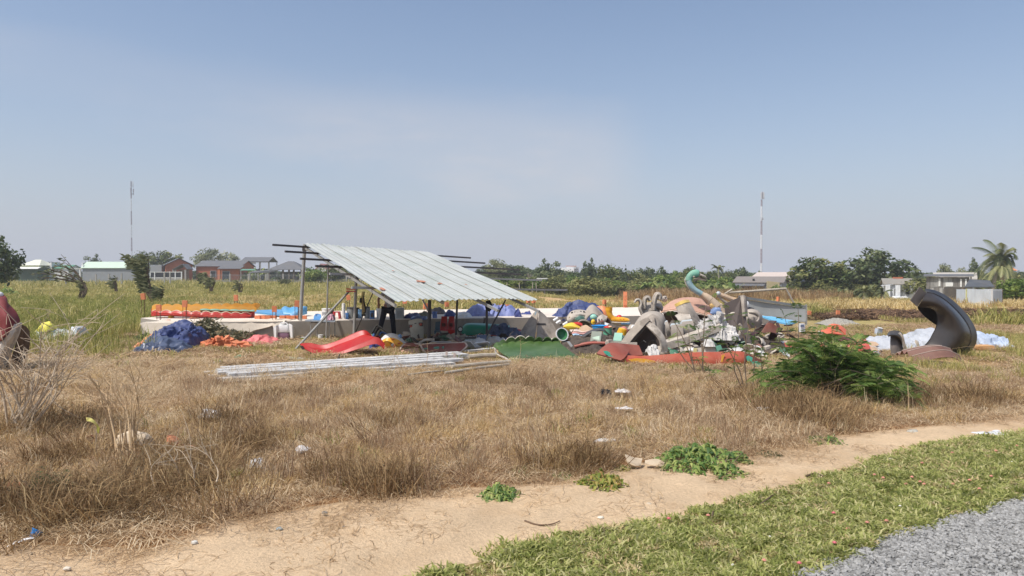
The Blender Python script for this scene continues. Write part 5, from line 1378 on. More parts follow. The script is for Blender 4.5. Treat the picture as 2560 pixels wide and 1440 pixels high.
for i in range(6):mb.tube(cr([t.p(1212+rr.uniform(-3,3),794),t.p(1210+rr.uniform(-5,3),808,-.05),t.p(1207+rr.uniform(-2,6),818),t.p(1212+rr.uniform(-5,3),828)],10),.008,5)
t.solo(mb,BLACKP)
# ---------- the person under the roof
def skin_mesh(name,verts,edges,radii,mats,sub=2,root=0):
 me=bpy.data.meshes.new(name+'_rig');me.from_pydata([tuple(v)for v in verts],edges,[])
 ob=bpy.data.objects.new(name+'_rig',me);COL.objects.link(ob)
 md=ob.modifiers.new('skin','SKIN');md.use_smooth_shade=True
 for i,r_ in enumerate(radii):
  sv=me.skin_vertices[0].data[i];sv.radius=r_ if isinstance(r_,tuple)else(r_,r_);sv.use_root=(i==root)
 ob.modifiers.new('sub','SUBSURF').levels=sub
 dg=bpy.context.evaluated_depsgraph_get();ev=ob.evaluated_get(dg)
 out=bpy.data.meshes.new_from_object(ev);out.name=name
 out.materials.clear()
 for m_ in mats:out.materials.append(m_)
 out.polygons.foreach_set('use_smooth',[True]*len(out.polygons))
 bpy.data.objects.remove(ob);return out
t=T('person','person in striped shirt and dark trousers reaching up under the shed roof','person',at=(P(968,800,21.0).x,21.0,0))
SKIN=mat('skin_mat',(150,108,84),.55,.08,6,0,bump=.05)
HAIR=mat('hair_mat',(26,23,22),.6,.2,20,0)
TROU=fabric('navy_trousers_mat',(30,32,44),.2,.8,.1,(60,62,74))
def stripes():
 m=bpy.data.materials.new('striped_shirt_mat');m.use_nodes=True;N,L=m.node_tree.nodes,m.node_tree.links;b=N['Principled BSDF']
 tc=N.new('ShaderNodeTexCoord');w=N.new('ShaderNodeTexWave');w.inputs['Scale'].default_value=9;w.inputs['Distortion'].default_value=.6
 L.new(tc.outputs['Object'],w.inputs[0]);r_=N.new('ShaderNodeValToRGB')
 r_.color_ramp.elements[0].position=.35;r_.color_ramp.elements[1].position=.55;r_.color_ramp.elements[0].color=lin((96,98,108))+(1,);r_.color_ramp.elements[1].color=lin((206,206,208))+(1,)
 L.new(w.outputs[0],r_.inputs[0]);L.new(r_.outputs[0],b.inputs['Base Color']);b.inputs['Roughness'].default_value=.85;return m
hip=Vector((.03,0,.88));ch=Vector((.10,.05,1.20));nk=Vector((.14,.07,1.40));hd=Vector((.15,.10,1.50))
shL,shR=Vector((-.06,.05,1.34)),Vector((.30,.05,1.34))
elL,haL=Vector((-.24,-.04,1.16)),Vector((-.20,-.22,1.00));elR,haR=Vector((.38,.02,1.60)),Vector((.27,-.04,1.84))
kL,fL=Vector((-.16,-.01,.47)),Vector((-.27,.06,.08));kR,fR=Vector((.17,-.02,.47)),Vector((.19,.05,.08))
hL,hR=Vector((-.07,0,.84)),Vector((.12,0,.84))
V=[hip,(hip+ch)/2,ch,nk,hd+Vector((0,0,.02)),shL,elL,haL,shR,elR,haR,hL,kL,fL,hR,kR,fR,fL+Vector((-.05,.16,-.045)),fR+Vector((.03,.17,-.045))]
E=[(0,1),(1,2),(2,3),(3,4),(2,5),(5,6),(6,7),(2,8),(8,9),(9,10),(0,11),(11,12),(12,13),(0,14),(14,15),(15,16),(13,17),(16,18)]
Rr=[.11,.105,.12,.052,.06,.055,.04,.028,.055,.04,.028,.08,.056,.042,.08,.056,.042,.035,.035]
t.part('body',skin_mesh('body',V,E,Rr,[SKIN]),None)
hm=MB();rows=[]
for i in range(15):
 th=PI*i/14;row=[]
 for j in range(18):
  ph=2*PI*j/18;x_,y_,z_=math.sin(th)*math.cos(ph),math.sin(th)*math.sin(ph),math.cos(th)
  jaw=1-.28*max(0,-z_)*(1 if y_<0.2 else .7)
  row.append(hd+Vector((x_*.075*jaw,y_*.095*jaw+(.012 if y_>.8 and abs(z_)<.3 else 0),z_*.115+.06)))
 rows.append(row)
hm.grid(rows,True)
hm.ball(hd+Vector((0,.10,.04)),(.014,.022,.022),8,6)
for s in(-1,1):hm.ball(hd+Vector((s*.077,.0,.05)),(.012,.022,.03),8,6)
hm.ball(hd+Vector((0,.086,-.005)),(.026,.012,.008),8,5)
head=t.part('head',hm,SKIN)
em=MB()
for s in(-1,1):em.ball(hd+Vector((s*.03,.088,.065)),(.013,.008,.008),8,6)
t.part('eyes',em,mat('eye_mat',(210,206,200),.3,0,3,0),parent=head)
t.part('hair',MB().ball(hd+Vector((0,-.012,.085)),(.083,.098,.098),16,10,0,.06),HAIR)
V2=[hip+Vector((0,0,-.04)),(hip+ch)/2,ch,nk-Vector((0,0,.05)),shL,elL.lerp(shL,.15),shR,elR.lerp(shR,.15)]
t.part('shirt',skin_mesh('shirt',V2,[(0,1),(1,2),(2,3),(2,4),(4,5),(2,6),(6,7)],[.135,.128,.14,.075,.078,.062,.078,.062],[stripes()]),None)
V3=[hip+Vector((0,0,.04)),hL,kL,fL+Vector((0,0,.02)),hR,kR,fR+Vector((0,0,.02))]
t.part('trousers',skin_mesh('trousers',V3,[(0,1),(1,2),(2,3),(0,4),(4,5),(5,6)],[.135,.10,.078,.066,.10,.078,.066],[TROU]),None)
for f_,s in((fL,-.04),(fR,.03)):t.part('shoe',MB().ball(f_+Vector((s,.08,-.04)),(.05,.13,.045),12,8),BLACKP)
for hnd,dr in((haL,Vector((.1,-.6,-.6))),(haR,Vector((-.2,-.35,.9)))):
 dr=dr.normalized();sd=dr.cross(Vector((0,1,.2))).normalized();mb=MB()
 mb.tube([hnd-dr*.03,hnd+dr*.03,hnd+dr*.08],[.026,.038,.034],10,True,0,.5)
 for q,ln in((-1.5,.058),(-.5,.07),(.5,.074),(1.5,.064)):
  a=hnd+dr*.075+sd*.017*q;cu=Vector((0,-.35,-.1))*.05
  mb.tube([a,a+dr*ln*.5,a+dr*ln+cu*.6],[.0095,.009,.007],6)
 a=hnd+sd*.03;mb.tube([a,a+sd*.03+dr*.03,a+sd*.032+dr*.065],[.011,.010,.008],6)
 t.part('hand',mb,SKIN)
# ---------- on and before the platform under the roof
def on(px,py,d,z):g=P(px,py,d);return(g.x,d,z)
def pail(name,label,cat,px,w_px,h_px,d,z,m,lid=None,taper=.88,handle=False,group=None,band=None):
 t=T(name,label,cat,at=on(px,796,d,z),group=group);r=w_px/2*t.k;h=h_px*t.k
 t.part('body',MB().lathe([(0,0),(r*taper,0),(r,h),(r*1.05,h),(r*1.05,h*.94),(r*.97,h*.94),(r*.85,.02),(0,.02)],20),m)
 if lid:t.part('lid',MB().lathe([(r*1.08,h*.96),(r*1.1,h*1.02),(r*.9,h*1.06),(0,h*1.06)],20),lid)
 if band:t.part('label_band',MB().lathe([(r*(taper+1)/2*.99,h*.3),(r*(taper+1)/2*1.02,h*.32),(r*1.01,h*.68),(r*.97,h*.7)],20),band)
 if handle:t.part('handle',MB().tube(cr([(-r*1.05,0,h*.9),(-r*.6,-r*.5,h*.62),(r*.6,-r*.5,h*.62),(r*1.05,0,h*.9)],11),.008,5),DARKSTEEL)
 return t
pail('paint_bucket','white lidded paint bucket with printed band behind the diagonal brace','bucket',815,20,24,22.6,.5,WHITEP,WHITEP,.9,True,None,plastic('grey_print_mat',(150,154,160)))
pail('dark_can','dark can standing right behind the lidded paint bucket','can',828,14,22,23.0,.5,BLACKP,DARKSTEEL)
pail('grey_drum','grey dented drum on the platform left of the shed post','drum',878,22,27,22.6,.5,mat('drum_grey_mat',(150,154,152),.55,.15,4,.3),DARKSTEEL,.98)
pail('dark_drum','dark drum partly hidden behind the shed post','drum',892,13,26,22.9,.5,BLACKP,None,.98)
pail('grey_bin','narrow grey bin behind the hanging straps','bin',918,14,28,22.7,.5,mat('bin_grey_mat',(136,142,144),.5,.1,3,.25),DARKSTEEL,.96)
pail('white_bucket','white bucket with handle just left of the person','bucket',950,18,25,22.6,.5,WHITEP,None,.9,True)
pail('blue_pitcher','small blue pitcher on the platform under the roof','pitcher',1087,13,16,22.9,.5,plastic('blue_pitcher_mat',(92,124,190)),None,.85,True)
pail('paint_pot','small white paint pot on the ground by the thin shed post','pot',801,12,14,20.6,0,WHITEP,WHITEP,.96)
pail('lime_pot','lime green pot lying by the white paint pot','pot',812,11,9,20.7,0,plastic('lime_mat',(150,186,62)),None,.9)
pail('lime_bowl','lime green bowl on the grass beside the tall left post','bowl',759,14,6,20.9,0,plastic('lime_mat',(150,186,62)),WHITEP,.8)
t=T('white_roll','tall white roll standing on the platform next to the red stool','roll',at=on(859,796,22.5,.5))
t.part('roll',MB().lathe([(0,0),(.052,0),(.055,.02),(.052,.46),(.03,.47),(.03,.45),(0,.45)],16,(0,0,0)),WHITEP)
t.part('core',MB().lathe([(.02,.44),(.026,.475),(0,.475)],10),PALEFG)
t=T('red_stool','red plastic stool on the platform under the shed','stool',at=on(842,796,22.5,.5))
RS=plastic('red_stool_mat',(178,30,40),.35,.1)
t.part('seat',MB().box((0,0,.205),(.19,.19,.03)),RS)
for sx in(-1,1):
 for sy in(-1,1):t.part('leg',MB().add([(sx*.075+a,sy*.075+b,.19)for a,b in((-.02,-.02),(.02,-.02),(.02,.02),(-.02,.02))]+[(sx*.10+a,sy*.10+b,0)for a,b in((-.018,-.018),(.018,-.018),(.018,.018),(-.018,.018))],[(0,1,2,3),(7,6,5,4),(0,4,5,1),(1,5,6,2),(2,6,7,3),(3,7,4,0)]),RS)
def crate(name,label,cat,px,w_px,h_px,d,z,m,m2=None,ang=0,dep=None,knob=True,inset=None):
 t=T(name,label,cat,at=on(px,796,d,z));w,h=w_px*t.k,h_px*t.k;dp=dep or w*.8
 t.part('body',rbox(MB(),w/2,dp/2,0,h*.9,20,.22),m)
 t.part('lid',rbox(MB(),w/2*1.04,dp/2*1.04,h*.9,h,20,.22),m2 or m)
 if knob:t.part('handle',MB().tube(cr([(-w*.2,0,h),(-w*.15,0,h*1.12),(w*.15,0,h*1.12),(w*.2,0,h)],7),.010,6),BLACKP)
 if inset:t.part('front_panel',MB().box((0,-dp/2-.004,h*.45),(w*.6,.012,h*.5)),inset)
 t.root().rotation_euler.z=ang;return t
crate('white_cabinet','pale grey cabinet standing right of the person on the platform','cabinet',999,22,27,22.6,.5,mat('cabinet_mat',(176,184,186),.5,.08,3,.2),None,.05,None,True,mat('cabinet_panel_mat',(150,158,162),.5))
crate('blue_box','blue box with a dark base left of the white bucket','box',931,11,21,22.5,.5,plastic('blue_box_mat',(66,124,190)),None,.1,.2,False,BLACKP)
crate('blue_sheet_box','pale blue box partly hidden behind the shed post','box',901,9,22,22.9,.5,plastic('pale_blue_box_mat',(120,164,206)),None,0,.2,False)
crate('blue_carton','slim blue carton between white roll and grey drum','box',868,7,15,22.4,.5,plastic('blue_box_mat',(66,124,190)),None,0,.1,False)
crate('battery_box','pale grey battery shaped box with dark top before the teal shell','box',1176,27,20,19.2,.02,mat('battery_pale_mat',(172,184,180),.5,.1,3,.25),BLACKP,.06)
crate('battery_box','blue grey battery shaped box right of the pale one','box',1204,23,23,19.3,.02,mat('battery_blue_mat',(112,124,152),.5,.1,3,.25),None,-.05)
t=T('work_table','low metal table in front of the platform wall beside the tall post','table',806,850,0)
t.part('top',poly(t,[(762,801,-.2),(838,803,-.2),(836,797,.45),(776,797,.45)],0,off=(0,0,-.03)),mat('table_top_mat',(150,160,170),.5,.1,3,.3))
for x_,dy in((777,-.15),(823,-.15),(837,.4),(793,.4)):t.part('leg',MB().tube([Vector((t.p(x_,800,dy).x,dy,-.02)),t.p(x_,800,dy)],.016,6),STEEL)
t.part('rail',MB().tube([t.p(777,806,-.15),t.p(823,807,-.15)],.012,6),DARKSTEEL)
t=T('blue_seat_shell','blue plastic seat shell standing on the metal table','seat',at=P(794,798,20.9))
t.part('shell',loft(t,[[(784,798,-.05),(803,798,-.05)],[(785,790,.06),(803,790,.06)],[(788,785,.10),(794,784,.10),(802,786,.1)]],.02,10),plastic('seat_blue_mat',(66,136,196)))
t.part('lip',loft(t,[[(782,799.5,-.18),(804,799.5,-.18)],[(784,798,-.05),(804,798,-.05)]],.02,8),plastic('seat_blue_mat',(66,136,196)))
t=T('lilac_bag','lilac and orange plastic bag slumped on the table end','bag',at=P(827,801,20.9))
t.solo(mound(t,818,836,[(818,798),(824,789),(831,787),(836,796)],800,.3,41,.05,16,10),fabric('lilac_mat',(188,150,172),.15,.5,.3,(226,160,110)))
t=T('white_bag','white plastic bag lying between blue seat and lilac bag','bag',at=P(810,800,20.9))
t.solo(mound(t,803,818,[(803,797),(810,788),(818,797)],799.5,.3,43,.04,12,8),WHITEP)
NB=fabric('deep_blue_bag_mat',(44,58,120),.2,.5,.15)
for(nm,lb,x0,x1,tops,b_,d,m,sd)in(('blue_sack','deep blue sack lying right of the pale cabinet',1014,1050,[(1014,787),(1022,783),(1040,783),(1050,790)],796,22.9,NB,51),('blue_sack','flat blue sheet at the platform edge under the roof',1030,1068,[(1030,793),(1048,790),(1060,792),(1068,796)],798,22.4,plastic('mid_blue_mat',(62,90,150)),52),('brown_tarp','dark brown tarpaulin mound behind the black shed post',1072,1118,[(1072,776),(1085,770),(1100,770),(1112,777),(1118,788)],793,25.4,fabric('dark_brown_tarp_mat',(86,78,78),.2,.6,.2),53),('navy_tarp','navy tarpaulin lump left of the thin black post',1112,1142,[(1112,786),(1122,777),(1132,781),(1142,790)],795,24.0,NB,54),('white_tarp','white sheet lying flat on the platform left of the big blue tarp',1138,1180,[(1138,788),(1155,783),(1170,785),(1180,792)],796,23.6,WHITEP,55),('rag_heap','grey green rag heap left of the black shed post',1042,1072,[(1042,788),(1052,781),(1064,781),(1072,790)],796,23.4,fabric('rag_mat',(104,106,92),.3,.8,.3),56),('blue_tarp_mound','large blue tarpaulin covering a long heap on the platform',1162,1296,[(1162,786),(1180,772),(1196,764),(1220,763),(1250,767),(1275,768),(1290,776),(1296,792)],796,24.6,fabric('faded_blue_tarp_mat',(122,132,182),.14,.55,.35,(176,182,206)),57),('navy_tarp','dark blue tarpaulin fold at the right end of the long heap',1286,1304,[(1286,788),(1294,772),(1301,776),(1304,790)],797,23.7,NB,58),('navy_tarp','deep blue tarpaulin lump under the roof corner',1302,1330,[(1302,786),(1312,779),(1324,777),(1330,786)],795,25.2,NB,59)):
 t=T(nm,lb,'tarpaulin' if 'tarp' in nm else 'sack',at=on((x0+x1)/2,b_,d,.5))
 t.solo(mound(t,x0,x1,tops,b_,1.5 if x1-x0>60 else .7,sd,.13 if x1-x0>60 else .07,44 if x1-x0>60 else 22,18,0,.45),m)
# ---- red plastic slide in the sun
SR=plastic('slide_red_mat',(178,26,24),.42,.12)
t=T('red_slide','bright red plastic slide lying on its side in front of the shed','slide',855,890,0)
secs=[[(750,861,.5),(757,868,.42),(763,873,.05),(760,867,-.03),(762,873,-.08)],[(775,859,.55),(785,871,.47),(794,880,.05),(788,875,-.05),(790,887,-.10)],[(806,864,.55),(815,873,.47),(816,882,.05),(812,881,-.05),(810,890,-.10)],[(845,853,.55),(850,861,.47),(846,877,.05),(848,881,-.05),(848,887,-.10)],[(880,837,.55),(885,848,.47),(890,862,.05),(893,863,-.05),(895,873,-.10)],[(903,828,.55),(906,839,.47),(924,846,.05),(930,849,-.05),(932,861,-.10)],[(916,829,.55),(918,840,.47),(938,844,.05),(946,846,-.05),(948,863,-.10)],[(929,841,.55),(930,850,.47),(950,854,.05),(962,862,-.05),(960,874,-.10)]]
L5=[cr([px3(t,s[q])for s in secs],40)for q in range(5)]
chan=MB().shell(L5[:4],.015)
t.part('chute',chan,SR,angle=28)
t.part('near_side',MB().shell(L5[3:],.015),SR)
t.part('rim',MB().tube(L5[3],.018,7),SR);t.part('rim',MB().tube(L5[0],.018,7),SR)
t.part('tip_plate',poly(t,[(749,866,-.02),(756,874,-.02),(762,874,-.02),(756,864,-.02)],.03),BLACKP)
t=T('red_slide','second red slide lying flat behind the sunlit one','slide',880,840,0)
t.part('chute',loft(t,[[(834,831,.3),(880,830,.3),(925,828,.3)],[(838,836,.1),(880,834,.1),(925,832,.1)],[(842,841,-.1),(880,840,-.1),(925,838,-.1)]],.03,16),SR)
t.part('rim',line(t,[(833,831,.32),(880,830,.32),(926,828,.32)],.02),SR)
t=T('red_sheet','dark red panel lying in the shade right of the stacked seats','panel',995,836,0)
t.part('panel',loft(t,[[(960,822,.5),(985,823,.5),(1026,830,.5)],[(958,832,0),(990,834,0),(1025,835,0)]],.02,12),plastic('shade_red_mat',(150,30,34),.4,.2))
t.part('edge',line(t,[(960,821.5,.5),(985,822.5,.5),(1026,829.5,.5)],.012),PALEFG)
t=T('pink_hoop','small pink plastic hoop beside the sunlit red slide','hoop',838,850,0)
t.part('hoop',loft(t,[[(830,851),(834,845,.05),(840,844,.05),(846,849)],[(830,853,.2),(834,848,.3),(840,847,.3),(846,851,.2)]],.01,12),plastic('pink_mat',(226,120,124)))
t.part('rod',line(t,[(820,853),(832,846,.1),(846,845,.2)],.012),PALEFG)
# ---- nested seats
for i,(c,nm)in enumerate((((150,148,140),'grey outermost seat shell of the nested stack by the red slide'),((64,62,62),'dark seat shell second in the nested stack'),((168,154,124),'beige seat shell third in the nested stack'),((66,112,184),'blue seat shell near the front of the nested stack'),((136,108,92),'brown innermost seat shell of the nested stack'))):
 t=T('seat_shell',nm,'seat',945,852,0,group='nested seat shells');o_=i*6;dy=-.10*i
 t.part('shell',loft(t,[[(923+o_*.9,840+o_*.5,dy),(932+o_*.8,826+o_*.9,dy),(940+o_*.7,813+o_*1.0,dy),(946+o_*.8,813+o_,dy),(958+o_*.5,823+o_*.8,dy),(967+o_*.2,832+o_*.6,dy)],[(926+o_*.9,843+o_*.5,dy+.3),(934+o_*.8,829+o_*.9,dy+.35),(941+o_*.7,816+o_,dy+.4),(947+o_*.8,816+o_,dy+.4),(958+o_*.5,826+o_*.8,dy+.35),(967+o_*.2,835+o_*.6,dy+.3)]],.02,22),plastic('seat_shell_%d_mat'%i,c,.5,.25))
 t.part('flange',line(t,[(923+o_*.9,840+o_*.5,dy),(932+o_*.8,826+o_*.9,dy),(940+o_*.7,813+o_,dy),(946+o_*.8,813+o_,dy),(958+o_*.5,823+o_*.8,dy),(967+o_*.2,832+o_*.6,dy)],.012,6,res=18),plastic('seat_shell_%d_mat'%i,c))
# ---- yellow and white rocker
t=T('yellow_rocker','white topped yellow plastic rocker with a blue knob beside the red slide','rocker toy',982,874,0)
YP=plastic('rocker_yellow_mat',(244,178,44),.35,.1)
t.part('top',loft(t,[[(956,852,.5),(968,843,.5),(984,841,.5),(1004,850,.5),(1013,862,.5)],[(954,848,.2),(965,838,.2),(980,835,.2),(998,842,.2),(1013,858,.2)],[(955,853,-.06),(968,846,-.1),(985,846,-.1),(1001,853,-.06),(1012,864,0)]],.02,20),WHITEP)
t.part('body',loft(t,[[(955,853,-.06),(968,846,-.1),(985,846,-.1),(1001,853,-.06),(1012,864,0)],[(958,857,-.1),(967,853,-.14),(980,857,-.14),(995,865,-.1),(1010,869,0)]],.02,20),YP)
t.part('leg',loft(t,[[(958,857,-.08),(966,853,-.12),(975,856,-.12)],[(964,864,-.02),(974,866,-.02),(981,870,-.02)],[(970,872,.1),(980,873,.1),(988,874,.1)]],.02,10),YP)
t.part('rear_leg',loft(t,[[(985,860,-.08),(1000,866,-.08),(1010,868,0)],[(984,872,.1),(996,873,.1),(1006,873,.1)]],.02,10),YP)
t.part('knob',MB().ball(t.p(1000,841,.1),(.05,.05,.06),12,8),plastic('knob_blue_mat',(110,150,190)))
for x_,y_ in((982,849),(998,858)):t.part('handle_slot',MB().ball(t.p(x_,y_,-.13),(.045,.02,.018),10,6),plastic('slot_red_mat',(206,96,40)))
t=T('orange_trestle','small orange plastic frame leaning under the yellow rocker','frame',986,875,0)
t.solo(line(t,[(982,874),(987,862,-.12),(993,874)],.016,6,mb=line(t,[(984,869),(991,869)],.012)),plastic('orange_frame_mat',(232,122,84)))
t=T('yellow_cup','tiny yellow cup on the ground under the red slide','cup',948,876,0)
t.solo(MB().lathe([(0,0),(.028,0),(.036,.06),(.03,.06),(.024,.01),(0,.01)],12,M=Euler((.5,.3,0)).to_matrix(),c=(0,0,.02)),plastic('cup_yellow_mat',(226,206,72)))
t=T('navy_rag','navy rag stuffed below the red slide end','rag',938,871,0)
t.solo(mound(t,924,952,[(924,866),(934,857),(944,860),(952,868)],871,.4,61,.06,16,10),NB)
# ---- grey seat panel with red lamps
t=T('moulded_grey_shell','grey white moulded panel with a dark stripe and red lamps standing in the shade','panel',1042,858,0)
t.part('panel',loft(t,[[(1023,805,.0),(1029,802,.0),(1042,799,.0),(1055,798,.0)],[(1025,818,-.06),(1032,818,-.08),(1045,816,-.08),(1057,814,-.04)],[(1030,834,-.04),(1036,834,-.06),(1047,833,-.06),(1058,832,-.02)],[(1029,856,.02),(1036,857,.0),(1046,857,.0),(1056,857,.04)]],.06,16),mat('seat_panel_mat',(184,182,170),.6,.12,4,.3))
t.part('stripe',loft(t,[[(1036,808,-.10),(1041,807,-.10)],[(1042,832,-.10),(1047,831,-.10)],[(1046,853,-.08),(1051,853,-.08)]],.02,5),DARKSTEEL)
for x_,y_ in((1028,816),(1052,811)):
 t.part('lamp_housing',MB().box(t.p(x_,y_,-.11),(.11,.03,.10)),DARKSTEEL);t.part('lamp',MB().ball(t.p(x_,y_,-.125),(.04,.02,.035),10,6),plastic('lamp_red_mat',(184,82,60)))
t.part('groove',line(t,[(1036,812,-.12),(1037,824,-.12),(1034,834,-.11),(1031,836,-.1)],.010,6,res=10),DARKSTEEL)
# ---- red seats
DR=plastic('seat_red_mat',(176,26,30),.4,.15)
t=T('red_double_chair','red double seat back with square holes standing before the platform wall','seat',1118,850,0)
for(xa,xb)in((1101,1119),(1120,1137)):
 t.part('seat_back',loft(t,[[(xa+4,793,.12),((xa+xb)/2,791.5,.1),(xb-2,793,.12)],[(xa,808,.0),((xa+xb)/2,808,.05),(xb,808,0)],[(xa-1,827,-.05),((xa+xb)/2,828,-.02),(xb,828,-.05)]],.03,10),DR)
 t.part('hole',MB().box(t.p((xa+xb)/2-1,812,-.03),(.09,.06,.09)),mat('seat_hole_mat',(84,24,22),.7))
t.part('lower_seat',loft(t,[[(1118,826,-.06),(1137,826,-.06)],[(1124,836,-.15),(1140,833,-.1)],[(1132,846,-.25),(1165,845,-.2)],[(1136,849,-.35),(1168,847,-.3)]],.03,8),DR)
t.part('seat_edge',loft(t,[[(1102,828,-.06),(1120,829,-.06)],[(1104,832,-.12),(1119,832,-.12)]],.02,6),PALEFG)
t=T('blue_chair','shaded blue plastic chair left of the red double seat','chair',1096,846,0)
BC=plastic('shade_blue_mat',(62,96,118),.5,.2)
t.part('backrest',loft(t,[[(1089,805,.2),(1101,804,.2)],[(1088,824,.1),(1102,824,.1)]],.02,6),BC)
t.part('seat',poly(t,[(1086,829,-.15),(1104,829,-.15),(1103,826,.2),(1088,826,.2)],0,off=(0,0,.03)),BC)
for x_,dy in((1087,-.15),(1103,-.15),(1089,.2),(1102,.2)):t.part('leg',MB().tube([Vector((t.p(x_,828,dy).x,dy-.03,0)),t.p(x_,828,dy)],.015,6),BC)
t=T('bent_plank','thin brownish plank lying slanted under the red seat','plank',1110,852,0)
t.solo(MB().bar(t.p(1082,840),t.p(1140,851,-.2),.12,.03),mat('brown_plank_mat',(146,112,104),.8,.2,4,.3),smooth=False)
# ---- teal shell
TEAL=plastic('teal_shell_mat',(30,150,122),.35,.15)
t=T('teal_shell','long teal plastic boat shell against the platform wall','shell',1215,842,0)
t.part('hull',loft(t,[[(1160,816,.35),(1172,810,.35),(1215,811,.35),(1262,815,.35),(1274,817,.35)],[(1156,824,.0),(1170,816,-.1),(1215,818,-.1),(1262,820,-.1),(1273,820,0)],[(1155,838,-.0),(1170,838,-.15),(1215,836,-.15),(1262,830,-.1),(1273,826,0)]],.03,24),TEAL)
t.part('nose',loft(t,[[(1262,814,.2),(1272,817,.25)],[(1262,818,-.12),(1273,820,0)]],.03,6),plastic('mint_mat',(140,206,178)))
t.part('port',MB().lathe([(0,0),(.05,0),(.055,.03),(0,.03)],14,t.p(1151,823,-.05),Euler((R(90),0,0)).to_matrix()),WHITEP)
t.part('port_ring',MB().lathe([(.06,0),(.085,0),(.085,.03),(.06,.03),(.06,0)],16,t.p(1151,823,-.04),Euler((R(90),0,0)).to_matrix(),caps=False),BLACKP)
t=T('navy_cloth_heap','heap of dark blue patterned cloth before the teal shell','cloth',1258,850,0)
t.solo(mound(t,1214,1304,[(1214,838),(1225,822),(1245,818),(1270,820),(1290,820),(1304,836)],850,1.1,65,.13,46,20,0,.5,3.0),fabric('navy_pattern_mat',(76,86,112),.3,.7,.5,(150,156,172),scale=7))
t=T('red_lump','dark red curved shell resting on the navy cloth','shell',1290,840,0)
t.solo(loft(t,[[(1278,834,-.2),(1288,825,-.2),(1300,826,-.2),(1306,834,-.2)],[(1282,840,-.4),(1292,838,-.45),(1302,838,-.42),(1307,839,-.4)]],.03,12),plastic('dull_red_mat',(162,44,48),.4))
t=T('light_blue_tray','light blue plastic tray propped left of the grey bent panel','tray',1324,850,0)
t.solo(loft(t,[[(1313,830,.1),(1334,835,.1)],[(1311,842,-.1),(1335,846,-.1)]],.03,6),plastic('light_blue_mat',(130,190,230)))
WF=fabric('white_fabric_mat',(206,203,198),.16,.7,.5,(150,142,134))
for(lb,x0,x1,tops,b_,sd,m)in(('white crumpled sheet lying before the battery boxes',1148,1232,[(1148,862),(1170,852),(1195,850),(1215,856),(1232,862)],868,71,WF),('white torn sheet beside the green scalloped shell',1212,1262,[(1212,854),(1225,846),(1245,845),(1262,850)],862,72,WF),('greyish cloth folded behind the white crumpled sheet',1180,1230,[(1180,850),(1190,840),(1208,842),(1222,842),(1230,850)],856,73,fabric('greyish_cloth_mat',(176,164,150),.15,.7,.3))):
 t=T('crumpled_sheet',lb,'sheet',(x0+x1)/2,b_,0);t.solo(mound(t,x0,x1,tops,b_,.8,sd,.10,34,14),m)
# ---------- green scalloped shell
t=T('scalloped_shell','large dark green scalloped boat shell lying open before the junk heap','boat shell',1340,901,0)
GS=plastic('dark_green_shell_mat',(66,92,40),.25,.25,.15,(140,152,122))
top=[]
pk=[(1234,868),(1247,860),(1264,853),(1288,848),(1314,847),(1338,849),(1358,850),(1379,849),(1400,853)]
for i in range(len(pk)-1):
 (xa,ya),(xb,yb)=pk[i],pk[i+1]
 for q in range(8):
  u=q/8;top.append((xa+(xb-xa)*u,ya+(yb-ya)*u-7.5*math.sin(PI*u)**.7,1.0))
top.append((1400,853,.95))
A=[px3(t,p)for p in top];n=len(A)
B=cr([px3(t,p)for p in[(1246,879,.65),(1283,869,.8),(1340,866,.85),(1402,861,.9)]],n)
C=cr([px3(t,p)for p in[(1262,890,.2),(1300,884,.25),(1350,882,.3),(1428,882,.3)]],n)
D=cr([px3(t,p)for p in[(1274,897,-.05),(1320,899,-.1),(1380,900,-.1),(1456,901,-.1)]],n)
M1=[a.lerp(b,.5)+Vector((0,.12,0))for a,b in zip(A,B)]
t.part('hull',MB().shell([A,M1,[b+Vector((0,.03,.02))for b in B],B,C,D],.02),GS,angle=35)
t.part('scallop_lip',MB().shell([[a+Vector((0,.035,.012))for a in A[14:36]],[a+Vector((0,.10,-.07))for a in A[14:36]]],.02),PALEFG)
t.part('keel_rim',MB().tube(D,.016,6),plastic('pale_green_rim_mat',(150,170,136),.5,.3))
t.part('torn_edge',loft(t,[[(1234,866,1.0),(1240,880,.5),(1256,894,.1),(1275,899,-.1)],[(1238,870,.9),(1246,882,.5),(1262,893,.1),(1280,899,-.1)]],.02,14,rough=.05),PALEFG)
# ---------- planks, beams and poles in front
PW=mat('weathered_white_paint_mat',(204,202,198),.75,.16,5,.5,(150,144,136),stretch=(1,1,1),patch=(120,112,104),pscale=7,pamt=.75,bump=.3)
GW=mat('grey_wood_mat',(150,140,130),.85,.2,5,.35,(106,94,84),bump=.3)
t=T('plank_stack','stack of long peeling white planks in the dry grass before the red slide','planks',at=(-3.3,15,0))
o0=t.b;nl,nr=G(567,930,.18),G(1158,893,.18);fl,fr=G(537,911,.18),G(1163,872,.18)
rr=random.Random(12)
for lay,(k,z0,sh)in enumerate(((4,.115,0),(5,.07,.06),(5,.025,.12))):
 for i in range(k):
  u=(i+.5)/k;a=nl.lerp(fl,u);b=nr.lerp(fr,u)
  d=(b-a).normalized();a=a+d*rr.uniform(-.15,.25)+Vector((.05*sh,-sh*3.2,0));b=b+d*rr.uniform(-.5,.15)+Vector((0,-sh*3.2,0))
  a.z=b.z=z0+rr.uniform(-.006,.006)
  t.part('plank',MB().bar(a-o0,b-o0,(nl-fl).length/k*.86,.052),PW,smooth=False)
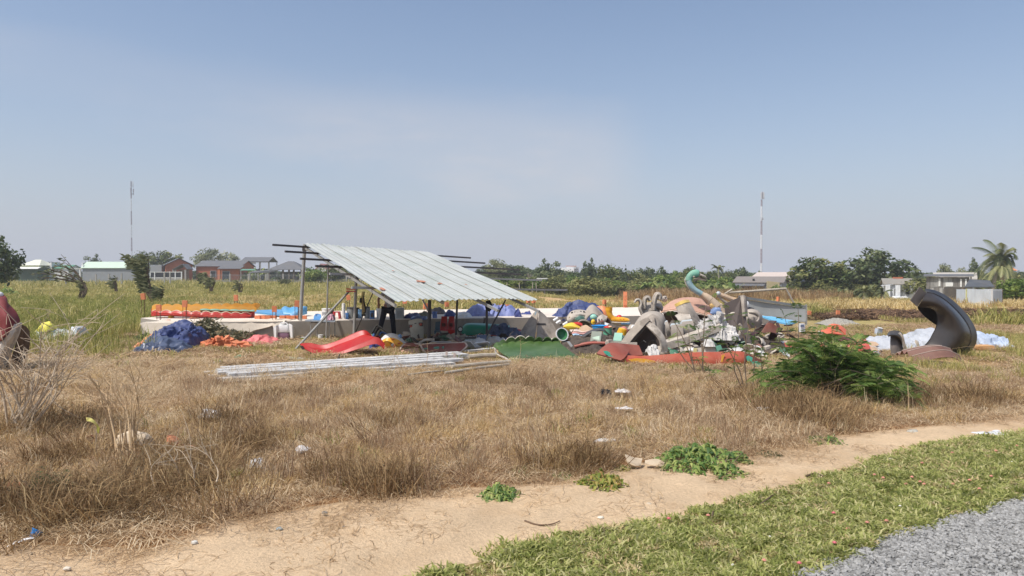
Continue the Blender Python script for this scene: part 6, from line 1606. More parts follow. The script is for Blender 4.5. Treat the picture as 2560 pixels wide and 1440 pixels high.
def pole(name,label,cat,a,b,w,m,square=False,z=.09,h=None):
 A_,B_=G(a[0],a[1],z),G(b[0],b[1],z);c=(A_+B_)/2;c.z=0
 t=T(name,label,cat,at=c,group='loose poles and beams before the scrap')
 mb=MB()
 if square:mb.bar(A_-c,B_-c,w,h or w)
 else:mb.tube([A_-c,(A_+B_)/2-c+Vector((0,0,.01)),B_-c],w/2,8)
 t.solo(mb,m,smooth=not square);return t
pole('grey_beam','long grey beam lying directly below the white planks','beam',(846,916),(1140,899),.16,GW,True,.06,.07)
pole('grey_beam','second grey beam in the grass in front of the first','beam',(852,926),(1136,911),.10,GW,True,.05,.05)
pole('white_board','short white board lowest in the grass below the beams','board',(900,938),(1010,931),.10,PW,True,.03,.03)
pole('white_board','long white board under the left half of the plank stack','board',(640,940),(905,921),.12,PW,True,.03,.03)
pole('thin_pole','thin pale pole reaching from the beams toward the green shell','pole',(1112,932),(1272,911),.05,PALEBARK)
pole('thin_pole','pale pole parallel to the one ending at the green shell','pole',(1130,917),(1276,904),.07,PALEBARK)
pole('thick_pole','thick short pole lying left of the green shell','pole',(1172,892),(1238,888),.10,PALEBARK)
pole('thin_pole','thin rod lying farthest forward below the beams','pole',(1020,937),(1118,926),.035,PALEBARK)
pole('white_board','white board between maroon trough and green shell','board',(1166,878),(1236,872),.18,PW,True,.06,.05)
pole('grey_pole','dark weathered pole across the left end of the beams','pole',(760,934),(900,925),.05,GW)
t=T('wood_block','orange brown cut end of a beam leaning on the plank stack','block',846,914,0)
t.solo(MB().bar(t.p(843,910),t.p(858,915,-.1),.09,.07),mat('cut_wood_mat',(190,150,112),.8,.15,5),smooth=False)
t=T('leaning_stick','short dark stick standing against the plank stack below the red slide','stick',843,912,0)
t.solo(MB().tube(cr([t.p(842,912),t.p(845,898),t.p(849,885)],6),[.02,.018,.018,.016,.016,.014],6),BARK)
t=T('white_frame_post','small pinkish frame posts standing at the right end of the planks','posts',1122,905,0)
FP=mat('pinkish_wood_mat',(196,176,166),.8,.15,5,.3)
for x_,y0,y1 in((1116,905,879),(1136,905,883)):t.part('post',MB().bar(t.p(x_,y0),t.p(x_+.5,y1),.045,.045),FP,smooth=False)
t.part('crossbar',MB().bar(t.p(1112,903,-.03),t.p(1137,902,-.03),.05,.05),FP,smooth=False)
t=T('green_wrapper','small green wrapper on the grass left of the planks','wrapper',598,892,0)
t.solo(mound(t,590,610,[(590,890),(600,886),(610,890)],893,.3,81,.03,12,8),plastic('green_wrap_mat',(90,170,130)))
t=T('white_bag','round white bag at the left end of the plank stack','bag',542,912,0)
t.solo(mound(t,532,554,[(532,910),(540,903),(548,904),(554,910)],913,.35,82,.04,16,10),fabric('white_bag_mat',(222,222,218)))
t=T('pale_green_sheet','pale green corrugated offcut lying behind the planks left of the red slide','sheet',760,897,0)
t.solo(MB().prism([t.p(702,893,.3),t.p(790,896,.3),t.p(800,900,-.1),t.p(724,899,-.1)],(0,0,.02)),plastic('pale_green_mat',(200,212,198),.6,.3),smooth=False)
t=T('maroon_trough','long maroon trough with teal patches behind the white planks','trough',1085,883,0)
MB_=plastic('trough_maroon_mat',(122,62,54),.6,.3,.15);RIMM=plastic('trough_rim_mat',(186,168,152),.7,.3)
t.part('right_side',loft(t,[[(1056,863,.1),(1110,861,.1),(1160,859,.1)],[(1052,872,0),(1110,870,0),(1164,867,0)],[(1056,881,-.1),(1110,881,-.1),(1150,879,-.1)]],.03,16),MB_)
t.part('left_side',loft(t,[[(1003,872,.3),(1010,861,.35),(1030,860,.35),(1046,861,.3)],[(1000,876,.2),(1012,868,.25),(1030,867,.25),(1048,870,.2)]],.03,14),MB_)
t.part('floor',loft(t,[[(1003,876,.2),(1025,873,.25),(1046,872,.2)],[(1002,884,-.2),(1025,883,-.25),(1052,883,-.2)]],.02,10),mat('peach_floor_mat',(206,164,138),.7,.12,4,.3))
for p_ in([(1000,875,.1),(1009,862,.3),(1030,860,.35),(1052,860,.2)],[(1050,860,.0),(1056,872,-.12),(1062,882,-.12)],[(1054,861,.1),(1110,859,.1),(1162,857,.1)],[(1162,857,.1),(1167,866,0),(1150,880,-.1)]):
 t.part('rim',line(t,p_,.022,6,res=14),RIMM)
for x_,y_,w_ in((1064,873,9),(1092,870,8),(1108,869,3)):t.part('teal_patch',MB().ball(t.p(x_,y_,-.035),(w_*t.k,.03,.035),10,6,0,.3),plastic('teal_patch_mat',(82,140,118),.6,.3))
t.part('bar',line(t,[(1068,862,.5),(1080,855,.5),(1128,855,.5)],.02),STEEL)
# ---------- the grey bent panel
t=T('bent_fibreglass','grey triangular bent panel standing like a tent left of the junk heap','panel',1345,850,0)
t.part('left_face',MB().shell([cr([px3(t,p)for p in[(1291,846,-.1),(1318,806,.15),(1338,781,.2)]],8),cr([px3(t,p)for p in[(1318,846,-.2),(1334,812,.02),(1345,777,.1)]],8),cr([px3(t,p)for p in[(1338,846,-.25),(1342,812,-.05),(1347,777,.1)]],8)],.025),GREYFG)
t.part('right_face',MB().shell([cr([px3(t,p)for p in[(1340,846,-.25),(1344,812,-.05),(1347,777,.1)]],8),cr([px3(t,p)for p in[(1368,847,-.1),(1366,812,.12),(1353,782,.2)]],8),cr([px3(t,p)for p in[(1396,846,.1),(1384,815,.25),(1360,788,.25)]],8)],.025),GREYFG)
t.part('slot',MB().shell([[t.p(1343,808,-.09),t.p(1364,808,.08)],[t.p(1343,813,-.10),t.p(1366,813,.07)]],-.012),DARKSTEEL)
t.part('blue_stain',MB().ball(t.p(1341,786,.1),(.05,.02,.10),8,6,0,.3),plastic('blue_stain_mat',(142,168,184),.7,.3))
# ---------- the junk heap in the middle
def scrap(name,label,cat,px,py,d=None,z=0,group=None):
 if d is None:return T(name,label,cat,px,py,z,group=group)
 g=P(px,py,d);return T(name,label,cat,at=(g.x,d,g.z),group=group)
t=scrap('blue_tarp','blue tarpaulin draped over a peak behind the junk heap','tarpaulin',1440,797,24.3)
t.solo(mound(t,1376,1510,[(1376,794),(1395,782),(1415,766),(1435,757),(1455,757),(1480,762),(1500,768),(1510,790)],798,1.6,91,.16,44,20,0,.5,1.6),BLUETARP)
t=scrap('orange_sheet','orange plastic sheet behind the yellow spout','sheet',1508,792,23.8)
t.solo(loft(t,[[(1492,766,.1),(1505,765,.0),(1518,769,.1)],[(1506,778,-.1),(1514,778,-.1),(1520,778,0)],[(1510,794,-.1),(1517,795,-.1),(1524,794,0)]],.02,10),plastic('orange_plastic_mat',(232,140,90),.5,.2))
t=scrap('yellow_spout','bright yellow horn shaped play spout lying on the junk heap','play spout',1545,804,20.6)
pts=[(1522,770),(1523,782),(1528,793),(1540,799),(1555,799),(1568,801)]
t.part('spout',MB().tube(cr([px3(t,p)for p in pts],20),[.10+.0*i for i in range(3)]+[.085-.0012*i for i in range(17)],12),YP)
t.part('mouth',MB().lathe([(0,0),(.10,0),(.108,.02),(.085,.02),(.07,-.02),(0,-.02)],14,t.p(1522,769.5)),YP)
t.part('base_flange',poly(t,[(1528,801,-.12),(1574,803,-.12),(1572,800,.2),(1530,798,.2)],0,off=(0,0,.04)),YP)
t.part('underside',loft(t,[[(1529,804,-.14),(1550,805,-.16),(1573,805,-.1)],[(1531,813,-.05),(1550,814,-.08),(1571,812,0)]],.03,10),PALEFG)
t.part('blue_strip',loft(t,[[(1553,807,-.17),(1575,807,-.12)],[(1553,811,-.16),(1575,811,-.1)]],.02,6),plastic('light_blue_mat',(130,190,230)))
for x_ in(1551,1559):t.part('hole',MB().ball(t.p(x_,797.5,-.085),(.022,.02,.014),8,6),plastic('slot_red_mat',(206,96,40)))
t=scrap('red_ball','red plastic ball half hidden behind the yellow spout','ball',1548,797,20.9)
t.solo(MB().ball((0,0,.04),(.085,.085,.075),16,10,0,.04),plastic('ball_red_mat',(206,44,48),.3,.1))
t=scrap('grey_hood','grey fibreglass hood arching behind the mint helmet','hood',1480,800,20.8)
t.part('hood',loft(t,[[(1462,786,0),(1472,770,.1),(1482,764,.15),(1494,774,.1),(1510,792,0)],[(1463,795,-.15),(1472,780,-.15),(1483,774,-.15),(1495,783,-.15),(1508,797,-.1)],[(1465,802,-.2),(1474,790,-.25),(1483,785,-.25),(1495,792,-.25),(1505,802,-.2)]],.03,20),GREYFG)
t.part('rim',line(t,[(1462,786,-.02),(1472,769,.08),(1482,763,.13),(1494,773,.08),(1511,792,-.02)],.022,6,res=20),PALEFG)
t=scrap('mint_helmet','mint green rounded cap in front of the grey hood','cap',1484,802,20.4)
t.solo(MB().ball(t.p(1484,793),(.10,.09,.085),14,10),plastic('mint_mat2',(150,206,186),.5,.25))
t=scrap('yellow_oval','small yellow oval plastic shell above the blue basin','shell',1483,812,20.0)
t.part('shell',MB().ball(t.p(1483,805),(.06,.03,.072),14,10),plastic('yellow_oval_mat',(248,200,46),.35,.1));t.part('boss',MB().ball(t.p(1484,804,-.03),(.028,.015,.028),10,8),YP)
t=scrap('white_mask','pale grey moulded ride front with slots and a mint hollow','ride front',1442,808,20.8)
t.part('face',loft(t,[[(1420,792,.1),(1430,780,.1),(1448,776,.15),(1466,779,.1)],[(1419,800,-.12),(1432,791,-.18),(1448,787,-.2),(1465,789,-.1)],[(1421,808,-.1),(1430,805,-.15),(1440,802,-.1),(1466,800,0)]],.03,18),PALEFG)
for x_ in(1430,1438,1452,1460):t.part('slot',MB().box(t.p(x_,781.5-(x_>1440)*2,-.06),(.05,.05,.03),(.3,.4,0)),BLACKP)
t.part('hollow',loft(t,[[(1437,797,-.22),(1448,790,-.24),(1460,792,-.2)],[(1440,801,-.2),(1450,798,-.22),(1462,797,-.16)]],.015,10),plastic('mint_mat2',(150,206,186)))
t.part('chin',loft(t,[[(1419,803,-.1),(1424,790,-.16),(1430,800,-.16)],[(1422,809,-.08),(1428,808,-.12),(1434,807,-.1)]],.03,8),mat('cream_patch_mat',(226,204,168),.7))
t=scrap('dark_opening_shell','black hollow shell with pale rim under the moulded ride front','shell',1455,815,20.5)
t.part('rim',line(t,[(1443,812),(1450,802,-.1),(1463,801,-.1),(1474,806,-.05)],.02,6,res=14),PALEFG)
t.part('inside',loft(t,[[(1444,812),(1451,803,-.06),(1463,802,-.06),(1474,807)],[(1446,820,.1),(1455,820,.1),(1465,822,.1),(1473,824,.1)]],.02,10),BLACKP)
t=scrap('grey_bracket','grey moulded bracket with dark slots right of the mint cap','bracket',1500,812,20.4)
t.part('body',loft(t,[[(1492,796),(1505,788,.1),(1518,793,.1)],[(1493,806,-.1),(1504,803,-.1),(1514,800,0)],[(1494,813,-.05),(1500,813,-.08),(1507,810,0)]],.03,10),PALEFG)
for x_ in(1496,1503):t.part('slot',loft(t,[[(x_,797,-.12),(x_+2.5,797,-.12)],[(x_+.5,809,-.12),(x_+3,809,-.12)]],.02,4),BLACKP)
t=scrap('dark_hollow','dark hollow fibreglass piece left of the yellow spout','shell',1517,812,20.9)
t.solo(loft(t,[[(1508,805),(1517,796,.1),(1524,800,.1)],[(1510,813,.1),(1520,812,.15),(1528,812,.1)]],.03,10),plastic('dark_maroon_mat',(62,34,36)))
t=scrap('toy_fish','yellow fish shaped play panel with red fin on the junk heap','play panel',1432,827,20.0)
FY=plastic('fish_yellow_mat',(248,206,74),.4,.1)
t.part('body',loft(t,[[(1410,817,0),(1420,811,.02),(1432,809,.04),(1444,815,.04),(1453,821,.04)],[(1410,817.5,-.02),(1420,816,-.10),(1432,817,-.12),(1442,820,-.1),(1453,822,0)],[(1411,818.5,0),(1420,823,-.05),(1428,827,-.05),(1440,824,-.05),(1453,823.5,.02)]],.03,18),FY)
t.part('fin',loft(t,[[(1433,808,.05),(1445,807,.1),(1455,810,.1)],[(1438,811,0),(1447,813,0),(1455,817,.05)]],.025,10),plastic('fin_red_mat',(206,60,52),.4,.15))
t.part('eye',MB().ball(t.p(1426,816.5,-.12),(.018,.012,.018),10,6),plastic('slot_red_mat',(206,96,40)))
t.part('lower_stripe',loft(t,[[(1420,824,-.04),(1430,828,-.04),(1450,824,-.02)],[(1424,829,-.04),(1434,833,-.04),(1452,829,0)]],.02,10),plastic('cream_plastic_mat',(232,214,186)))
for i,(x0,y0,lb)in enumerate(((1384,800,'upper white cap of the row left of the yellow fish'),(1391,807,'middle white cap of the row left of the yellow fish'),(1408,811,'lower white cap nearest the yellow fish'))):
 t=scrap('white_plug',lb,'cap',x0+6,y0+4,20.6-i*.1,group='white caps left of the yellow fish');t.part('cap',MB().tube([t.p(x0,y0+2),t.p(x0+11,y0-5)],.045,10),WHITEP);t.part('socket',MB().tube([t.p(x0+8,y0+5,-.02),t.p(x0+13,y0+2,-.02)],.05,10),BLACKP)
t=scrap('green_bowl','dark green bowl lying on its side with white rim beside the scalloped shell','bowl',1405,848,18.6)
Mr=Euler((R(72),0,R(20))).to_matrix()
t.part('bowl',MB().lathe([(.0,-.14),(.08,-.13),(.14,-.06),(.155,.0),(.145,.0),(.10,-.08),(0,-.11)],20,t.p(1405,836),Mr),plastic('bowl_green_mat',(40,112,68),.35,.15));t.part('rim',MB().lathe([(.15,-.01),(.172,-.01),(.172,.02),(.15,.02),(.15,-.01)],20,t.p(1405,836),Mr,caps=False),WHITEP)
pail('blue_basin','light blue plastic basin in the middle of the junk heap','basin',1498,38,13,19.4,P(1498,826,19.4).z,plastic('basin_blue_mat',(60,168,232),.3,.1),None,.84)
b=pail('green_pail','sea green pail turned upside down with a red and white top','pail',1519,22,17,18.8,P(1519,837,18.8).z,plastic('sea_green_mat',(92,166,134),.35,.15),None,1.0)
b.part('top',MB().ball((0,0,18*b.k),(.09,.08,.05),12,8,0,.2),plastic('fin_red_mat',(206,60,52)));b.part('top_patch',MB().ball((.06,-.03,20*b.k),(.06,.05,.03),10,6,0,.2),plastic('peach_plastic_mat',(236,184,150)))
t=scrap('yellow_pail','ribbed yellow pail lying tilted beside the grey arch','pail',1550,845,18.2)
Mr=Euler((R(6),R(14),0)).to_matrix();k=t.k;prof=[(13*k,0),(13.4*k,1*k),(9.5*k,22*k),(9*k,24*k),(0,24*k)]
t.part('body',MB().lathe(prof,22,t.p(1551,844),Mr),plastic('pail_yellow_mat',(250,190,44),.35,.1))
for j in range(14):
 a=PI+PI*j/13;t.part('rib',MB().tube([t.p(1551,844)+Mr@Vector((13.5*k*math.cos(a),13.5*k*math.sin(a),1*k)),t.p(1551,844)+Mr@Vector((9.7*k*math.cos(a),9.7*k*math.sin(a),22*k))],.006,5),plastic('pail_yellow_mat',(250,190,44)))
t=scrap('pink_shell','dusty pink curved shell behind the ribbed yellow pail','shell',1565,845,18.5)
t.solo(loft(t,[[(1552,820,.1),(1562,818,.1),(1570,828,.1),(1572,846,.1)],[(1554,826,-.05),(1560,826,-.05),(1564,834,-.05),(1566,846,0)]],.02,14),plastic('dusty_pink_mat',(206,124,116),.5,.3))
for i,(y_,c,lb)in enumerate(((828,(226,206,190),'cream curved strip on top of the pair under the yellow fish'),(833,(206,150,142),'pinkish curved strip below the cream one'),(837,(170,206,230),'pale blue curved strip lowest under the yellow fish'))):
 t=scrap('curved_strip',lb,'strip',1446,y_+4,19.2-.1*i);t.solo(loft(t,[[(1424+3*i,y_-2),(1440,y_-3),(1455,y_),(1472,y_-3)],[(1428+3*i,y_+3,-.15),(1441,y_+1,-.18),(1455,y_+4,-.18),(1474,y_,-.1)]],.02,16),plastic('strip_%d_mat'%i,c,.5,.25))
t=scrap('black_arch','long black curved trim strip sweeping over the dark parts','trim',1475,856,18.3)
t.solo(loft(t,[[(1438,856,.0),(1455,841,.1),(1475,828,.15),(1495,822,.15),(1510,824,.15)],[(1442,859,-.12),(1458,846,-.08),(1477,834,-.05),(1496,828,-.05),(1510,829,-.05)]],.02,20),mat('black_trim_mat',(70,70,72),.4,.2,4,.4))
t=scrap('dark_scrap','tangle of dark plastic scrap under the mint and green seats','scrap',1475,862,18.4)
mb=MB();rr=random.Random(31)
for i in range(16):
 a=t.p(1448+rr.random()*85,860-rr.random()*22,.15+rr.random()*.3);b=a+Vector((rr.uniform(-.35,.35),rr.uniform(-.1,.1),rr.uniform(-.12,.2)))
 mb.bar(a,b,rr.uniform(.05,.16),.02)
t.solo(mb,BLACKP,smooth=False);t.o['kind']='stuff'
t=scrap('thin_rods','bent thin metal rods lying left of the mint seat','rods',1430,856,18.6)
t.part('rod',line(t,[(1403,855),(1445,853)],.012),STEEL);t.part('rod',line(t,[(1422,852),(1424,838,-.05),(1434,824,-.05)],.010),RUST);t.part('rod',line(t,[(1405,850,.1),(1440,846,.1)],.010),STEEL);t.part('rod',line(t,[(1455,858),(1475,844,-.1)],.012),PALEFG)
for(nm,lb,ox,c1,c2,d)in(('mint_chair','pale mint seat panel with grey surround low in the junk heap',1477,(186,206,184),(140,146,132),17.6),('green_chair','emerald seat panel with mint surround low in the junk heap',1534,(34,140,112),(156,200,178),17.4)):
 t=scrap(nm,lb,'seat',ox+12,858,d);w_=24 if ox==1477 else 19;y0,y1=(834,855)if ox==1477 else(838,854)
 t.part('surround',loft(t,[[(ox+2,y0-2,.3),(ox+w_+3,y0-1,.3)],[(ox-2,y1+2,-.05),(ox+w_,y1+3,-.05)]],.05,6),plastic(nm+'_surround_mat',c2,.5,.3))
 t.part('cushion',loft(t,[[(ox+4,y0+1,.2),(ox+w_-2,y0+1,.2)],[(ox+2,(y0+y1)/2,.04),(ox+w_-2,(y0+y1)/2,.04)],[(ox,y1,-.08),(ox+w_-3,y1,-.08)]],-.03,8),plastic(nm+'_mat',c1,.5,.25))
 t.part('side',loft(t,[[(ox+w_+2,y0,.25),(ox+w_+9,y0+4,.35)],[(ox+w_,y1+2,-.05),(ox+w_+5,y1+2,.2)]],.02,5),plastic(nm+'_surround_mat',c2))
t=scrap('red_plank','long brick red plank bent over the dark shadow before the seats','plank',1480,872,17.0)
t.solo(MB().shell([cr([px3(t,p)for p in[(1437,865,.1),(1475,857,.2),(1524,858,.3)]],12),cr([px3(t,p)for p in[(1436,869,-.12),(1476,861,0),(1524,861,.1)]],12)],.03),plastic('plank_red_mat',(176,92,74),.6,.3))
t=scrap('dark_board','dark board lying under the brick red plank','board',1480,876,16.9)
t.solo(MB().prism([t.p(1448,872,.3),t.p(1500,866,.4),t.p(1512,874,0),t.p(1460,877,-.1)],(0,0,.03)),plastic('dark_board_mat',(58,46,46),.6,.2),smooth=False)
t=scrap('grey_batten','pale grey batten lying in the grass right of the scalloped shell','slat',1428,872,17.2)
t.solo(MB().bar(t.p(1420,854,.1),t.p(1434,872,-.1),.07,.02),STEEL,smooth=False)
t=scrap('pale_beam','pale dusty beam lying across the bow of the orange boat side','beam',1552,862,15.9)
t.part('beam',MB().bar(t.p(1514,857),t.p(1592,860),.10,.07),PALEFG,smooth=False);t.part('end_block',MB().box(t.p(1524,854),(.12,.1,.08),(0,0,.5)),PALEFG,smooth=False)
# ---------- long boat side in front
t=T('boat_flank_shell','long orange red boat side with yellow and teal painted patches','boat side',1700,916,0)
OR=mat('boat_orange_mat',(168,76,54),.6,.14,3,.35,(206,150,124),0,.15,20,.35,patch=(150,62,48),pscale=2,pamt=.5);RB=mat('boat_brown_mat',(142,74,60),.65,.14,4,.35,(176,130,112))
t.part('bow',loft(t,[[(1491,886,-.05),(1506,872,.1),(1522,861,.35),(1545,861,.5)],[(1512,892,-.12),(1525,882,-.05),(1540,874,.1),(1560,868,.4)],[(1552,903,-.2),(1560,897,-.15),(1566,890,-.05),(1572,878,.3)]],.03,14),RB)
t.part('inner_bow',loft(t,[[(1545,861,.55),(1570,863,.8),(1596,866,.9)],[(1560,890,.1),(1580,892,.4),(1606,890,.6)]],.03,10),RB)
top_=[(1564,892,.0),(1600,893,.0),(1640,891,0),(1737,883,0),(1800,882,0),(1847,880,0),(1863,884,.05)]
bot_=[(1552,904,-.1),(1600,911,-.1),(1640,913,-.1),(1737,916,-.1),(1800,914,-.1),(1845,911,-.1),(1862,912,-.05)]
t.part('side_panel',loft(t,[top_,[((a[0]+b[0])/2,(a[1]+b[1])/2,-.09)for a,b in zip(top_,bot_)],bot_],.035,40),OR)
t.part('gunwale',line(t,[(a,b-.5,c-.01)for a,b,c in top_],.018,6,res=30),plastic('gunwale_mat',(206,180,164),.6,.3))
t.part('stern',loft(t,[[(1862,884,.05),(1886,894,.2),(1906,904,.4)],[(1862,897,-.05),(1884,912,.1),(1904,920,.3)],[(1862,913,-.05),(1880,922,.05),(1900,934,.2)]],.03,14),RB)
TP=plastic('teal_paint_mat',(72,184,160),.5,.25,.12);YPT=plastic('yellow_paint_mat',(230,170,52),.5,.25)
def blob(name,pts,m,dy,th=.012):t.part(name,MB().prism([px3(t,(a,b,dy+(c[0]if c else 0)))for a,b,*c in pts],(0,th,0)),m,smooth=False)
blob('yellow_patch',[(1571,899),(1590,896),(1612,897),(1636,902),(1640,906),(1612,909),(1582,906)],YPT,-.135)
blob('yellow_streak',[(1804,888),(1812,886),(1810,893),(1806,905),(1802,905),(1804,896)],YPT,-.135)
blob('teal_patch',[(1508,878),(1517,877),(1525,881),(1527,888),(1536,892),(1538,898),(1528,897),(1520,889),(1512,884)],TP,-.16)
blob('teal_patch',[(1863,893),(1872,889),(1882,894),(1880,904),(1868,903)],TP,-.07)
blob('teal_patch',[(1880,905),(1893,903),(1906,912),(1902,930),(1893,924),(1878,914)],TP,.0)
t.part('foot_blocks',MB().ball(t.p(1830,917,.2),(.5,.25,.10),12,6,0,.4),RUST)
# ---------- grey figures
t=scrap('horned_figure','grey fibreglass ride figure with three curled horns','ride figure',1620,800,18.6)
t.part('body',loft(t,[[(1604,764,.15),(1614,760,.1),(1632,760,.1),(1644,766,.15)],[(1603,776,.0),(1614,774,-.06),(1632,774,-.06),(1646,779,.05)],[(1608,790,-.02),(1616,790,-.08),(1632,789,-.08),(1643,791,.0)]],.05,16),GREYFG)
for pts,r0 in(([(1606,786,-.14),(1600,772,-.16),(1602,760,-.15),(1599,751,-.14),(1591,750,-.14),(1586,757,-.14)],.065),([(1612,772,-.12),(1611,757,-.12),(1613,747,-.12),(1620,744,-.12),(1626,752,-.12)],.06),([(1634,776,-.12),(1635,758,-.13),(1638,744,-.13),(1643,736,-.13),(1649,740,-.13),(1648,750,-.13)],.068)):
 q=cr([px3(t,p)for p in pts],16)
 t.part('horn',MB().tube(q,[r0*1.15]+[r0]*13+[r0*.8,r0*.45],9,True,0,.55),GREYFG)
 t.part('horn_ridge',MB().tube([p+Vector((0,-r0*.9,.01))for p in q],r0*.35,6),PALEFG)
t.part('shoulder',loft(t,[[(1634,752,.1),(1648,757,.1),(1654,770,.1)],[(1634,768,-.1),(1645,770,-.1),(1652,778,0)]],.05,10),GREYFG)
t=scrap('grey_barrel','grey ribbed fibreglass dome below the horned figure','dome',1638,846,17.6)
t.part('dome',loft(t,[[(1590,815,.4),(1600,795,.45),(1618,783,.5),(1638,781,.5),(1655,788,.45),(1663,804,.4)],[(1584,832,.1),(1602,808,-.05),(1620,795,-.1),(1638,792,-.12),(1655,800,-.05),(1666,822,.1)],[(1582,846,.1),(1604,838,-.2),(1622,836,-.28),(1640,836,-.3),(1656,842,-.2),(1666,848,.1)]],.03,26),GREYFG)
t.part('seam',line(t,[(1634,783,.42),(1637,795,-.16),(1640,812,-.27),(1642,834,-.34)],.014,6,res=14),DARKSTEEL)
t.part('rim',line(t,[(1588,812,.38),(1600,795,.42),(1618,782,.48),(1638,780,.48),(1650,784,.44)],.02,6,res=18),PALEFG)
t=scrap('broken_arch','big broken arch of pale fibreglass with dark hollow inside','arch',1605,890,16.1)
AR=mat('arch_pale_mat',(188,176,160),.8,.25,4,.45,(128,116,104),patch=(112,100,90),pscale=3,pamt=.5)
t.part('left_limb',loft(t,[[(1544,868,-.2),(1564,838,-.14),(1588,813,-.06),(1609,799,.02),(1619,796,.06)],[(1557,877,-.24),(1580,848,-.18),(1601,825,-.10),(1617,808,-.02),(1624,803,.04)]],.05,22,3,rough=.012),AR,angle=25)
t.part('limb_edge',loft(t,[[(1557,877,-.24),(1580,848,-.18),(1601,825,-.10),(1617,808,-.02)],[(1560,878,-.05),(1585,851,0),(1605,828,.06),(1620,810,.1)]],.02,16),DARKSTEEL)
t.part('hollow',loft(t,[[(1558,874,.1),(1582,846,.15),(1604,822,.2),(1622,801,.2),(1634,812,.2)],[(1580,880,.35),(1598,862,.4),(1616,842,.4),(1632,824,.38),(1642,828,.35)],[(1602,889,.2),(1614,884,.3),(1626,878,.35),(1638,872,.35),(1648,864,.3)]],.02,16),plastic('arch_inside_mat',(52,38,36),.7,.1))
t.part('right_limb',loft(t,[[(1613,803,.05),(1635,813,-.02),(1654,836,-.06),(1666,864,-.06),(1667,888,-.02)],[(1611,813,-.02),(1629,829,-.12),(1645,848,-.18),(1651,868,-.18),(1644,887,-.12)]],.04,22,3,rough=.012),PALEFG,angle=25)
t.part('foot_fold',loft(t,[[(1641,868,-.05),(1652,866,-.1),(1664,870,-.05)],[(1643,880,-.12),(1653,884,-.16),(1665,884,-.1)],[(1645,886,0),(1655,889,0),(1666,888,0)]],.03,10),AR)
t=scrap('grey_bowl','round grey bowl seen through the broken arch','bowl',1625,860,16.7)
Mr=Euler((R(75),0,R(20))).to_matrix()
t.part('bowl',MB().lathe([(0,-.12),(.12,-.10),(.19,-.03),(.21,.02),(.19,.02),(.15,-.05),(0,-.08)],22,t.p(1622,838),Mr),GREYFG)
for a in(0,2.1,4.2):t.part('bolt_hole',MB().ball(t.p(1618+6*math.cos(a),840+6*math.sin(a),-.06),(.02,.02,.025),8,6),BLACKP)
t.part('rim_piece',line(t,[(1603,838,-.15),(1606,848,-.2),(1616,856,-.2),(1628,857,-.18)],.018,6,res=12),PALEFG)
t=scrap('white_rag','white cloth bunched in the foot of the broken arch','cloth',1632,890,15.7)
t.solo(mound(t,1617,1647,[(1617,880),(1622,869),(1632,866),(1642,872),(1647,884)],892,.5,101,.06,26,14,0,.5,5),WF)
t=scrap('black_coil','black rubber coil inside the broken arch','coil',1630,866,16.3)
mb=MB()
for i in range(3):mb.tube(cr([t.p(1622,861+2*i),t.p(1628,852+2*i,-.1),t.p(1638,853+2*i,-.1),t.p(1641,861+2*i),t.p(1634,866+i,.1)],14),.014,6)
t.solo(mb,BLACKP)
for i,(x0,y0,x1,y1,d,lb)in enumerate(((1655,752,1668,742,19.6,'grey block with dark end behind the horned figure'),(1672,872,1700,880,16.6,'grey rounded lump in the shadow under the slanted beam'))):
 t=scrap('grey_lump',lb,'lump',(x0+x1)/2,max(y0,y1),d)
 t.part('lump',MB().ball(t.p((x0+x1)/2,(y0+y1)/2),(abs(x1-x0)*.6*t.k,.1,.08),12,8,0,.35,i),GREYFG)
 if i==0:t.part('dark_end',MB().box(t.p(1663,747,-.04),(.08,.1,.07),(0,.4,.2)),DARKSTEEL)
# ---------- swan and shell
t=scrap('pink_dome','pinkish fibreglass dome shell under the swan neck','dome',1725,800,18.9)
PK=mat('pink_dome_mat',(200,158,136),.7,.18,4,.4,(160,128,112),patch=(176,134,112),pscale=3,pamt=.6)
t.part('dome',loft(t,[[(1654,778,.9),(1690,764,1.1),(1725,762,1.1),(1770,770,1.0),(1800,784,.9)],[(1654,774,.6),(1682,754,.6),(1715,746,.6),(1755,750,.55),(1800,772,.5)],[(1652,781,-.05),(1680,776,-.2),(1715,774,-.25),(1752,784,-.25),(1802,798,-.15)]],.03,26),PK)
t.part('rim',line(t,[(1651,782,-.05),(1680,777,-.22),(1715,775,-.27),(1752,785,-.27),(1802,799,-.17)],.022,6,res=24),mat('dome_rim_mat',(226,196,172),.7))
t.part('inside',loft(t,[[(1658,783,.0),(1690,779,-.1),(1730,782,-.1),(1790,798,-.05)],[(1664,798,.5),(1695,800,.5),(1735,804,.5),(1785,806,.5)]],.02,10),plastic('dark_maroon_mat',(62,34,36)))
t=scrap('swan_figure','swan ride figure with a curved neck painted green and blue','swan figure',1790,800,18.7)
SG=plastic('swan_green_mat',(112,174,152),.65,.4,.2);SB=plastic('swan_blue_mat',(150,182,188),.65,.45,.2,(190,180,166));ST=mat('swan_tan_mat',(196,172,146),.7,.14,5,.35,(214,204,188));SY=plastic('swan_yellow_mat',(222,180,110),.6,.3);SBB=plastic('swan_chest_blue_mat',(140,168,214),.55,.25)
path=cr([px3(t,p)for p in[(1800,796),(1798,782),(1788,764),(1770,746),(1752,734),(1736,724),(1725,711),(1722,698),(1728,688),(1738,684),(1746,685)]],44)
rad=[(.235-.0085*i)if i<16 else(.088-.0003*(i-16))for i in range(44)]
for i in range(16,44):rad[i]=.088+.016*math.sin((i-34)/9*PI)*(i>34)
for nm,a,b,m_ in(('chest',0,9,ST),('neck_base',8,18,ST),('neck',17,30,SB),('crest',29,44,SG)):
 t.part(nm,MB().tube(path[a:b],rad[a:b],14,True,0,.8),m_)
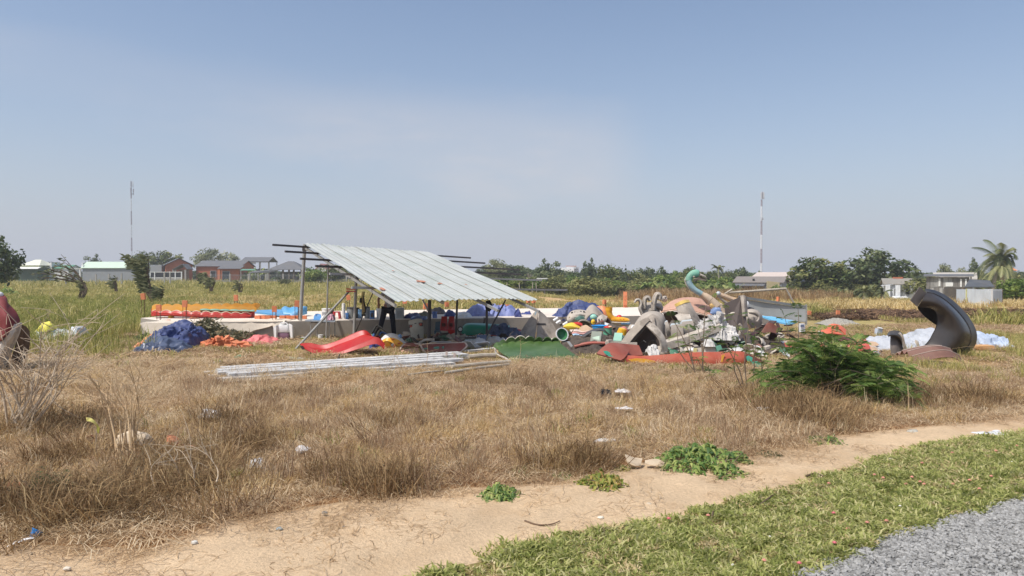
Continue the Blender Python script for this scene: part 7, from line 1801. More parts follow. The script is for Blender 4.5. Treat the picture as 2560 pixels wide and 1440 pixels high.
t.part('neck_flange',MB().tube([p+Vector((-r_*.98,.03,-r_*.15))for p,r_ in zip(path[10:40],rad[10:40])],.016,6),PALEFG)
hd_=t.p(1742,687)
t.part('upper_beak',loft(t,[[(1738,691,-.06),(1752,688,-.05),(1764,693,-.02),(1767,697,0)],[(1738,688,.0),(1752,684.5,.0),(1764,690.5,.0),(1767.5,697,.0)],[(1738,691,.08),(1752,688,.07),(1764,693,.03),(1767,698,.01)]],.02,12),GREYFG)
t.part('lower_beak',loft(t,[[(1734,697,-.05),(1748,694,-.05),(1758,697,-.02),(1765,700,0)],[(1733,703,.0),(1744,699,0),(1756,700,0),(1765,701,0)],[(1734,697,.07),(1748,694,.07),(1758,697,.03),(1765,700,.01)]],.015,12),PALEFG)
t.part('mouth',loft(t,[[(1738,694,-.04),(1752,692,-.04),(1763,697,-.01)],[(1738,697,-.03),(1752,696,-.03),(1763,699,-.01)]],.02,8),plastic('mouth_dark_mat',(84,74,70)))
t.part('horn',MB().tube([t.p(1751,688),t.p(1752,682.5)],[.03,.008],7),GREYFG)
t.part('eye',MB().ball(t.p(1735,692,-.10),(.03,.02,.025),10,6),PALEFG)
t.part('yellow_patch',MB().ball(t.p(1783,764,-.115),(.08,.03,.07),12,8,0,.4),SY)
t.part('blue_patch',MB().ball(t.p(1790,779,-.165),(.15,.03,.10),14,8,0,.5,2),SBB)
t=scrap('yellow_tipped_post','grey moulded post with a yellow top leaning on the pink dome','post',1722,812,17.7)
t.part('post',loft(t,[[(1696,765,.1),(1706,761,.0),(1718,760,.1)],[(1702,782,0),(1714,780,-.1),(1728,778,0)],[(1708,800,0),(1724,800,-.1),(1742,800,0)],[(1716,822,0),(1732,824,-.1),(1750,822,0)]],.10,10),GREYFG)
t.part('yellow_top',loft(t,[[(1694,758,.1),(1703,755,0),(1714,755,.1)],[(1697,765,.08),(1707,762,-.03),(1718,761,.08)]],.10,8),plastic('post_yellow_mat',(232,196,104),.6,.3))
t=scrap('grey_ledge','grey moulded ledge piece at the foot of the yellow topped post','ledge',1708,822,17.4)
t.solo(loft(t,[[(1688,792,.2),(1705,786,.2),(1725,788,.2)],[(1695,800,-.05),(1708,797,-.08),(1726,793,-.05)],[(1700,812,-.08),(1712,810,-.1),(1728,806,-.08)]],.04,12),PALEFG)
for i,(x0,x1,y0,y1,d,lb)in enumerate(((1676,1706,812,850,16.8,'grey box shaped moulding standing on the slanted beam'),(1703,1733,804,840,17.0,'second box shaped moulding right of the grey one'),(1662,1672,806,838,17.1,'narrow bluish grey moulding beside the ribbed dome'))):
 t=scrap('box_moulding',lb,'moulding',(x0+x1)/2,y1,d)
 t.part('front',loft(t,[[(x0+1,y0+5,-.05),(x1-2,y0+1,-.05)],[(x0+1,(y0+y1)/2,-.1),(x1,(y0+y1)/2-2,-.1)],[(x0+2,y1,-.06),(x1+2,y1-5,-.06)]],.10,8),GREYFG)
 t.part('top',loft(t,[[(x0+2,y0,.25),(x1-3,y0-3,.25)],[(x0,y0+6,-.07),(x1-1,y0+2,-.07)]],.03,6),plastic('bluish_top_mat',(186,196,200),.6,.3))
t=scrap('slanted_beam','long pale beam slanting up over the dark gap in the heap','beam',1700,872,16.5)
t.solo(MB().shell([[t.p(1664,856,.12),t.p(1730,836,.2),t.p(1800,812,.3)],[t.p(1666,861,-.08),t.p(1732,843,0),t.p(1801,817,.1)],[t.p(1670,872,-.05),t.p(1734,850,.03),t.p(1802,822,.13)]],.06),PALEFG,angle=20)
t=scrap('white_crumple','crumpled white sheeting below the swan chest','sheet',1790,845,16.9)
t.solo(mound(t,1738,1838,[(1738,828),(1755,812),(1775,802),(1795,794),(1812,802),(1838,832)],848,.8,111,.17,56,30,0,.7,4),WF)
t=scrap('white_bone_piece','white bone shaped fibreglass piece lying over the dark panel','fibreglass piece',1822,792,17.2)
t.part('arm',loft(t,[[(1804,786),(1818,785,-.05),(1830,780,-.05),(1838,779)],[(1804,789,-.08),(1820,789,-.12),(1832,786,-.12),(1840,785,-.06)]],.04,12),PALEFG);t.part('knob',MB().ball(t.p(1836,782),(.05,.05,.045),10,8),PALEFG)
t=scrap('bin_scrap','white and green bin lying open in the dark gap under the beam','bin',1765,884,15.9)
t.part('side',loft(t,[[(1734,868),(1790,864)],[(1733,882,-.05),(1790,881,-.05)]],.03,10),PALEFG);t.part('lip',line(t,[(1735,868,-.03),(1790,864,-.03)],.014),DARKSTEEL)
t.part('green_end',loft(t,[[(1788,866,-.05),(1800,862,0)],[(1790,880,-.08),(1804,872,0)]],.02,6),plastic('sea_green_mat2',(112,184,156),.5,.3));t.part('bag',mound(t,1755,1784,[(1755,860),(1768,848),(1780,850),(1784,862)],866,.3,113,.05,16,10),WF)
t.part('yellow_label',MB().box(t.p(1738,876,-.07),(.08,.02,.10)),plastic('cream_label_mat',(226,214,150)))
t=scrap('dark_upright_sheet','big dark brown panel standing upright right of the swan','panel',1845,850,17.0)
DP=mat('dark_panel_mat',(92,82,78),.7,.1,4,.3,(130,118,108))
t.part('panel',poly(t,[(1811,760,.1),(1853,741,.2),(1862,762,.2),(1866,800,.1),(1878,858,-.15),(1835,850,-.15),(1818,815,.0)],.04),DP,smooth=False)
t.part('rounded_edge',loft(t,[[(1853,740,.2),(1859,739,.15),(1865,744,.22)],[(1856,760,.12),(1860,760,.08),(1865,764,.18)],[(1858,790,.1),(1862,790,.08),(1867,792,.15)]],.03,8),GREYFG)
t.part('hook',line(t,[(1848,838,-.2),(1851,826,-.2),(1853,816,-.2),(1848,810,-.2)],.03,7,res=12),PALEFG)
t=scrap('tan_rail','tan painted rail with a round white end behind the dark panel','rail',1825,760,18.8)
t.part('rail',MB().tube(cr([px3(t,p)for p in[(1797,736),(1812,741),(1830,748),(1850,752)]],14),[.06]*14,9),mat('tan_rail_mat',(206,178,150),.65,.15,4,.3,patch=(222,176,110),pscale=6,pamt=.6));t.part('ball_end',MB().ball(t.p(1796,734,-.03),(.06,.06,.06),12,8),plastic('ball_grey_mat',(186,192,194)))
t.part('under_rail',MB().tube(cr([px3(t,p)for p in[(1796,740,-.02),(1808,752),(1825,760),(1845,762)]],12),[.035]*12,8),GREYFG)
t=scrap('white_cone_piece','white cone with a black mouth resting before the metal side panel','cone',1872,774,19.0)
t.part('cone',MB().ball(t.p(1867,762),(.06,.06,.10),12,8),WHITEP);t.part('mouth',loft(t,[[(1863,771,.05),(1874,769,.1),(1885,772,.1)],[(1863,776,-.1),(1874,778,-.12),(1884,776,-.05)]],.02,10),BLACKP)
t=scrap('grey_curl','grey curled fibreglass figure right of the dark panel','ride figure',1885,822,17.6)
t.part('body',loft(t,[[(1864,779,.1),(1880,777,.1),(1894,782,.1),(1902,794,.1)],[(1865,795,-.1),(1880,794,-.18),(1893,797,-.15),(1900,806,0)],[(1868,816,-.05),(1880,818,-.1),(1890,815,-.05),(1898,814,0)]],.05,16),GREYFG)
t.part('curl',line(t,[(1872,780,-.12),(1888,782,-.2),(1897,792,-.18),(1892,803,-.2),(1884,800,-.2)],.028,7,res=16),PALEFG)
t.part('striped_patch',loft(t,[[(1868,810,-.15),(1886,806,-.15)],[(1870,822,-.12),(1890,818,-.12)]],.02,6),plastic('peach_plastic_mat',(236,184,150)))
t=scrap('brown_sheet','red brown torn sheet standing in the gap under the blue board','sheet',1925,832,17.2)
t.solo(loft(t,[[(1918,806,.1),(1932,806,.15),(1945,818,.2)],[(1903,832,-.1),(1918,830,0),(1938,834,.1)]],.02,10,rough=.05),plastic('red_brown_mat',(146,86,70),.7,.35))
t=scrap('dark_gap_scrap','dark broken scrap parts packed under the blue board','scrap',1925,845,17.6)
mb=MB();rr=random.Random(77)
for i in range(14):a=t.p(1880+rr.random()*90,840-rr.random()*35,rr.random()*.5);mb.bar(a,a+Vector((rr.uniform(-.3,.3),rr.uniform(-.2,.2),rr.uniform(-.15,.2))),rr.uniform(.06,.2),.03)
t.solo(mb,plastic('dark_maroon_mat',(62,34,36)),smooth=False);t.o['kind']='stuff'
t=scrap('truck_tailgate','grey metal truck side panel standing on edge behind the heap','metal panel',1940,812,21.4)
MS=mat('metal_side_mat',(160,164,164),.5,.08,2,.3,(190,186,178),.2)
t.part('sheet',loft(t,[[(1850,747,.6),(1900,754,.5),(1960,763,.3),(2015,771,.1)],[(1856,776,.6),(1905,786,.5),(1962,795,.3),(2015,803,.1)]],.03,20),MS)
t.part('top_rail',MB().bar(t.p(1846,742,.58),t.p(2016,767.5,.08),.05,.075),mat('dark_rail_mat',(112,116,118),.5,.1,3,.3,(150,146,140),.2),smooth=False)
t.part('end_post',MB().bar(t.p(2015.5,761,.08),t.p(2015.5,812,.08),.04,.05),STEEL,smooth=False)
t.part('bottom_rail',MB().bar(t.p(1858,779,.56),t.p(2014,805,.06),.04,.05),STEEL,smooth=False)
t=scrap('pale_poles','pale pole frame resting on top of the metal side panel','frame',1900,745,22.2)
t.part('pole',MB().tube([t.p(1820,732),t.p(1966,721.5)],.035,8),PALEBARK);t.part('pole',MB().tube([t.p(1965,722),t.p(1986,760)],.03,8),PALEBARK);t.part('pole',MB().tube([t.p(1812,735,-.1),t.p(1831,723,-.1)],.03,8),PALEBARK)
t=scrap('blue_board','sky blue board lying under the metal side panel','board',1950,812,18.8)
t.part('board',MB().prism([t.p(1902,789,.3),t.p(1930,791,.4),t.p(1994,803,.5),t.p(1976,810,-.15),t.p(1940,803,-.1)],(0,0,-.04)),plastic('board_blue_mat',(110,190,232),.4,.15),smooth=False)
t.part('white_edge',MB().bar(t.p(1900,789,.32),t.p(1995,803.5,.5),.05,.03),WHITEP,smooth=False)
t=scrap('white_box_scrap','small white printed box under the right end of the metal panel','box',2004,830,17.5)
t.part('box',MB().box((0,0,.10),(.12,.1,.20),(0,0,.3)),WHITEP);t.part('print',MB().box((-.01,-.06,.15),(.09,.012,.05),(0,0,.3)),plastic('print_blue_mat',(112,130,160)))
t=T('gravel_heap','small heap of grey gravel by the platform end','gravel heap',2096,812,0)
t.solo(mound(t,2050,2140,[(2050,810),(2070,801),(2092,796),(2115,800),(2140,810)],813,1.6,121,.05,34,18,0,.7,6),mat('heap_gravel_mat',(160,156,146),.95,.2,20,.2,bump=.8,bscale=60))
OT=plastic('tub_orange_mat',(222,104,70),.45,.25)
t=scrap('orange_tub','orange fibreglass seat tub lying open right of the green shrub','tub',2085,845,17.2)
t.part('back',loft(t,[[(2068,818,.4),(2082,812,.4),(2100,816,.4),(2113,826,.4)],[(2072,827,.2),(2085,822,.2),(2100,826,.25),(2112,838,.2)]],.03,14),OT)
t.part('seat',loft(t,[[(2052,830,.1),(2066,820,.2),(2080,826,.2)],[(2062,839,-.15),(2078,836,-.1),(2110,840,0)]],.03,12),OT)
t.part('divider',loft(t,[[(2072,828,.1),(2080,826,.15)],[(2074,838,-.1),(2084,838,-.1)]],.03,6),plastic('tub_dark_mat',(142,66,52)))
t.part('rim',line(t,[(2052,830,.1),(2066,820,.2),(2082,811,.42),(2100,815,.42),(2114,826,.4)],.016,6,res=18),plastic('rim_peach_mat',(232,150,120)))
t=scrap('dark_red_trough','dark red trough lying below the orange tub','trough',2110,862,16.6)
t.part('inside',loft(t,[[(2068,840,.3),(2100,842,.3),(2138,852,.3)],[(2082,848,-.05),(2105,856,-.1),(2130,866,-.1)]],.03,14),plastic('dark_red_mat',(104,40,38),.5,.25))
t.part('rim',line(t,[(2068,839,.3),(2100,841,.32),(2140,852,.3)],.018,6,res=12),PALEFG)
t=scrap('pink_tub','salmon pink plastic tub right of the dark red trough','tub',2150,884,16.0)
PT=plastic('salmon_mat',(232,112,98),.4,.2)
t.part('shell',loft(t,[[(2118,866,.2),(2130,858,.3),(2148,850,.4),(2164,848,.4)],[(2120,872,-.05),(2136,868,-.1),(2152,862,-.05),(2168,858,.1)],[(2128,880,-.1),(2142,880,-.15),(2158,876,-.1),(2174,872,0)]],.03,18),PT)
t.part('cavity',loft(t,[[(2130,863,.0),(2146,857,.1)],[(2136,870,-.125),(2148,866,-.09)]],.02,6),plastic('cavity_mat',(160,44,44)))
t=scrap('white_piece','white fibreglass fragment between green shrub and orange tub','fragment',2054,850,16.8)
t.solo(loft(t,[[(2045,828),(2055,834)],[(2050,845,-.1),(2062,848,-.1)]],.03,6),PALEFG)
WT=fabric('white_tarp_mat',(180,183,188),.16,.65,.5,(180,184,190))
t=T('white_tarp','large white tarpaulin spread on the grass behind the black slide','tarpaulin',2250,868,0)
t.solo(mound(t,2150,2350,[(2150,862),(2170,853),(2200,849),(2230,848),(2280,844),(2310,832),(2335,824),(2350,840)],868,2.0,131,.12,60,24,0,.5,1.8),WT)
t=T('white_tarp','white tarpaulin tail running down to the pink tub','tarpaulin',2165,884,0)
t.solo(mound(t,2146,2186,[(2146,868),(2160,860),(2175,866),(2186,878)],884,1.0,133,.10,24,14),WT)
t=T('blue_grey_carton','pale blue carton standing on the white tarpaulin','carton',at=P(2196,836,21.5))
t.part('box',MB().box((0,0,.06),(.16,.12,.22),(0,.15,.2)),plastic('pale_carton_mat',(186,196,210),.6,.2));t.part('flap',MB().box((.03,-.04,.19),(.14,.10,.012),(.3,.15,.2)),WHITEP)
t=T('blue_white_tarp','bluish white tarpaulin heaped right of the black slide','tarpaulin',2462,866,0)
t.solo(mound(t,2425,2500,[(2425,860),(2440,845),(2460,835),(2480,836),(2494,848),(2500,862)],866,1.2,135,.13,34,18,0,.5,2),fabric('blue_white_tarp_mat',(172,186,206),.12,.55,.2))
t=T('orange_board','pale orange board under the bluish white tarpaulin','board',2455,874,0)
t.solo(MB().box((0,0,.06),(.42,.3,.10),(0,0,.1)),plastic('pale_orange_mat',(222,170,112),.7,.2),smooth=False)
# ---------- black curved slide
t=T('black_slide','tall black curved slide section standing on end','slide',2395,892,0)
BS=mat('black_slide_mat',(58,54,52),.24,.10,3,.18,(104,96,88),0,.04,10,.45)
A_=[(2312,725,.25),(2340,730,.25),(2373,748,.25),(2406,778,.25),(2430,811,.25),(2439,840,.25),(2432,866,.25),(2402,889,.25)]
B_=[(2316,733,.02),(2338,738,.02),(2366,755,.02),(2396,784,.02),(2418,814,.02),(2426,840,.02),(2420,862,.02),(2395,885,.02)]
C_=[(2305,750,-.16),(2336,755,-.22),(2362,770,-.25),(2386,796,-.26),(2398,822,-.26),(2396,844,-.25),(2382,864,-.22),(2352,881,-.16)]
D_=[(2294,767,.0),(2325,769,.0),(2341,779,0),(2345,800,0),(2341,820,0),(2332,838,0),(2322,856,0),(2305,874,0)]
E_=[(2297,771,.4),(2313,790,.45),(2331,804,.5),(2344,813,.5),(2342,823,.5),(2333,839,.5),(2320,857,.45),(2303,874,.4)]
t.part('channel',loft(t,[B_,C_,D_],.02,40,22),BS,angle=60)
t.part('flange',loft(t,[A_,B_],.03,40,3),BLACKP)
t.part('outer_rim',line(t,A_,.010,6,res=40),BLACKP)
t.part('inner_wall',loft(t,[D_,E_],.02,40,4),mat('slide_inside_mat',(26,24,24),.95,.1,3,0,spec=.05))  # shade inside the slide put into a matt near-black colour
t.part('inner_rim',line(t,D_,.008,6,res=40),BLACKP)
t.part('end_plate',poly(t,[(2300,717,-.05),(2277,751,-.1),(2294,766,-.08),(2316,733,-.02)],.035),mat('end_plate_mat',(88,82,80),.5,.08,3,.2),smooth=False)
t.part('lower_edge',loft(t,[[(2305,873,0),(2345,880,-.2),(2395,885,.02)],[(2303,884,.15),(2345,888,0),(2392,892,.15)]],.02,14),BLACKP)
t=T('dark_hooded_chair','dark curved seat shell with a pale edge left of the black slide','seat',2245,890,0)
t.part('hood',loft(t,[[(2221,838,.1),(2226,831,.1),(2240,829,.1),(2252,834,.1),(2257,848,.1)],[(2221,842,-.12),(2230,840,-.16),(2242,842,-.16),(2250,850,-.1),(2252,862,0)]],.03,16),BLACKP)
t.part('back',loft(t,[[(2227,842,.1),(2240,841,.05),(2252,848,.1)],[(2226,862,.0),(2240,864,-.06),(2254,868,.02)],[(2228,886,-.05),(2242,888,-.1),(2258,886,0)]],.03,10),mat('seat_dark_mat',(92,86,84),.5,.1,3,.3))
t.part('pale_edge',line(t,[(2248,832,-.1),(2256,843,-.12),(2260,860,-.1),(2264,882,-.05)],.028,7,res=14),PALEFG)
t=T('pale_ring_piece','pale curved fragment between dark seat and black slide','fragment',2296,880,0)
t.solo(loft(t,[[(2290,850,.1),(2296,854,0),(2299,866,0),(2297,876,0)],[(2288,856,.1),(2291,860,.05),(2293,868,.05),(2291,877,.05)]],.02,12),PALEFG)
t=T('corrugated_sheet','rusty brown corrugated sheet lying bent below the black slide','sheet',2325,915,0)
CB=mat('brown_corrugated_mat',(124,90,78),.65,.15,4,.35,(160,134,120))
rows=[]
L0=cr([px3(t,p)for p in[(2240,892,.9),(2285,883,.85),(2328,874,.85)]],20);L1=cr([px3(t,p)for p in[(2290,913,-.15),(2345,899,-.1),(2385,898,-.05),(2415,914,.15)]],20)
for i in range(37):
 u=i/36;rows.append([a.lerp(b,u)+Vector((0,0,.035*math.sin(u*2*PI*4)+.13*math.sin(PI*u)+.03))for a,b in zip(L0,L1)])
t.part('sheet',MB().shell(rows,.006),CB,angle=70)
for u_ in(0,9,18,27):t.part('ridge_edge',MB().tube([p+Vector((0,0,.012))for p in rows[min(36,u_+2)]],.010,5),mat('ridge_pale_mat',(176,156,144),.7))
# ---------- broken pieces that fill the heap
PALT={'grey':GREYFG,'pale':PALEFG,'white':WHITEP,'dark':mat('dark_fibreglass_mat',(74,66,62),.7,.2,5,.3),'tan':mat('tan_fibreglass_mat',(190,160,132),.7,.15,5,.35),'maroon':plastic('heap_maroon_mat',(116,58,50),.6,.35)}
hp=[(1385,.15),(1430,.38),(1480,.55),(1540,.42),(1590,.55),(1640,.75),(1700,.72),(1760,.70),(1820,.75),(1880,.62),(1930,.40),(1985,.15)]
rh=random.Random(404)
WORDS={'shell':'curved broken shell','slab':'flat broken slab','pipe':'bent pipe','block':'broken moulded block'}
def heap_piece(px,d,lift,kind,colour,size,first):
 g=P(px,850,d);zz=max(.02,lift)
 t=T('broken_'+kind,'small %s %s wedged in the junk heap'%(colour,WORDS[kind]),'scrap',at=(g.x,d,zz),group='%s %s pieces of the junk heap'%(colour,kind))
 mb=MB();M=Euler((rh.uniform(-.9,.9),rh.uniform(-.7,.7),rh.uniform(0,6.28))).to_matrix()
 if kind=='shell':
  rows=[];a1=rh.uniform(1.0,2.4);w=size*rh.uniform(.5,1.0)
  for i in range(9):
   a=-a1/2+a1*i/8
   rows.append([M@Vector((math.sin(a)*size*.6,(j/5-.5)*w*(1+.15*mnoise.noise(Vector((i*.7,j,px)))),math.cos(a)*size*.6-size*.4+.03*mnoise.noise(Vector((i*.5,j*.9,px*.1)))))for j in range(6)])
  rows[0]=[q+M@Vector((0,0,.10*size*mnoise.noise(Vector((j*1.7,px,1)))))for j,q in enumerate(rows[0])];rows[-1]=[q+M@Vector((.12*size*mnoise.noise(Vector((j*1.9,px,5))),0,.15*size*mnoise.noise(Vector((j*1.3,px,8)))))for j,q in enumerate(rows[-1])]
  mb.shell(rows,.015)
 elif kind=='slab':
  n=6;mb.prism([M@Vector((math.cos(2*PI*q/n+.3)*size*.6*rh.uniform(.6,1.1),math.sin(2*PI*q/n+.3)*size*.38*rh.uniform(.6,1.1),0))for q in range(n)],M@Vector((0,0,.025)))
 elif kind=='pipe':
  mb.tube(cr([M@Vector((-size*.6,0,0)),M@Vector((-size*.1,size*.1,size*.15)),M@Vector((size*.5,size*.05,0))],10),size*.07,8)
 else:
  rbox(mb,size*.33,size*.22,-.1*size,size*.28,16,.3);mb.v=[M@v for v in mb.v]
  mb.add([M@Vector(q)for q in((-.2*size,-.24*size,.02),(.2*size,-.24*size,.02),(.16*size,-.30*size,.12*size),(-.16*size,-.30*size,.12*size))],[(0,1,2,3)])
 return t.solo(mb,PALT[colour],angle=35)
for i in range(190):
 px=rh.uniform(1398,1965);H=np.interp(px,[a for a,b in hp],[b for a,b in hp])
 d=rh.uniform(18.9,20.2)if px<1575 else rh.uniform(17.7,19.8);lift=rh.uniform(.0,1.0)**1.2*H*(.55+.45*max(0,d-17)/3)
 kind=rh.choice(['shell','shell','shell','slab','slab','slab','slab','block'])
 colour=rh.choice(['grey','grey','pale','pale','white','dark','dark','tan','maroon']if px>1560 else['pale','white','dark','dark','tan','grey','maroon'])
 heap_piece(px,d,lift,kind,colour,rh.uniform(.22,.50),False)
t=T('rubble','added dark mass putting shade into the junk heap gaps','rubble',1690,866,0,kind='stuff')  # added mound, coloured dark to stand for shade between the heap pieces
rows=[]
for i in range(26):
 v=i/25;row=[]
 for j in range(90):
  px=1400+575*j/89;H=float(np.interp(px,[a for a,b in hp],[b for a,b in hp]))*.72
  y=16.5+3.6*v;x=P(px,850,y).x
  z=H*math.sin(PI*(.06+.94*min(1,v*1.15)))**.6*(.75+.5*mnoise.noise(Vector((x*2.2,y*2.2,3))))+.07*mnoise.noise(Vector((x*7,y*7,0)))
  if i in(0,25)or j in(0,89):z=.0
  row.append(Vector((x,y,max(.0,z)))-t.b)
 rows.append(row)
t.solo(MB().shell(rows,.02),mat('rubble_mat',(78,68,60),.9,.4,9,.4,(128,114,98),bump=.8,bscale=30),smooth=False)
PALT['blue']=plastic('heap_blue_mat',(70,96,150),.55,.3);PALT['red']=plastic('heap_red_mat',(160,44,40),.5,.3);PALT['green']=plastic('heap_green_mat',(58,118,92),.5,.3)
EXTRA=[]
for i in range(46):
 px=rh.uniform(905,1300);d=rh.uniform(19.0,21.2)
 EXTRA.append((px,P(px,800,d).z*0+690+1850*(1.8-rh.uniform(.02,.22))/d,d,rh.choice(['slab','shell','block','slab','pipe']),rh.choice(['dark','dark','grey','maroon','tan','blue','red','pale','green']),rh.uniform(.25,.5)))
for i,(px,py,d,kind,colour,sz)in enumerate(((1000,838,19.5,'slab','maroon',.5),(1070,842,19.2,'slab','dark',.5),(1085,846,18.8,'shell','dark',.4),(1150,846,19.0,'slab','maroon',.5),(1030,846,19.0,'shell','dark',.45),(1060,850,18.4,'pipe','pale',.5),(1140,852,18.6,'slab','tan',.4),(1240,850,18.8,'slab','pale',.4),(1280,852,18.9,'shell','white',.35),(1200,856,18.4,'slab','white',.5),(1170,858,18.2,'shell','white',.4),(1310,852,19,'slab','tan',.35),(1380,850,18.8,'shell','pale',.4),(1370,856,18.6,'block','tan',.3))+tuple(EXTRA)):
 g=P(px,py,d);kk=dict(shell='curved broken shell',slab='flat broken slab',pipe='bent pipe',block='broken moulded block')[kind]
 o=heap_piece(px,d,max(.03,g.z*.5),kind,colour,sz,False);o['label']='small %s %s on the ground before the platform wall'%(colour,kk);o['group']='%s %s pieces before the platform'%(colour,kind)
for i in range(46):
 px=rh.uniform(1890,2190);d=rh.uniform(15.6,18.2);kind=rh.choice(['slab','shell','slab','block'])
 colour=rh.choice(['white','white','pale','grey','dark','tan','red','maroon','green'])
 o=heap_piece(px,d,rh.uniform(.02,.14),kind,colour,rh.uniform(.2,.4),False)
 o['label']='small %s %s strewn on the grass by the orange tub'%(colour,WORDS[kind]);o['group']='%s %s pieces strewn right of the heap'%(colour,kind)
for i in range(60):
 px=rh.uniform(1655,1905);d=rh.uniform(15.8,17.4);H=np.interp(px,[a for a,b in hp],[b for a,b in hp]);kind=rh.choice(['slab','slab','slab','shell'])
 heap_piece(px,d,rh.uniform(.02,.62)*H*(.35+.4*(d-15.8)),kind,rh.choice(['white','pale','pale','grey','grey','dark','tan','green']),rh.uniform(.16,.34),False)
# ---------- shrubs, weeds and litter
def fern_leaf(V,F,TI,base,d,up,L_,r,tint,npairs=8,wide=.5):
 """a feathery compound leaf: midrib with pairs of narrow pinnae"""
 d=d.normalized();side=d.cross(up).normalized()
 if side.length<.1:side=Vector((1,0,0))
 for k in range(npairs):
  s=.18+.82*k/(npairs-1)
  p=base+d*L_*s+Vector((0,0,-.5*L_*s*s))
  ll=L_*wide*math.sin(PI*(.22+.68*s))**.8;w=L_*.075
  for sg in(-1,1):
   e=(side*sg+d*.35+Vector((0,0,-.42+r.uniform(-.15,.15)))).normalized()
   b=len(V);m=p+e*ll*.5;n_=(d+Vector((0,0,.2))).normalized()*w*.5
   V+=[p,m-n_,p+e*ll,m+n_];TI+=[min(1,max(0,tint+r.uniform(-.08,.08)))]*4;F.append((b,b+1,b+2,b+3))
 b=len(V);e=base+d*L_+Vector((0,0,-.5*L_));w=side*L_*.012
 V+=[base-w,base+w,e+w,e-w];TI+=[.85]*4;F.append((b,b+1,b+2,b+3))
FERN=leaf_mat('fern_leaf_mat',[(60,84,42),(86,114,54),(118,142,72),(168,178,102)],.40,.5,0,spec=.3)
def fern_bush(name,label,cat,px,py,branches,seed,leaf=.26,per=6,spread=.5):
 """branches: list of pixel paths (px,py,dy); leaves spring along each"""
 t=T(name,label,cat,px,py,0);r=random.Random(seed);V,F,TI=[],[],[];st=MB()
 for pts in branches:
  q=cr([px3(t,p)for p in pts],10);r0=.006+.0035*(q[-1]-q[0]).length
  st.tube(q,[r0*(1.3-i*.1)for i in range(10)],6)
  for k in range(per):
   s=1-(k/per)*.62;i=min(9,int(s*9));b=q[i]
   out=Vector((r.uniform(-1,1),r.uniform(-1,.7),r.uniform(-.05,1.0)))
   if k==0:out=(q[-1]-q[-3]).normalized()+Vector((r.uniform(-.4,.4),r.uniform(-.4,.4),.1))
   fern_leaf(V,F,TI,b,out,Vector((0,0,1)),leaf*r.uniform(.7,1.25),r,r.uniform(.1,.95))
 t.part('stems',st,BARK)
 t.part('leaves',np_mesh('leaves',np.array([tuple(v)for v in V]),np.array(F),FERN,TI),None)
 return t
rb=random.Random(11);brs=[]
for i in range(110):
 x1=rb.uniform(1905,2290);u=(x1-2095)/195
 ytop=836+50*abs(u)**1.5+(40 if u>.3 else 0)+(45 if u<-.6 else 0)
 y1=ytop+rb.random()**1.3*(985-ytop)*.85;dy=rb.uniform(-.55,.5)
 brs.append([(2080+rb.uniform(-25,40),1000,0),((2085+x1)/2+rb.uniform(-10,10),(985+y1)/2-22,dy*.5),(x1,y1,dy)])
fern_bush('fern_shrub','big feathery green shrub growing before the orange tub','shrub',2085,1003,brs,21,.23,12)
brs=[[(2200,1010,0),(2200+rb.uniform(-40,60),970,rb.uniform(-.2,.2)),(rb.uniform(2120,2290),rb.uniform(920,1000),rb.uniform(-.5,.2))]for i in range(24)]
fern_bush('fern_shrub','lower dark feathery shrub at the right foot of the big one','shrub',2195,1018,brs,22,.20,10)
fern_bush('fern_sapling','tall thin feathery sapling in front of the pink dome and swan','sapling',1757,935,[[(1757,935),(1757,880),(1760,820),(1764,770),(1782,745)],[(1757,900),(1752,850,.1),(1742,815,.1)],[(1758,880),(1770,840,-.1),(1790,820,-.1)],[(1757,925),(1745,900,.1),(1740,893)]],23,.20,5)
fern_bush('fern_sapling','thin feathery sapling in front of the broken arch and grey mouldings','sapling',1740,938,[[(1740,938),(1722,880),(1700,830),(1678,792)],[(1735,920),(1724,860),(1722,822)],[(1735,925),(1700,880),(1692,812)]],24,.20,4)
fern_bush('fern_sapling','feathery sapling stems leaning over the stern of the boat side','sapling',1860,985,[[(1862,985),(1850,930),(1826,882),(1815,858)],[(1880,1000,.2),(1895,950,.2),(1912,905,.2)],[(1868,975),(1862,910),(1866,850),(1872,815)],[(1880,990),(1886,900),(1880,862)],[(1860,980),(1835,920),(1842,858)],[(1890,1005,.1),(1905,940,.1),(1900,880)]],25,.21,6)
fern_bush('fern_sapling','thin feathery twigs rising before the dark panel','sapling',1880,905,[[(1880,905),(1862,850),(1842,812),(1818,772)],[(1878,900),(1860,840),(1856,792),(1838,784)],[(1884,905),(1890,850),(1886,815)]],26,.18,4)
fern_bush('fern_sapling','upright feathery sapling in front of the metal side panel','sapling',1995,935,[[(1995,935),(1995,870),(1997,810),(1995,772)],[(1994,900),(1975,850),(1962,790)],[(1996,900),(2030,860),(2055,822)],[(1994,920),(1960,880),(1945,835)],[(1996,920),(2015,870),(2025,830)]],27,.22,7)
fern_bush('fern_sapling','small feathery seedling in the dry grass below the boat side','sapling',1775,955,[[(1775,955),(1774,935),(1770,922)],[(1775,952),(1786,936),(1798,930)]],28,.14,5)
WIND=leaf_mat('wind_shrub_mat',[(70,78,54),(98,104,72),(126,128,92),(158,156,116)],.3,.6,0)
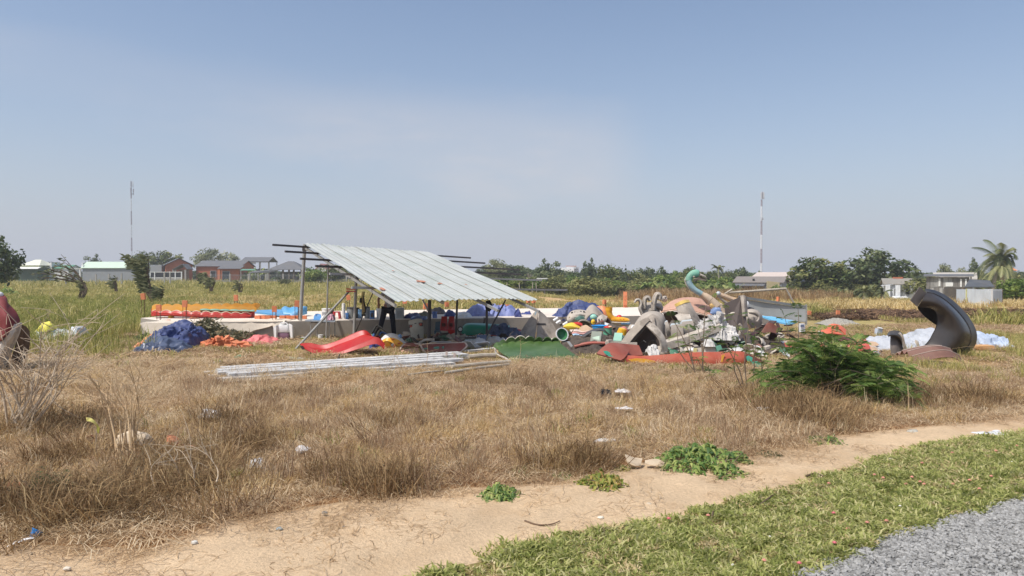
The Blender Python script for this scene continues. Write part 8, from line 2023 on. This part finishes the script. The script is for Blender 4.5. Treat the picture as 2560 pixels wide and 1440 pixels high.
def wind_shrub(label,px,py,d,stems,seed,leaf,per,dense=True):
 g=P(px,py,d);t=T('wind_bent_shrub',label,'shrub',at=(g.x,d,float(ground_h(g.x,d))));r=random.Random(seed);st=MB();V,F,TI=[],[],[]
 for pts in stems:
  q=cr([px3(t,p)for p in pts],12);st.tube(q,[.05*(1.15-i*.085)for i in range(12)],5)
  for k in range(per):
   s=r.uniform(.3,1);i=min(11,int(s*11));dr=Vector((-1,r.uniform(-.6,.6),r.uniform(-.5,.5))).normalized()
   b=len(V);L_=leaf*r.uniform(.6,1.3);p=q[i]+Vector((r.uniform(-.1,.1),r.uniform(-.2,.2),r.uniform(-.1,.1)));n_=Vector((0,0,1))*L_*.13
   V+=[p,p+dr*L_*.5-n_,p+dr*L_,p+dr*L_*.5+n_];TI+=[r.random()]*4;F.append((b,b+1,b+2,b+3))
 t.part('stems',st,mat('dark_stem_mat',(84,72,60),.9));t.part('leaves',np_mesh('leaves',np.array([tuple(v)for v in V]),np.array(F),WIND,TI),None)
rw=random.Random(3)
st_=[[(200+rw.uniform(-8,8),752,rw.uniform(-.4,.4)),(214+rw.uniform(-14,3),715,0),(196-k*6,680+rw.uniform(-8,18),0),(150-k*7+rw.uniform(-10,10),640+k*5+rw.uniform(-6,18),0)]for k in range(11)]
wind_shrub('wide shrub with many thin stems bent left by the wind',203,755,45,st_,4,.30,15)
st_=[[(386+rw.uniform(-6,6),762,rw.uniform(-.4,.4)),(368+rw.uniform(-8,8),716,0),(344+k*3.4,672+rw.uniform(-8,8),0),(312+k*7+rw.uniform(-6,6),640+rw.uniform(-6,22),0)]for k in range(9)]
st_+=[[(392,764,0),(400+rw.uniform(-5,5),745,0),(404+rw.uniform(-10,6),722,0)]for k in range(6)]
wind_shrub('dense dark shrub leaning left beside the striped mast',390,766,41,st_,5,.36,70)
for i,(px,py,top,w,d,lb)in enumerate(((290,728,690,14,62,'small bare shrub between the two wind bent shrubs'),(528,728,690,16,66,'small dark stemmed shrub before the brick house porch'),(512,712,682,16,80,'yellowish bush in front of the brick house corner'),(600,730,698,12,64,'thin bare shrub in the field right of the brick house'),(716,712,696,20,110,'low dark bush at the foot of the mesh fence'))):
 st_=[[(px+rw.uniform(-4,4),py,0),(px+rw.uniform(-w*.6,w*.6),(py+top)/2,0),(px+rw.uniform(-w,w*.7),top+rw.uniform(0,14),0)]for k in range(8)]
 wind_shrub(lb,px,py,d,st_,10+i,.5,(6,10,40,5,50)[i])
WEED=leaf_mat('weed_leaf_mat',[(74,104,54),(106,134,66),(140,158,84),(180,186,108)],.32,.45,0,spec=.4)
YWEED=leaf_mat('yellow_weed_mat',[(96,112,48),(136,146,66),(172,170,88),(176,140,86)],.35,.5,0)
DWEED=leaf_mat('dark_weed_mat',[(42,56,32),(62,76,42),(88,98,58),(120,120,76)],.25,.55,0)
def weed(label,px,py,w_px,h_px,n,m,seed,leaf=.09,droop=.9,d_depth=.5,name='leafy_weed',thin=.42,stems=10):
 t=T(name,label,'weed',px,py,0);r=random.Random(seed);V,F,TI=[],[],[];st=MB();W,H=w_px/2*t.k,h_px*t.k*.62
 for s_i in range(stems):
  a=Vector((r.uniform(-W*.5,W*.5),r.uniform(-d_depth*.5,d_depth*.3),0));b=Vector((r.uniform(-W,W)*.8,r.uniform(-d_depth,d_depth)*.7,H*r.uniform(.3,.7)))
  st.tube([a,(a+b)/2+Vector((0,0,H*.1)),b],[.004,.003,.002],5)
 for i in range(n):
  while True:
   x_,y_=r.uniform(-1,1),r.uniform(-1,1)
   if x_*x_+y_*y_<1 and mnoise.noise(Vector((x_*2.2,y_*2.2,seed)))>-.16:break
  hh=H*(1-.75*(x_*x_+y_*y_))*(.7+.5*mnoise.noise(Vector((x_*3,y_*3,seed+9))))*r.uniform(.45,1.05)
  p=Vector((x_*W,y_*d_depth,max(.03,hh)));a=r.uniform(0,6.28);L_=leaf*r.uniform(.6,1.2)
  d=Vector((math.cos(a),math.sin(a),.25));sd=Vector((-math.sin(a),math.cos(a),0))*L_*thin*.5
  m1=p+d*L_*.45;e=p+Vector((d.x,d.y,0))*L_*.85+Vector((0,0,-droop*L_*.6));b=len(V)
  V+=[p,m1-sd+Vector((0,0,-.1*L_)),m1,m1+sd+Vector((0,0,-.1*L_)),e];TI+=[r.random()]*5;F+=[(b,b+1,b+2),(b,b+2,b+3),(b+1,b+4,b+2),(b+2,b+4,b+3)]
 t.part('stems',st,BARK);t.part('leaves',np_mesh('leaves',np.array([tuple(v)for v in V]),np.array(F),m,TI),None)
weed('largest leafy green weed patch at the edge of the sandy path',1765,1168,250,110,1150,WEED,41,.085,.9,.55,stems=20)
weed('pale green weed tip hanging over the sand below the largest patch',1815,1178,66,36,130,YWEED,42,.07,1,.15)
weed('drooping green weed with narrow leaves left on the path edge',1255,1250,100,76,420,WEED,43,.09,1.5,.22,thin=.22)
weed('small green weed just above the drooping one',1302,1190,42,46,110,WEED,44,.06,1,.15)
weed('yellowing weed with wilted leaves in the middle of the path edge',1510,1222,140,78,420,YWEED,45,.065,1.2,.3)
weed('green weed at the path bend below the fern shrub',2068,1112,96,48,260,WEED,46,.06,.8,.25)
weed('small dark green weed at the right edge of the field',2508,996,48,46,190,DWEED,47,.07,.6,.25)
weed('dark leafy bush in the dead grass at the lower left',125,1268,170,185,1700,DWEED,48,.035,.3,.22,'dark_bush',.4,24)
weed('sparse green weed in the dead grass left of the white rag',640,1118,60,66,120,DWEED,49,.05,.6,.2)
weed('thin green weed in the dead grass beside the yellowing weed',1478,1148,50,56,90,DWEED,50,.05,.5,.2,thin=.2)
weed('tiny green weed in the middle of the dead grass',1160,1128,60,24,60,WEED,51,.05,.6,.15)
weed('tiny yellow green weed at the path edge left of the drooping one',1140,1172,60,30,50,YWEED,52,.05,.6,.15)
weed('green plant at the left picture edge beside the ride shell',10,742,70,52,420,WEED,53,.35,.6,1.4,stems=8)
weed('grey green weeds along the platform wall behind the brick heap',590,846,110,34,420,DWEED,54,.12,.5,.5,stems=12)
weed('straggly weeds at the left platform corner behind the blue tarpaulin',480,842,90,40,360,leaf_mat('straggly_weed_mat',[(96,104,62),(132,134,82),(164,158,104)],.35,.6,0),55,.12,.5,.5,stems=12)
weed('low weeds hiding the left corner of the platform',398,846,120,44,420,DWEED,56,.13,.4,.5,stems=14)
weed('tiny weed on the sand edge left of the yellowing weed',1405,1196,44,26,70,WEED,57,.05,.8,.12)
weed('small weed between yellowing weed and cardboard',1560,1178,40,26,60,YWEED,58,.05,.8,.12)
weed('small weed at the path edge right of the largest patch',1925,1142,60,26,90,DWEED,59,.05,.6,.15)
DEADW=mat('dead_white_twig_mat',(192,174,150),.8,.12,20,.2)
STALK=mat('dry_stalk_mat',(198,170,132),.8,.15,20,.2)
def dead_bush(label,px,py,d,stems,m,seed,sub=4,name='dead_bush',r0=.011,ln=.35):
 t=T(name,label,'dead bush',px,py,0);r=random.Random(seed);mb=MB()
 for pts in stems:
  q=cr([px3(t,p)for p in pts],12);mb.tube(q,[r0*(1.1-i*.075)for i in range(12)],6)
  for k in range(sub):
   i=r.randint(4,10);dr=(q[i]-q[i-1]).normalized();e1=dr+Vector((r.uniform(-.9,.9),r.uniform(-.7,.7),r.uniform(-.3,.5)))
   a=q[i];b=a+e1*ln*r.uniform(.3,.8);c=b+(e1+Vector((r.uniform(-.8,.8),0,r.uniform(-1.1,.2))))*ln*r.uniform(.3,.7)
   mb.tube(cr([a,b,c],7),[r0*.5,r0*.48,r0*.44,r0*.4,r0*.34,r0*.28,r0*.2],5)
   if r.random()<.6:mb.tube(cr([b,b+Vector((r.uniform(-.2,.2),r.uniform(-.1,.1),r.uniform(-.02,.2))),b+Vector((r.uniform(-.3,.3),0,r.uniform(-.1,.25)))],5),r0*.25,4)
 t.solo(mb,m)
ra=random.Random(9);st_=[]
for i in range(26):
 x1=ra.uniform(-70,205);y1=815+ra.random()*190;x0=40+ra.uniform(-35,35)
 st_.append([(x0,1085,ra.uniform(-.15,.15)),(x0+(x1-x0)*.45+ra.uniform(10,40),990+ra.uniform(-15,15),ra.uniform(-.3,.3)),(x1*.9+12,(y1+930)/2-10,ra.uniform(-.4,.4)),(x1,y1,ra.uniform(-.4,.4))])
dead_bush('leafless white twigged bush arching over the left picture edge',45,1088,None,st_,DEADW,15,5,'dead_bush',.009,.42)
st_=[[(x0+ra.uniform(-8,8),1150-ra.random()*30,ra.uniform(-.2,.2)),(x0+ra.uniform(-30,20),1020,0),(x1,y1,ra.uniform(-.2,.2))]for x0,x1,y1 in((330,322,905),(332,262,945),(290,220,940),(325,350,890),(285,245,950),(322,300,910),(340,372,930),(300,205,985),(310,275,925),(335,335,950),(280,190,1000),(345,395,960),(315,240,965),(300,265,985))]
dead_bush('cluster of tall straw coloured stalks left of the orange fragment',320,1155,None,st_,STALK,16,3,'dry_stalk_plant',.008,.25)
st_=[[(400+k*45+ra.uniform(-8,8),1240-ra.random()*60,ra.uniform(-.2,.2)),(398+k*45+ra.uniform(-25,25),1170,0),(396+k*48+ra.uniform(-50,50),1085+ra.random()*40,0)]for k in range(4)]
dead_bush('grey twigs sticking out of the dead grass below the orange fragment',420,1246,None,st_,DEADW,17,3,'dry_twigs',.006,.18)
st_=[[(2090+ra.uniform(-40,40),1010,0),(2090+ra.uniform(-60,60),970,0),(2000+ra.uniform(-60,160),905+ra.random()*60,ra.uniform(-.2,.2))]for k in range(6)]
dead_bush('bare brown stems under the big feathery shrub',2088,1012,None,st_,BARK,18,2,'bare_shrub',.010,.2)
for i,(x0,y0,x1,y1,lb)in enumerate(((1520,1095,1558,975,'pale forked stalk standing alone above the curled white paper'),(1488,1090,1500,965,'thin pale stalk left of the forked one'),(940,1015,930,975,'short white bent twig in the middle of the dead grass'),(1010,945,985,880,'tall straw stalk in front of the maroon trough'),(1062,930,1068,850,'thin grey stalk rising before the seat panel'),(1296,905,1300,842,'straw stalk standing before the scalloped shell'),(2430,965,2408,900,'leaning straw stalk right of the corrugated sheet'))):
 dead_bush(lb,x0,y0,None,[[(x0,y0),((x0+x1)/2+4,(y0+y1)/2),(x1,y1)]],STALK if i!=2 else DEADW,30+i,3,'dry_stalk',.005,.14)
for i,pts in enumerate(([(1312,1302),(1345,1312),(1380,1310),(1400,1302)],[(1780,1290),(1784,1278),(1795,1276)],[(1900,1262),(1920,1246),(1945,1228)],[(2015,1190),(2040,1182),(2060,1192)],[(1500,1325),(1508,1318),(1512,1338)])):
 q=[G(*p,.05)for p in pts];t=T('dry_root',('long dark root curling on the sand in the middle','short dark root by the lawn edge','forked dark root beside the lawn edge bend','thin root loop on the sand far right','tiny root at the lawn border')[i],'root',at=q[0]);t.solo(MB().tube(cr([v-q[0]for v in q],12),[.008-.0004*j for j in range(12)],5),mat('root_mat',(104,84,66),.9))
def rag(name,label,cat,px,py,w,h,m,seed,dep=.25,fold=.04,z=0,n=22):
 t=T(name,label,cat,px,py,z)
 t.solo(mound(t,px-w/2,px+w/2,[(px-w/2,py-h*.2),(px-w*.3,py-h*.62),(px-w*.1,py-h*.5),(px+w*.12,py-h*.7),(px+w*.32,py-h*.4),(px+w/2,py-h*.15)],py,dep,seed,fold,n+8,16,0,.8,8,.004),m)
 return t
WL=fabric('litter_white_mat',(226,226,226),.08,.5,.2);CL=fabric('litter_clear_mat',(206,200,194),.1,.3,.2);OL=mat('litter_orange_mat',(196,122,84),.8,.15,5,.3);BE=mat('litter_beige_mat',(206,186,158),.85,.15,6,.3)
rag('white_film','crumpled white plastic film in the dead grass right of the dry stalks','plastic film',528,1042,54,22,CL,201,.25,.05,.12)
rag('white_rag','bright white rag in the dead grass left of the clear plastic bag','rag',645,1164,32,22,WL,202,.18,.03,.06)
rag('white_rag','smaller white scrap just below the bright white rag','rag',658,1170,16,8,WL,203,.08,.02,.05)
t=T('clear_bag','pale clear plastic bag standing peaked in the straw','plastic bag',756,1142,.03)
t.solo(loft(t,[[(740,1120,.05),(752,1113,.05),(776,1120,.05)],[(741,1128,-.04),(754,1126,-.06),(768,1126,-.02)],[(743,1141,0),(746,1141,-.02),(752,1136,0)]],.004,12,rough=.012),CL)
t=T('orange_fragment','curved orange fragment of a broken shell in the dead grass','fragment',445,1125,.08)
t.part('shell',loft(t,[[(418,1092,.05),(428,1090,.06),(442,1095,.05),(450,1104,.02)],[(420,1106,-.06),(430,1104,-.1),(440,1108,-.08),(450,1116,-.04)],[(424,1120,0),(434,1121,-.02),(444,1122,0),(455,1120,0)]],.012,14),OL)
t.part('tail',loft(t,[[(446,1112,0),(466,1114,0),(490,1116,0)],[(447,1120,-.04),(466,1118,-.04),(488,1119,-.02)]],.01,8),OL);t.part('pale_rim',line(t,[(418,1091,.05),(428,1089,.06),(440,1093,.05)],.008,6,res=8),WHITEP)
t=T('beige_sack','beige rounded sack half sunk in the dead grass','sack',335,1112,.08);t.solo(MB().ball((0,0,.04),(.20,.13,.10),18,10,0,.25,5),BE)
t=T('yellow_flag','drooping yellow plastic strip on a pale stick','strip',240,1145,0)
t.part('stick',MB().tube([t.p(241,1145),t.p(240,1100),t.p(243,1062)],[.008,.007,.006],6),DEADW);t.part('strip',loft(t,[[(216,1044),(230,1046,-.02),(244,1060)],[(218,1052),(231,1056,-.03),(243,1068)]],.006,12),plastic('flag_yellow_mat',(232,222,130),.5,.1));t.part('tail',loft(t,[[(243,1060),(250,1070,-.02)],[(242,1075),(247,1084,-.02)]],.005,6),plastic('flag_green_mat',(150,150,60)))
t=T('brown_cup','small brown cup behind the yellow strip','cup',231,1102,.08);t.solo(MB().lathe([(0,0),(.03,0),(.04,.07),(.035,.07),(.026,.01),(0,.01)],14,M=Euler((1.0,.3,0)).to_matrix()),mat('cup_brown_mat',(124,70,48),.6))
rag('orange_scrap','brown orange cloth scrap at the lower left picture edge','cloth',34,1226,60,22,OL,205,.2,.03,.05)
rag('peach_scrap','peach coloured scrap below the yellow strip','scrap',232,1150,30,14,OL,206,.1,.02,.05)
t=T('blue_cup','bright blue plastic cup lying at the lower left','cup',82,1344,.03);t.solo(MB().lathe([(0,0),(.022,0),(.036,.05),(.040,.05),(.040,.054),(.030,.05),(.018,.006),(0,.006)],16,M=Euler((-.5,.4,0)).to_matrix()),plastic('cup_blue_mat',(30,124,196),.3,.05))
t=T('white_strip','thin white plastic strip beside the blue cup','strip',52,1362,.02);t.solo(loft(t,[[(18,1366),(40,1354,.0),(66,1346),(86,1345)],[(19,1368,-.01),(42,1359,-.03),(68,1350,-.02),(86,1347,-.01)]],.004,14),WL)
rag('black_bag','small crumpled black bag in the dead grass below the boat side','bag',1514,984,26,16,BLK,208,.2,.04,.1)
rag('clear_film','clear plastic film beside the small black bag','plastic film',1556,980,40,10,CL,209,.15,.02,.1)
t=T('curled_paper','curled white paper lying beneath the forked stalk','paper',1512,1108,.04);t.solo(loft(t,[[(1480,1104,.03),(1500,1097,.05),(1522,1097,.05),(1540,1098,.02)],[(1482,1108,-.03),(1502,1104,-.04),(1522,1105,-.04),(1539,1103,0)]],.004,14),WL)
t=T('cardboard','torn beige cardboard on the path edge left of the largest weed','cardboard',1610,1168,.03)
t.part('sheet',loft(t,[[(1563,1135,.08),(1585,1144,.1),(1606,1148,.1)],[(1568,1150,-.02),(1588,1160,-.05),(1602,1160,0)],[(1576,1164,-.02),(1592,1164,-.02),(1602,1168,0)]],.006,12,rough=.015),BE);t.part('sheet',loft(t,[[(1612,1152,.05),(1640,1148,.06),(1660,1156,.04)],[(1612,1160,-.02),(1640,1166,-.04),(1656,1166,0)]],.006,10,rough=.012),BE)
t=T('folded_paper','folded white paper under the left branches of the fern shrub','paper',1902,1028,.05);t.solo(loft(t,[[(1885,1022,.03),(1900,1018,.05),(1920,1017,.03)],[(1888,1026,-.03),(1902,1024,-.04),(1916,1028,-.02)]],.004,10),WL)
rag('thin_stick_paper','narrow white scrap right of the small black bag','scrap',1560,1022,44,8,CL,211,.1,.01,.1)
for i,(x_,y_,w_,lb)in enumerate(((2445,1084,52,'largest flat white board piece at the far end of the path'),(2476,1078,40,'white board piece behind the largest one'),(2490,1086,48,'white board piece right of the largest one'),(2515,1076,30,'thin white board piece at the right picture edge'))):
 t=T('white_board_piece',lb,'board',x_,y_,.03);k=t.k*w_/2;t.solo(MB().prism([(-k,.02,0),(-k*.3,-.10,0),(k,-.04,0),(k*.8,.08,0),(-k*.5,.12,0)],(0,0,.015)),WL,smooth=False)
t=T('grey_stone','flat grey stone on the sand near the white board pieces','stone',2282,1082,.02);t.solo(MB().ball((0,0,.015),(.07,.05,.025),10,6,0,.3),mat('stone_grey_mat',(176,172,160),.9))
for i,(x_,y_,c,lb)in enumerate(((1502,1296,(222,214,196),'pale stone in the middle of the sandy path'),(486,1358,(206,202,192),'small pale stone on the sand at the left'),(812,1284,(128,136,140),'grey bottle cap on the sand left of the roots'),(862,1322,(120,130,136),'second grey bottle cap on the sand'),(698,1324,(150,160,160),'grey scrap on the sand at the path edge'),(168,1424,(216,206,190),'pale flake at the bottom of the path'),(1622,1262,(196,180,156),'buff stone on the path above the pale stone'),(2228,1150,(220,210,190),'pale stone far along the path'))):
 t=T('path_stone' if 'stone' in lb or 'flake' in lb else 'bottle_cap' if 'cap' in lb else 'scrap_piece',lb,'stone' if 'stone' in lb or 'flake' in lb else 'litter',x_,y_,.035);t.solo(MB().ball((0,0,.006),(.025,.018,.012),10,6,0,.3,i),mat('pstone_%d_mat'%i,c,.85))
PETAL=mat('petal_mat',(206,142,124),.7,.1,20,0,rnd=.12);PETAL2=mat('petal_pink_mat',(208,112,118),.6,.1,20,0)
def flower_mesh(m,seed):
 mb=MB();mb.ball((0,0,.05),(.013,.013,.010),9,6,0,.3,seed)
 for i in range(7):
  a=i*.9;mb.ball((math.cos(a)*.012,math.sin(a)*.012,.049),(.006,.006,.005),6,4)
 return mb.mesh('bloom',m)
FM=[flower_mesh(PETAL,1),flower_mesh(PETAL2,2),flower_mesh(mat('petal_white_mat',(236,232,226),.6),3)]
STM=MB().tube([(0,0,0),(.002,0,.05)],.002,4).mesh('stem',mat('stem_green_mat',(96,116,56),.7))
fl=[(1672,1310,1),(1770,1302,0),(2186,1198,0),(2208,1206,0),(2072,1220,0),(2280,1204,0),(2300,1216,0),(2265,1222,0),(2310,1222,0),(2382,1222,0),(2424,1212,0),(2448,1234,0),(2478,1202,0),(2305,1168,0),(2380,1142,0),(2490,1137,0),(2542,1124,0),(2084,1296,1),(2168,1320,0),(2216,1316,0),(2086,1372,1),(1910,1417,0),(1998,1424,1),(1924,1352,2),(2530,1162,2),(2250,1274,2),(1832,1424,2),(2120,1336,0)]
for i,(x_,y_,k_)in enumerate(fl):
 lab={0:'coral flower head in the green ground cover',1:'deep pink flower in the green ground cover',2:'tiny white flower in the green ground cover'}[k_]
 t=T('flower',lab,'flower',x_,y_,.02,group={0:'coral flowers in the lawn strip',1:'deep pink flowers in the lawn strip',2:'white flowers in the lawn strip'}[k_]);t.part('stem',STM,None);t.part('bloom',FM[k_],None);t.root().scale=(.85,.85,.85)if k_<2 else(.6,)*3
# ---------- every repeat gets a label that says where it stands
ORD='first second third fourth fifth sixth seventh eighth ninth tenth'.split()
FIELD=[(0,'the picture edge'),(40,'the dark bushy tree'),(190,'the green roofed shed'),(340,'the long grey hall'),(480,'the brick house gable'),(590,'the brick house'),(680,'the raised steel roof'),(760,'the pavilion'),(1175,'the shed roof'),(1240,'the feathery tree'),(1371,'the big round tree'),(1428,'the white tower block'),(1473,'the dome shaped tree'),(1564,'the narrow conical tree'),(1632,'the banana grove middle'),(1722,'the swan neck'),(1797,'the small palm head'),(1903,'the striped mast'),(1945,'the pinkish roof'),(2044,'the large mango tree'),(2128,'the joining leafy tree'),(2208,'the largest dark tree'),(2252,'the ruined house'),(2380,'the plank shack'),(2480,'the coconut palm')]
HEAP=[(0,'the shed post'),(1042,'the moulded grey shell'),(1118,'the red double chair'),(1215,'the teal shell'),(1345,'the bent grey panel'),(1405,'the green bowl'),(1432,'the yellow fish'),(1498,'the blue basin'),(1550,'the yellow pail'),(1605,'the broken arch'),(1638,'the ribbed dome'),(1722,'the yellow topped post'),(1790,'the swan chest'),(1845,'the dark upright sheet'),(1885,'the grey curl'),(1950,'the sky blue board'),(2085,'the orange tub'),(2150,'the salmon pink tub')]
PATH=[(0,'the sandy path'),(1672,'the first deep pink flower'),(1909,'the lawn edge bend'),(2086,'the dark root pair'),(2300,'the middle of the strip')]
def relabel(test,marks):
 by={}
 for o in COL.objects:
  if o.parent is None and 'label' in o and test(o):
   by.setdefault(o['label'],[]).append((1280+o.location.x/max(1,o.location.y)*FPX,o))
 for lab,rows in by.items():
  if len(rows)<2:continue
  rows.sort(key=lambda r:r[0]);cnt={}
  short=lab.split(' in the unbroken')[0].split(' among the')[0].split(' rising behind')[0].split(' wedged in')[0].split(' on the ground')[0].split(' strewn on')[0].split(' at the foot')[0].split(' in the grove')[0].split(' in the row')[0].split(' in the green')[0]
  tail={'B':' of the tree line','g':' among the houses'}.get('','')
  for px,o in rows:
   k=max(i for i,(m,_)in enumerate(marks)if m<=px+1e-3 or i==0);c=cnt[k]=cnt.get(k,0)+1
   tl=' in the heap' if 'wedged' in lab else ' by the platform' if 'platform wall' in lab else ' on the grass' if 'strewn' in lab else ''
   o['label']='%s%s, %s one right of %s'%(short,tl,ORD[min(c,10)-1],marks[k][1])
relabel(lambda o:o['category']in('bush','tree','banana plant','post','stake')if 'category' in o else False,FIELD)
relabel(lambda o:o.get('category')=='scrap',HEAP)
relabel(lambda o:o.get('category')=='flower',[(0,'the left lawn end'),(2072,'the lawn edge bend'),(2216,'the lawn middle'),(2320,'the three close coral flowers')])
# ---------- the hazy air over the field
hz_m=bpy.data.materials.new('haze_mat');hz_m.use_nodes=True
hn=hz_m.node_tree;hn.nodes.clear();ho=hn.nodes.new('ShaderNodeOutputMaterial');hv=hn.nodes.new('ShaderNodeVolumePrincipled')
hv.inputs['Color'].default_value=(0.95,0.97,1.0,1);hv.inputs['Density'].default_value=0.0006;hv.inputs['Anisotropy'].default_value=0.0
hn.links.new(hv.outputs[0],ho.inputs['Volume'])
hb=MB().box((0,455,22),(2300,950,54))
tag(new_obj('haze',hb.mesh('haze',hz_m,smooth=False)),'thin pale haze over the whole field',None,None,'stuff')
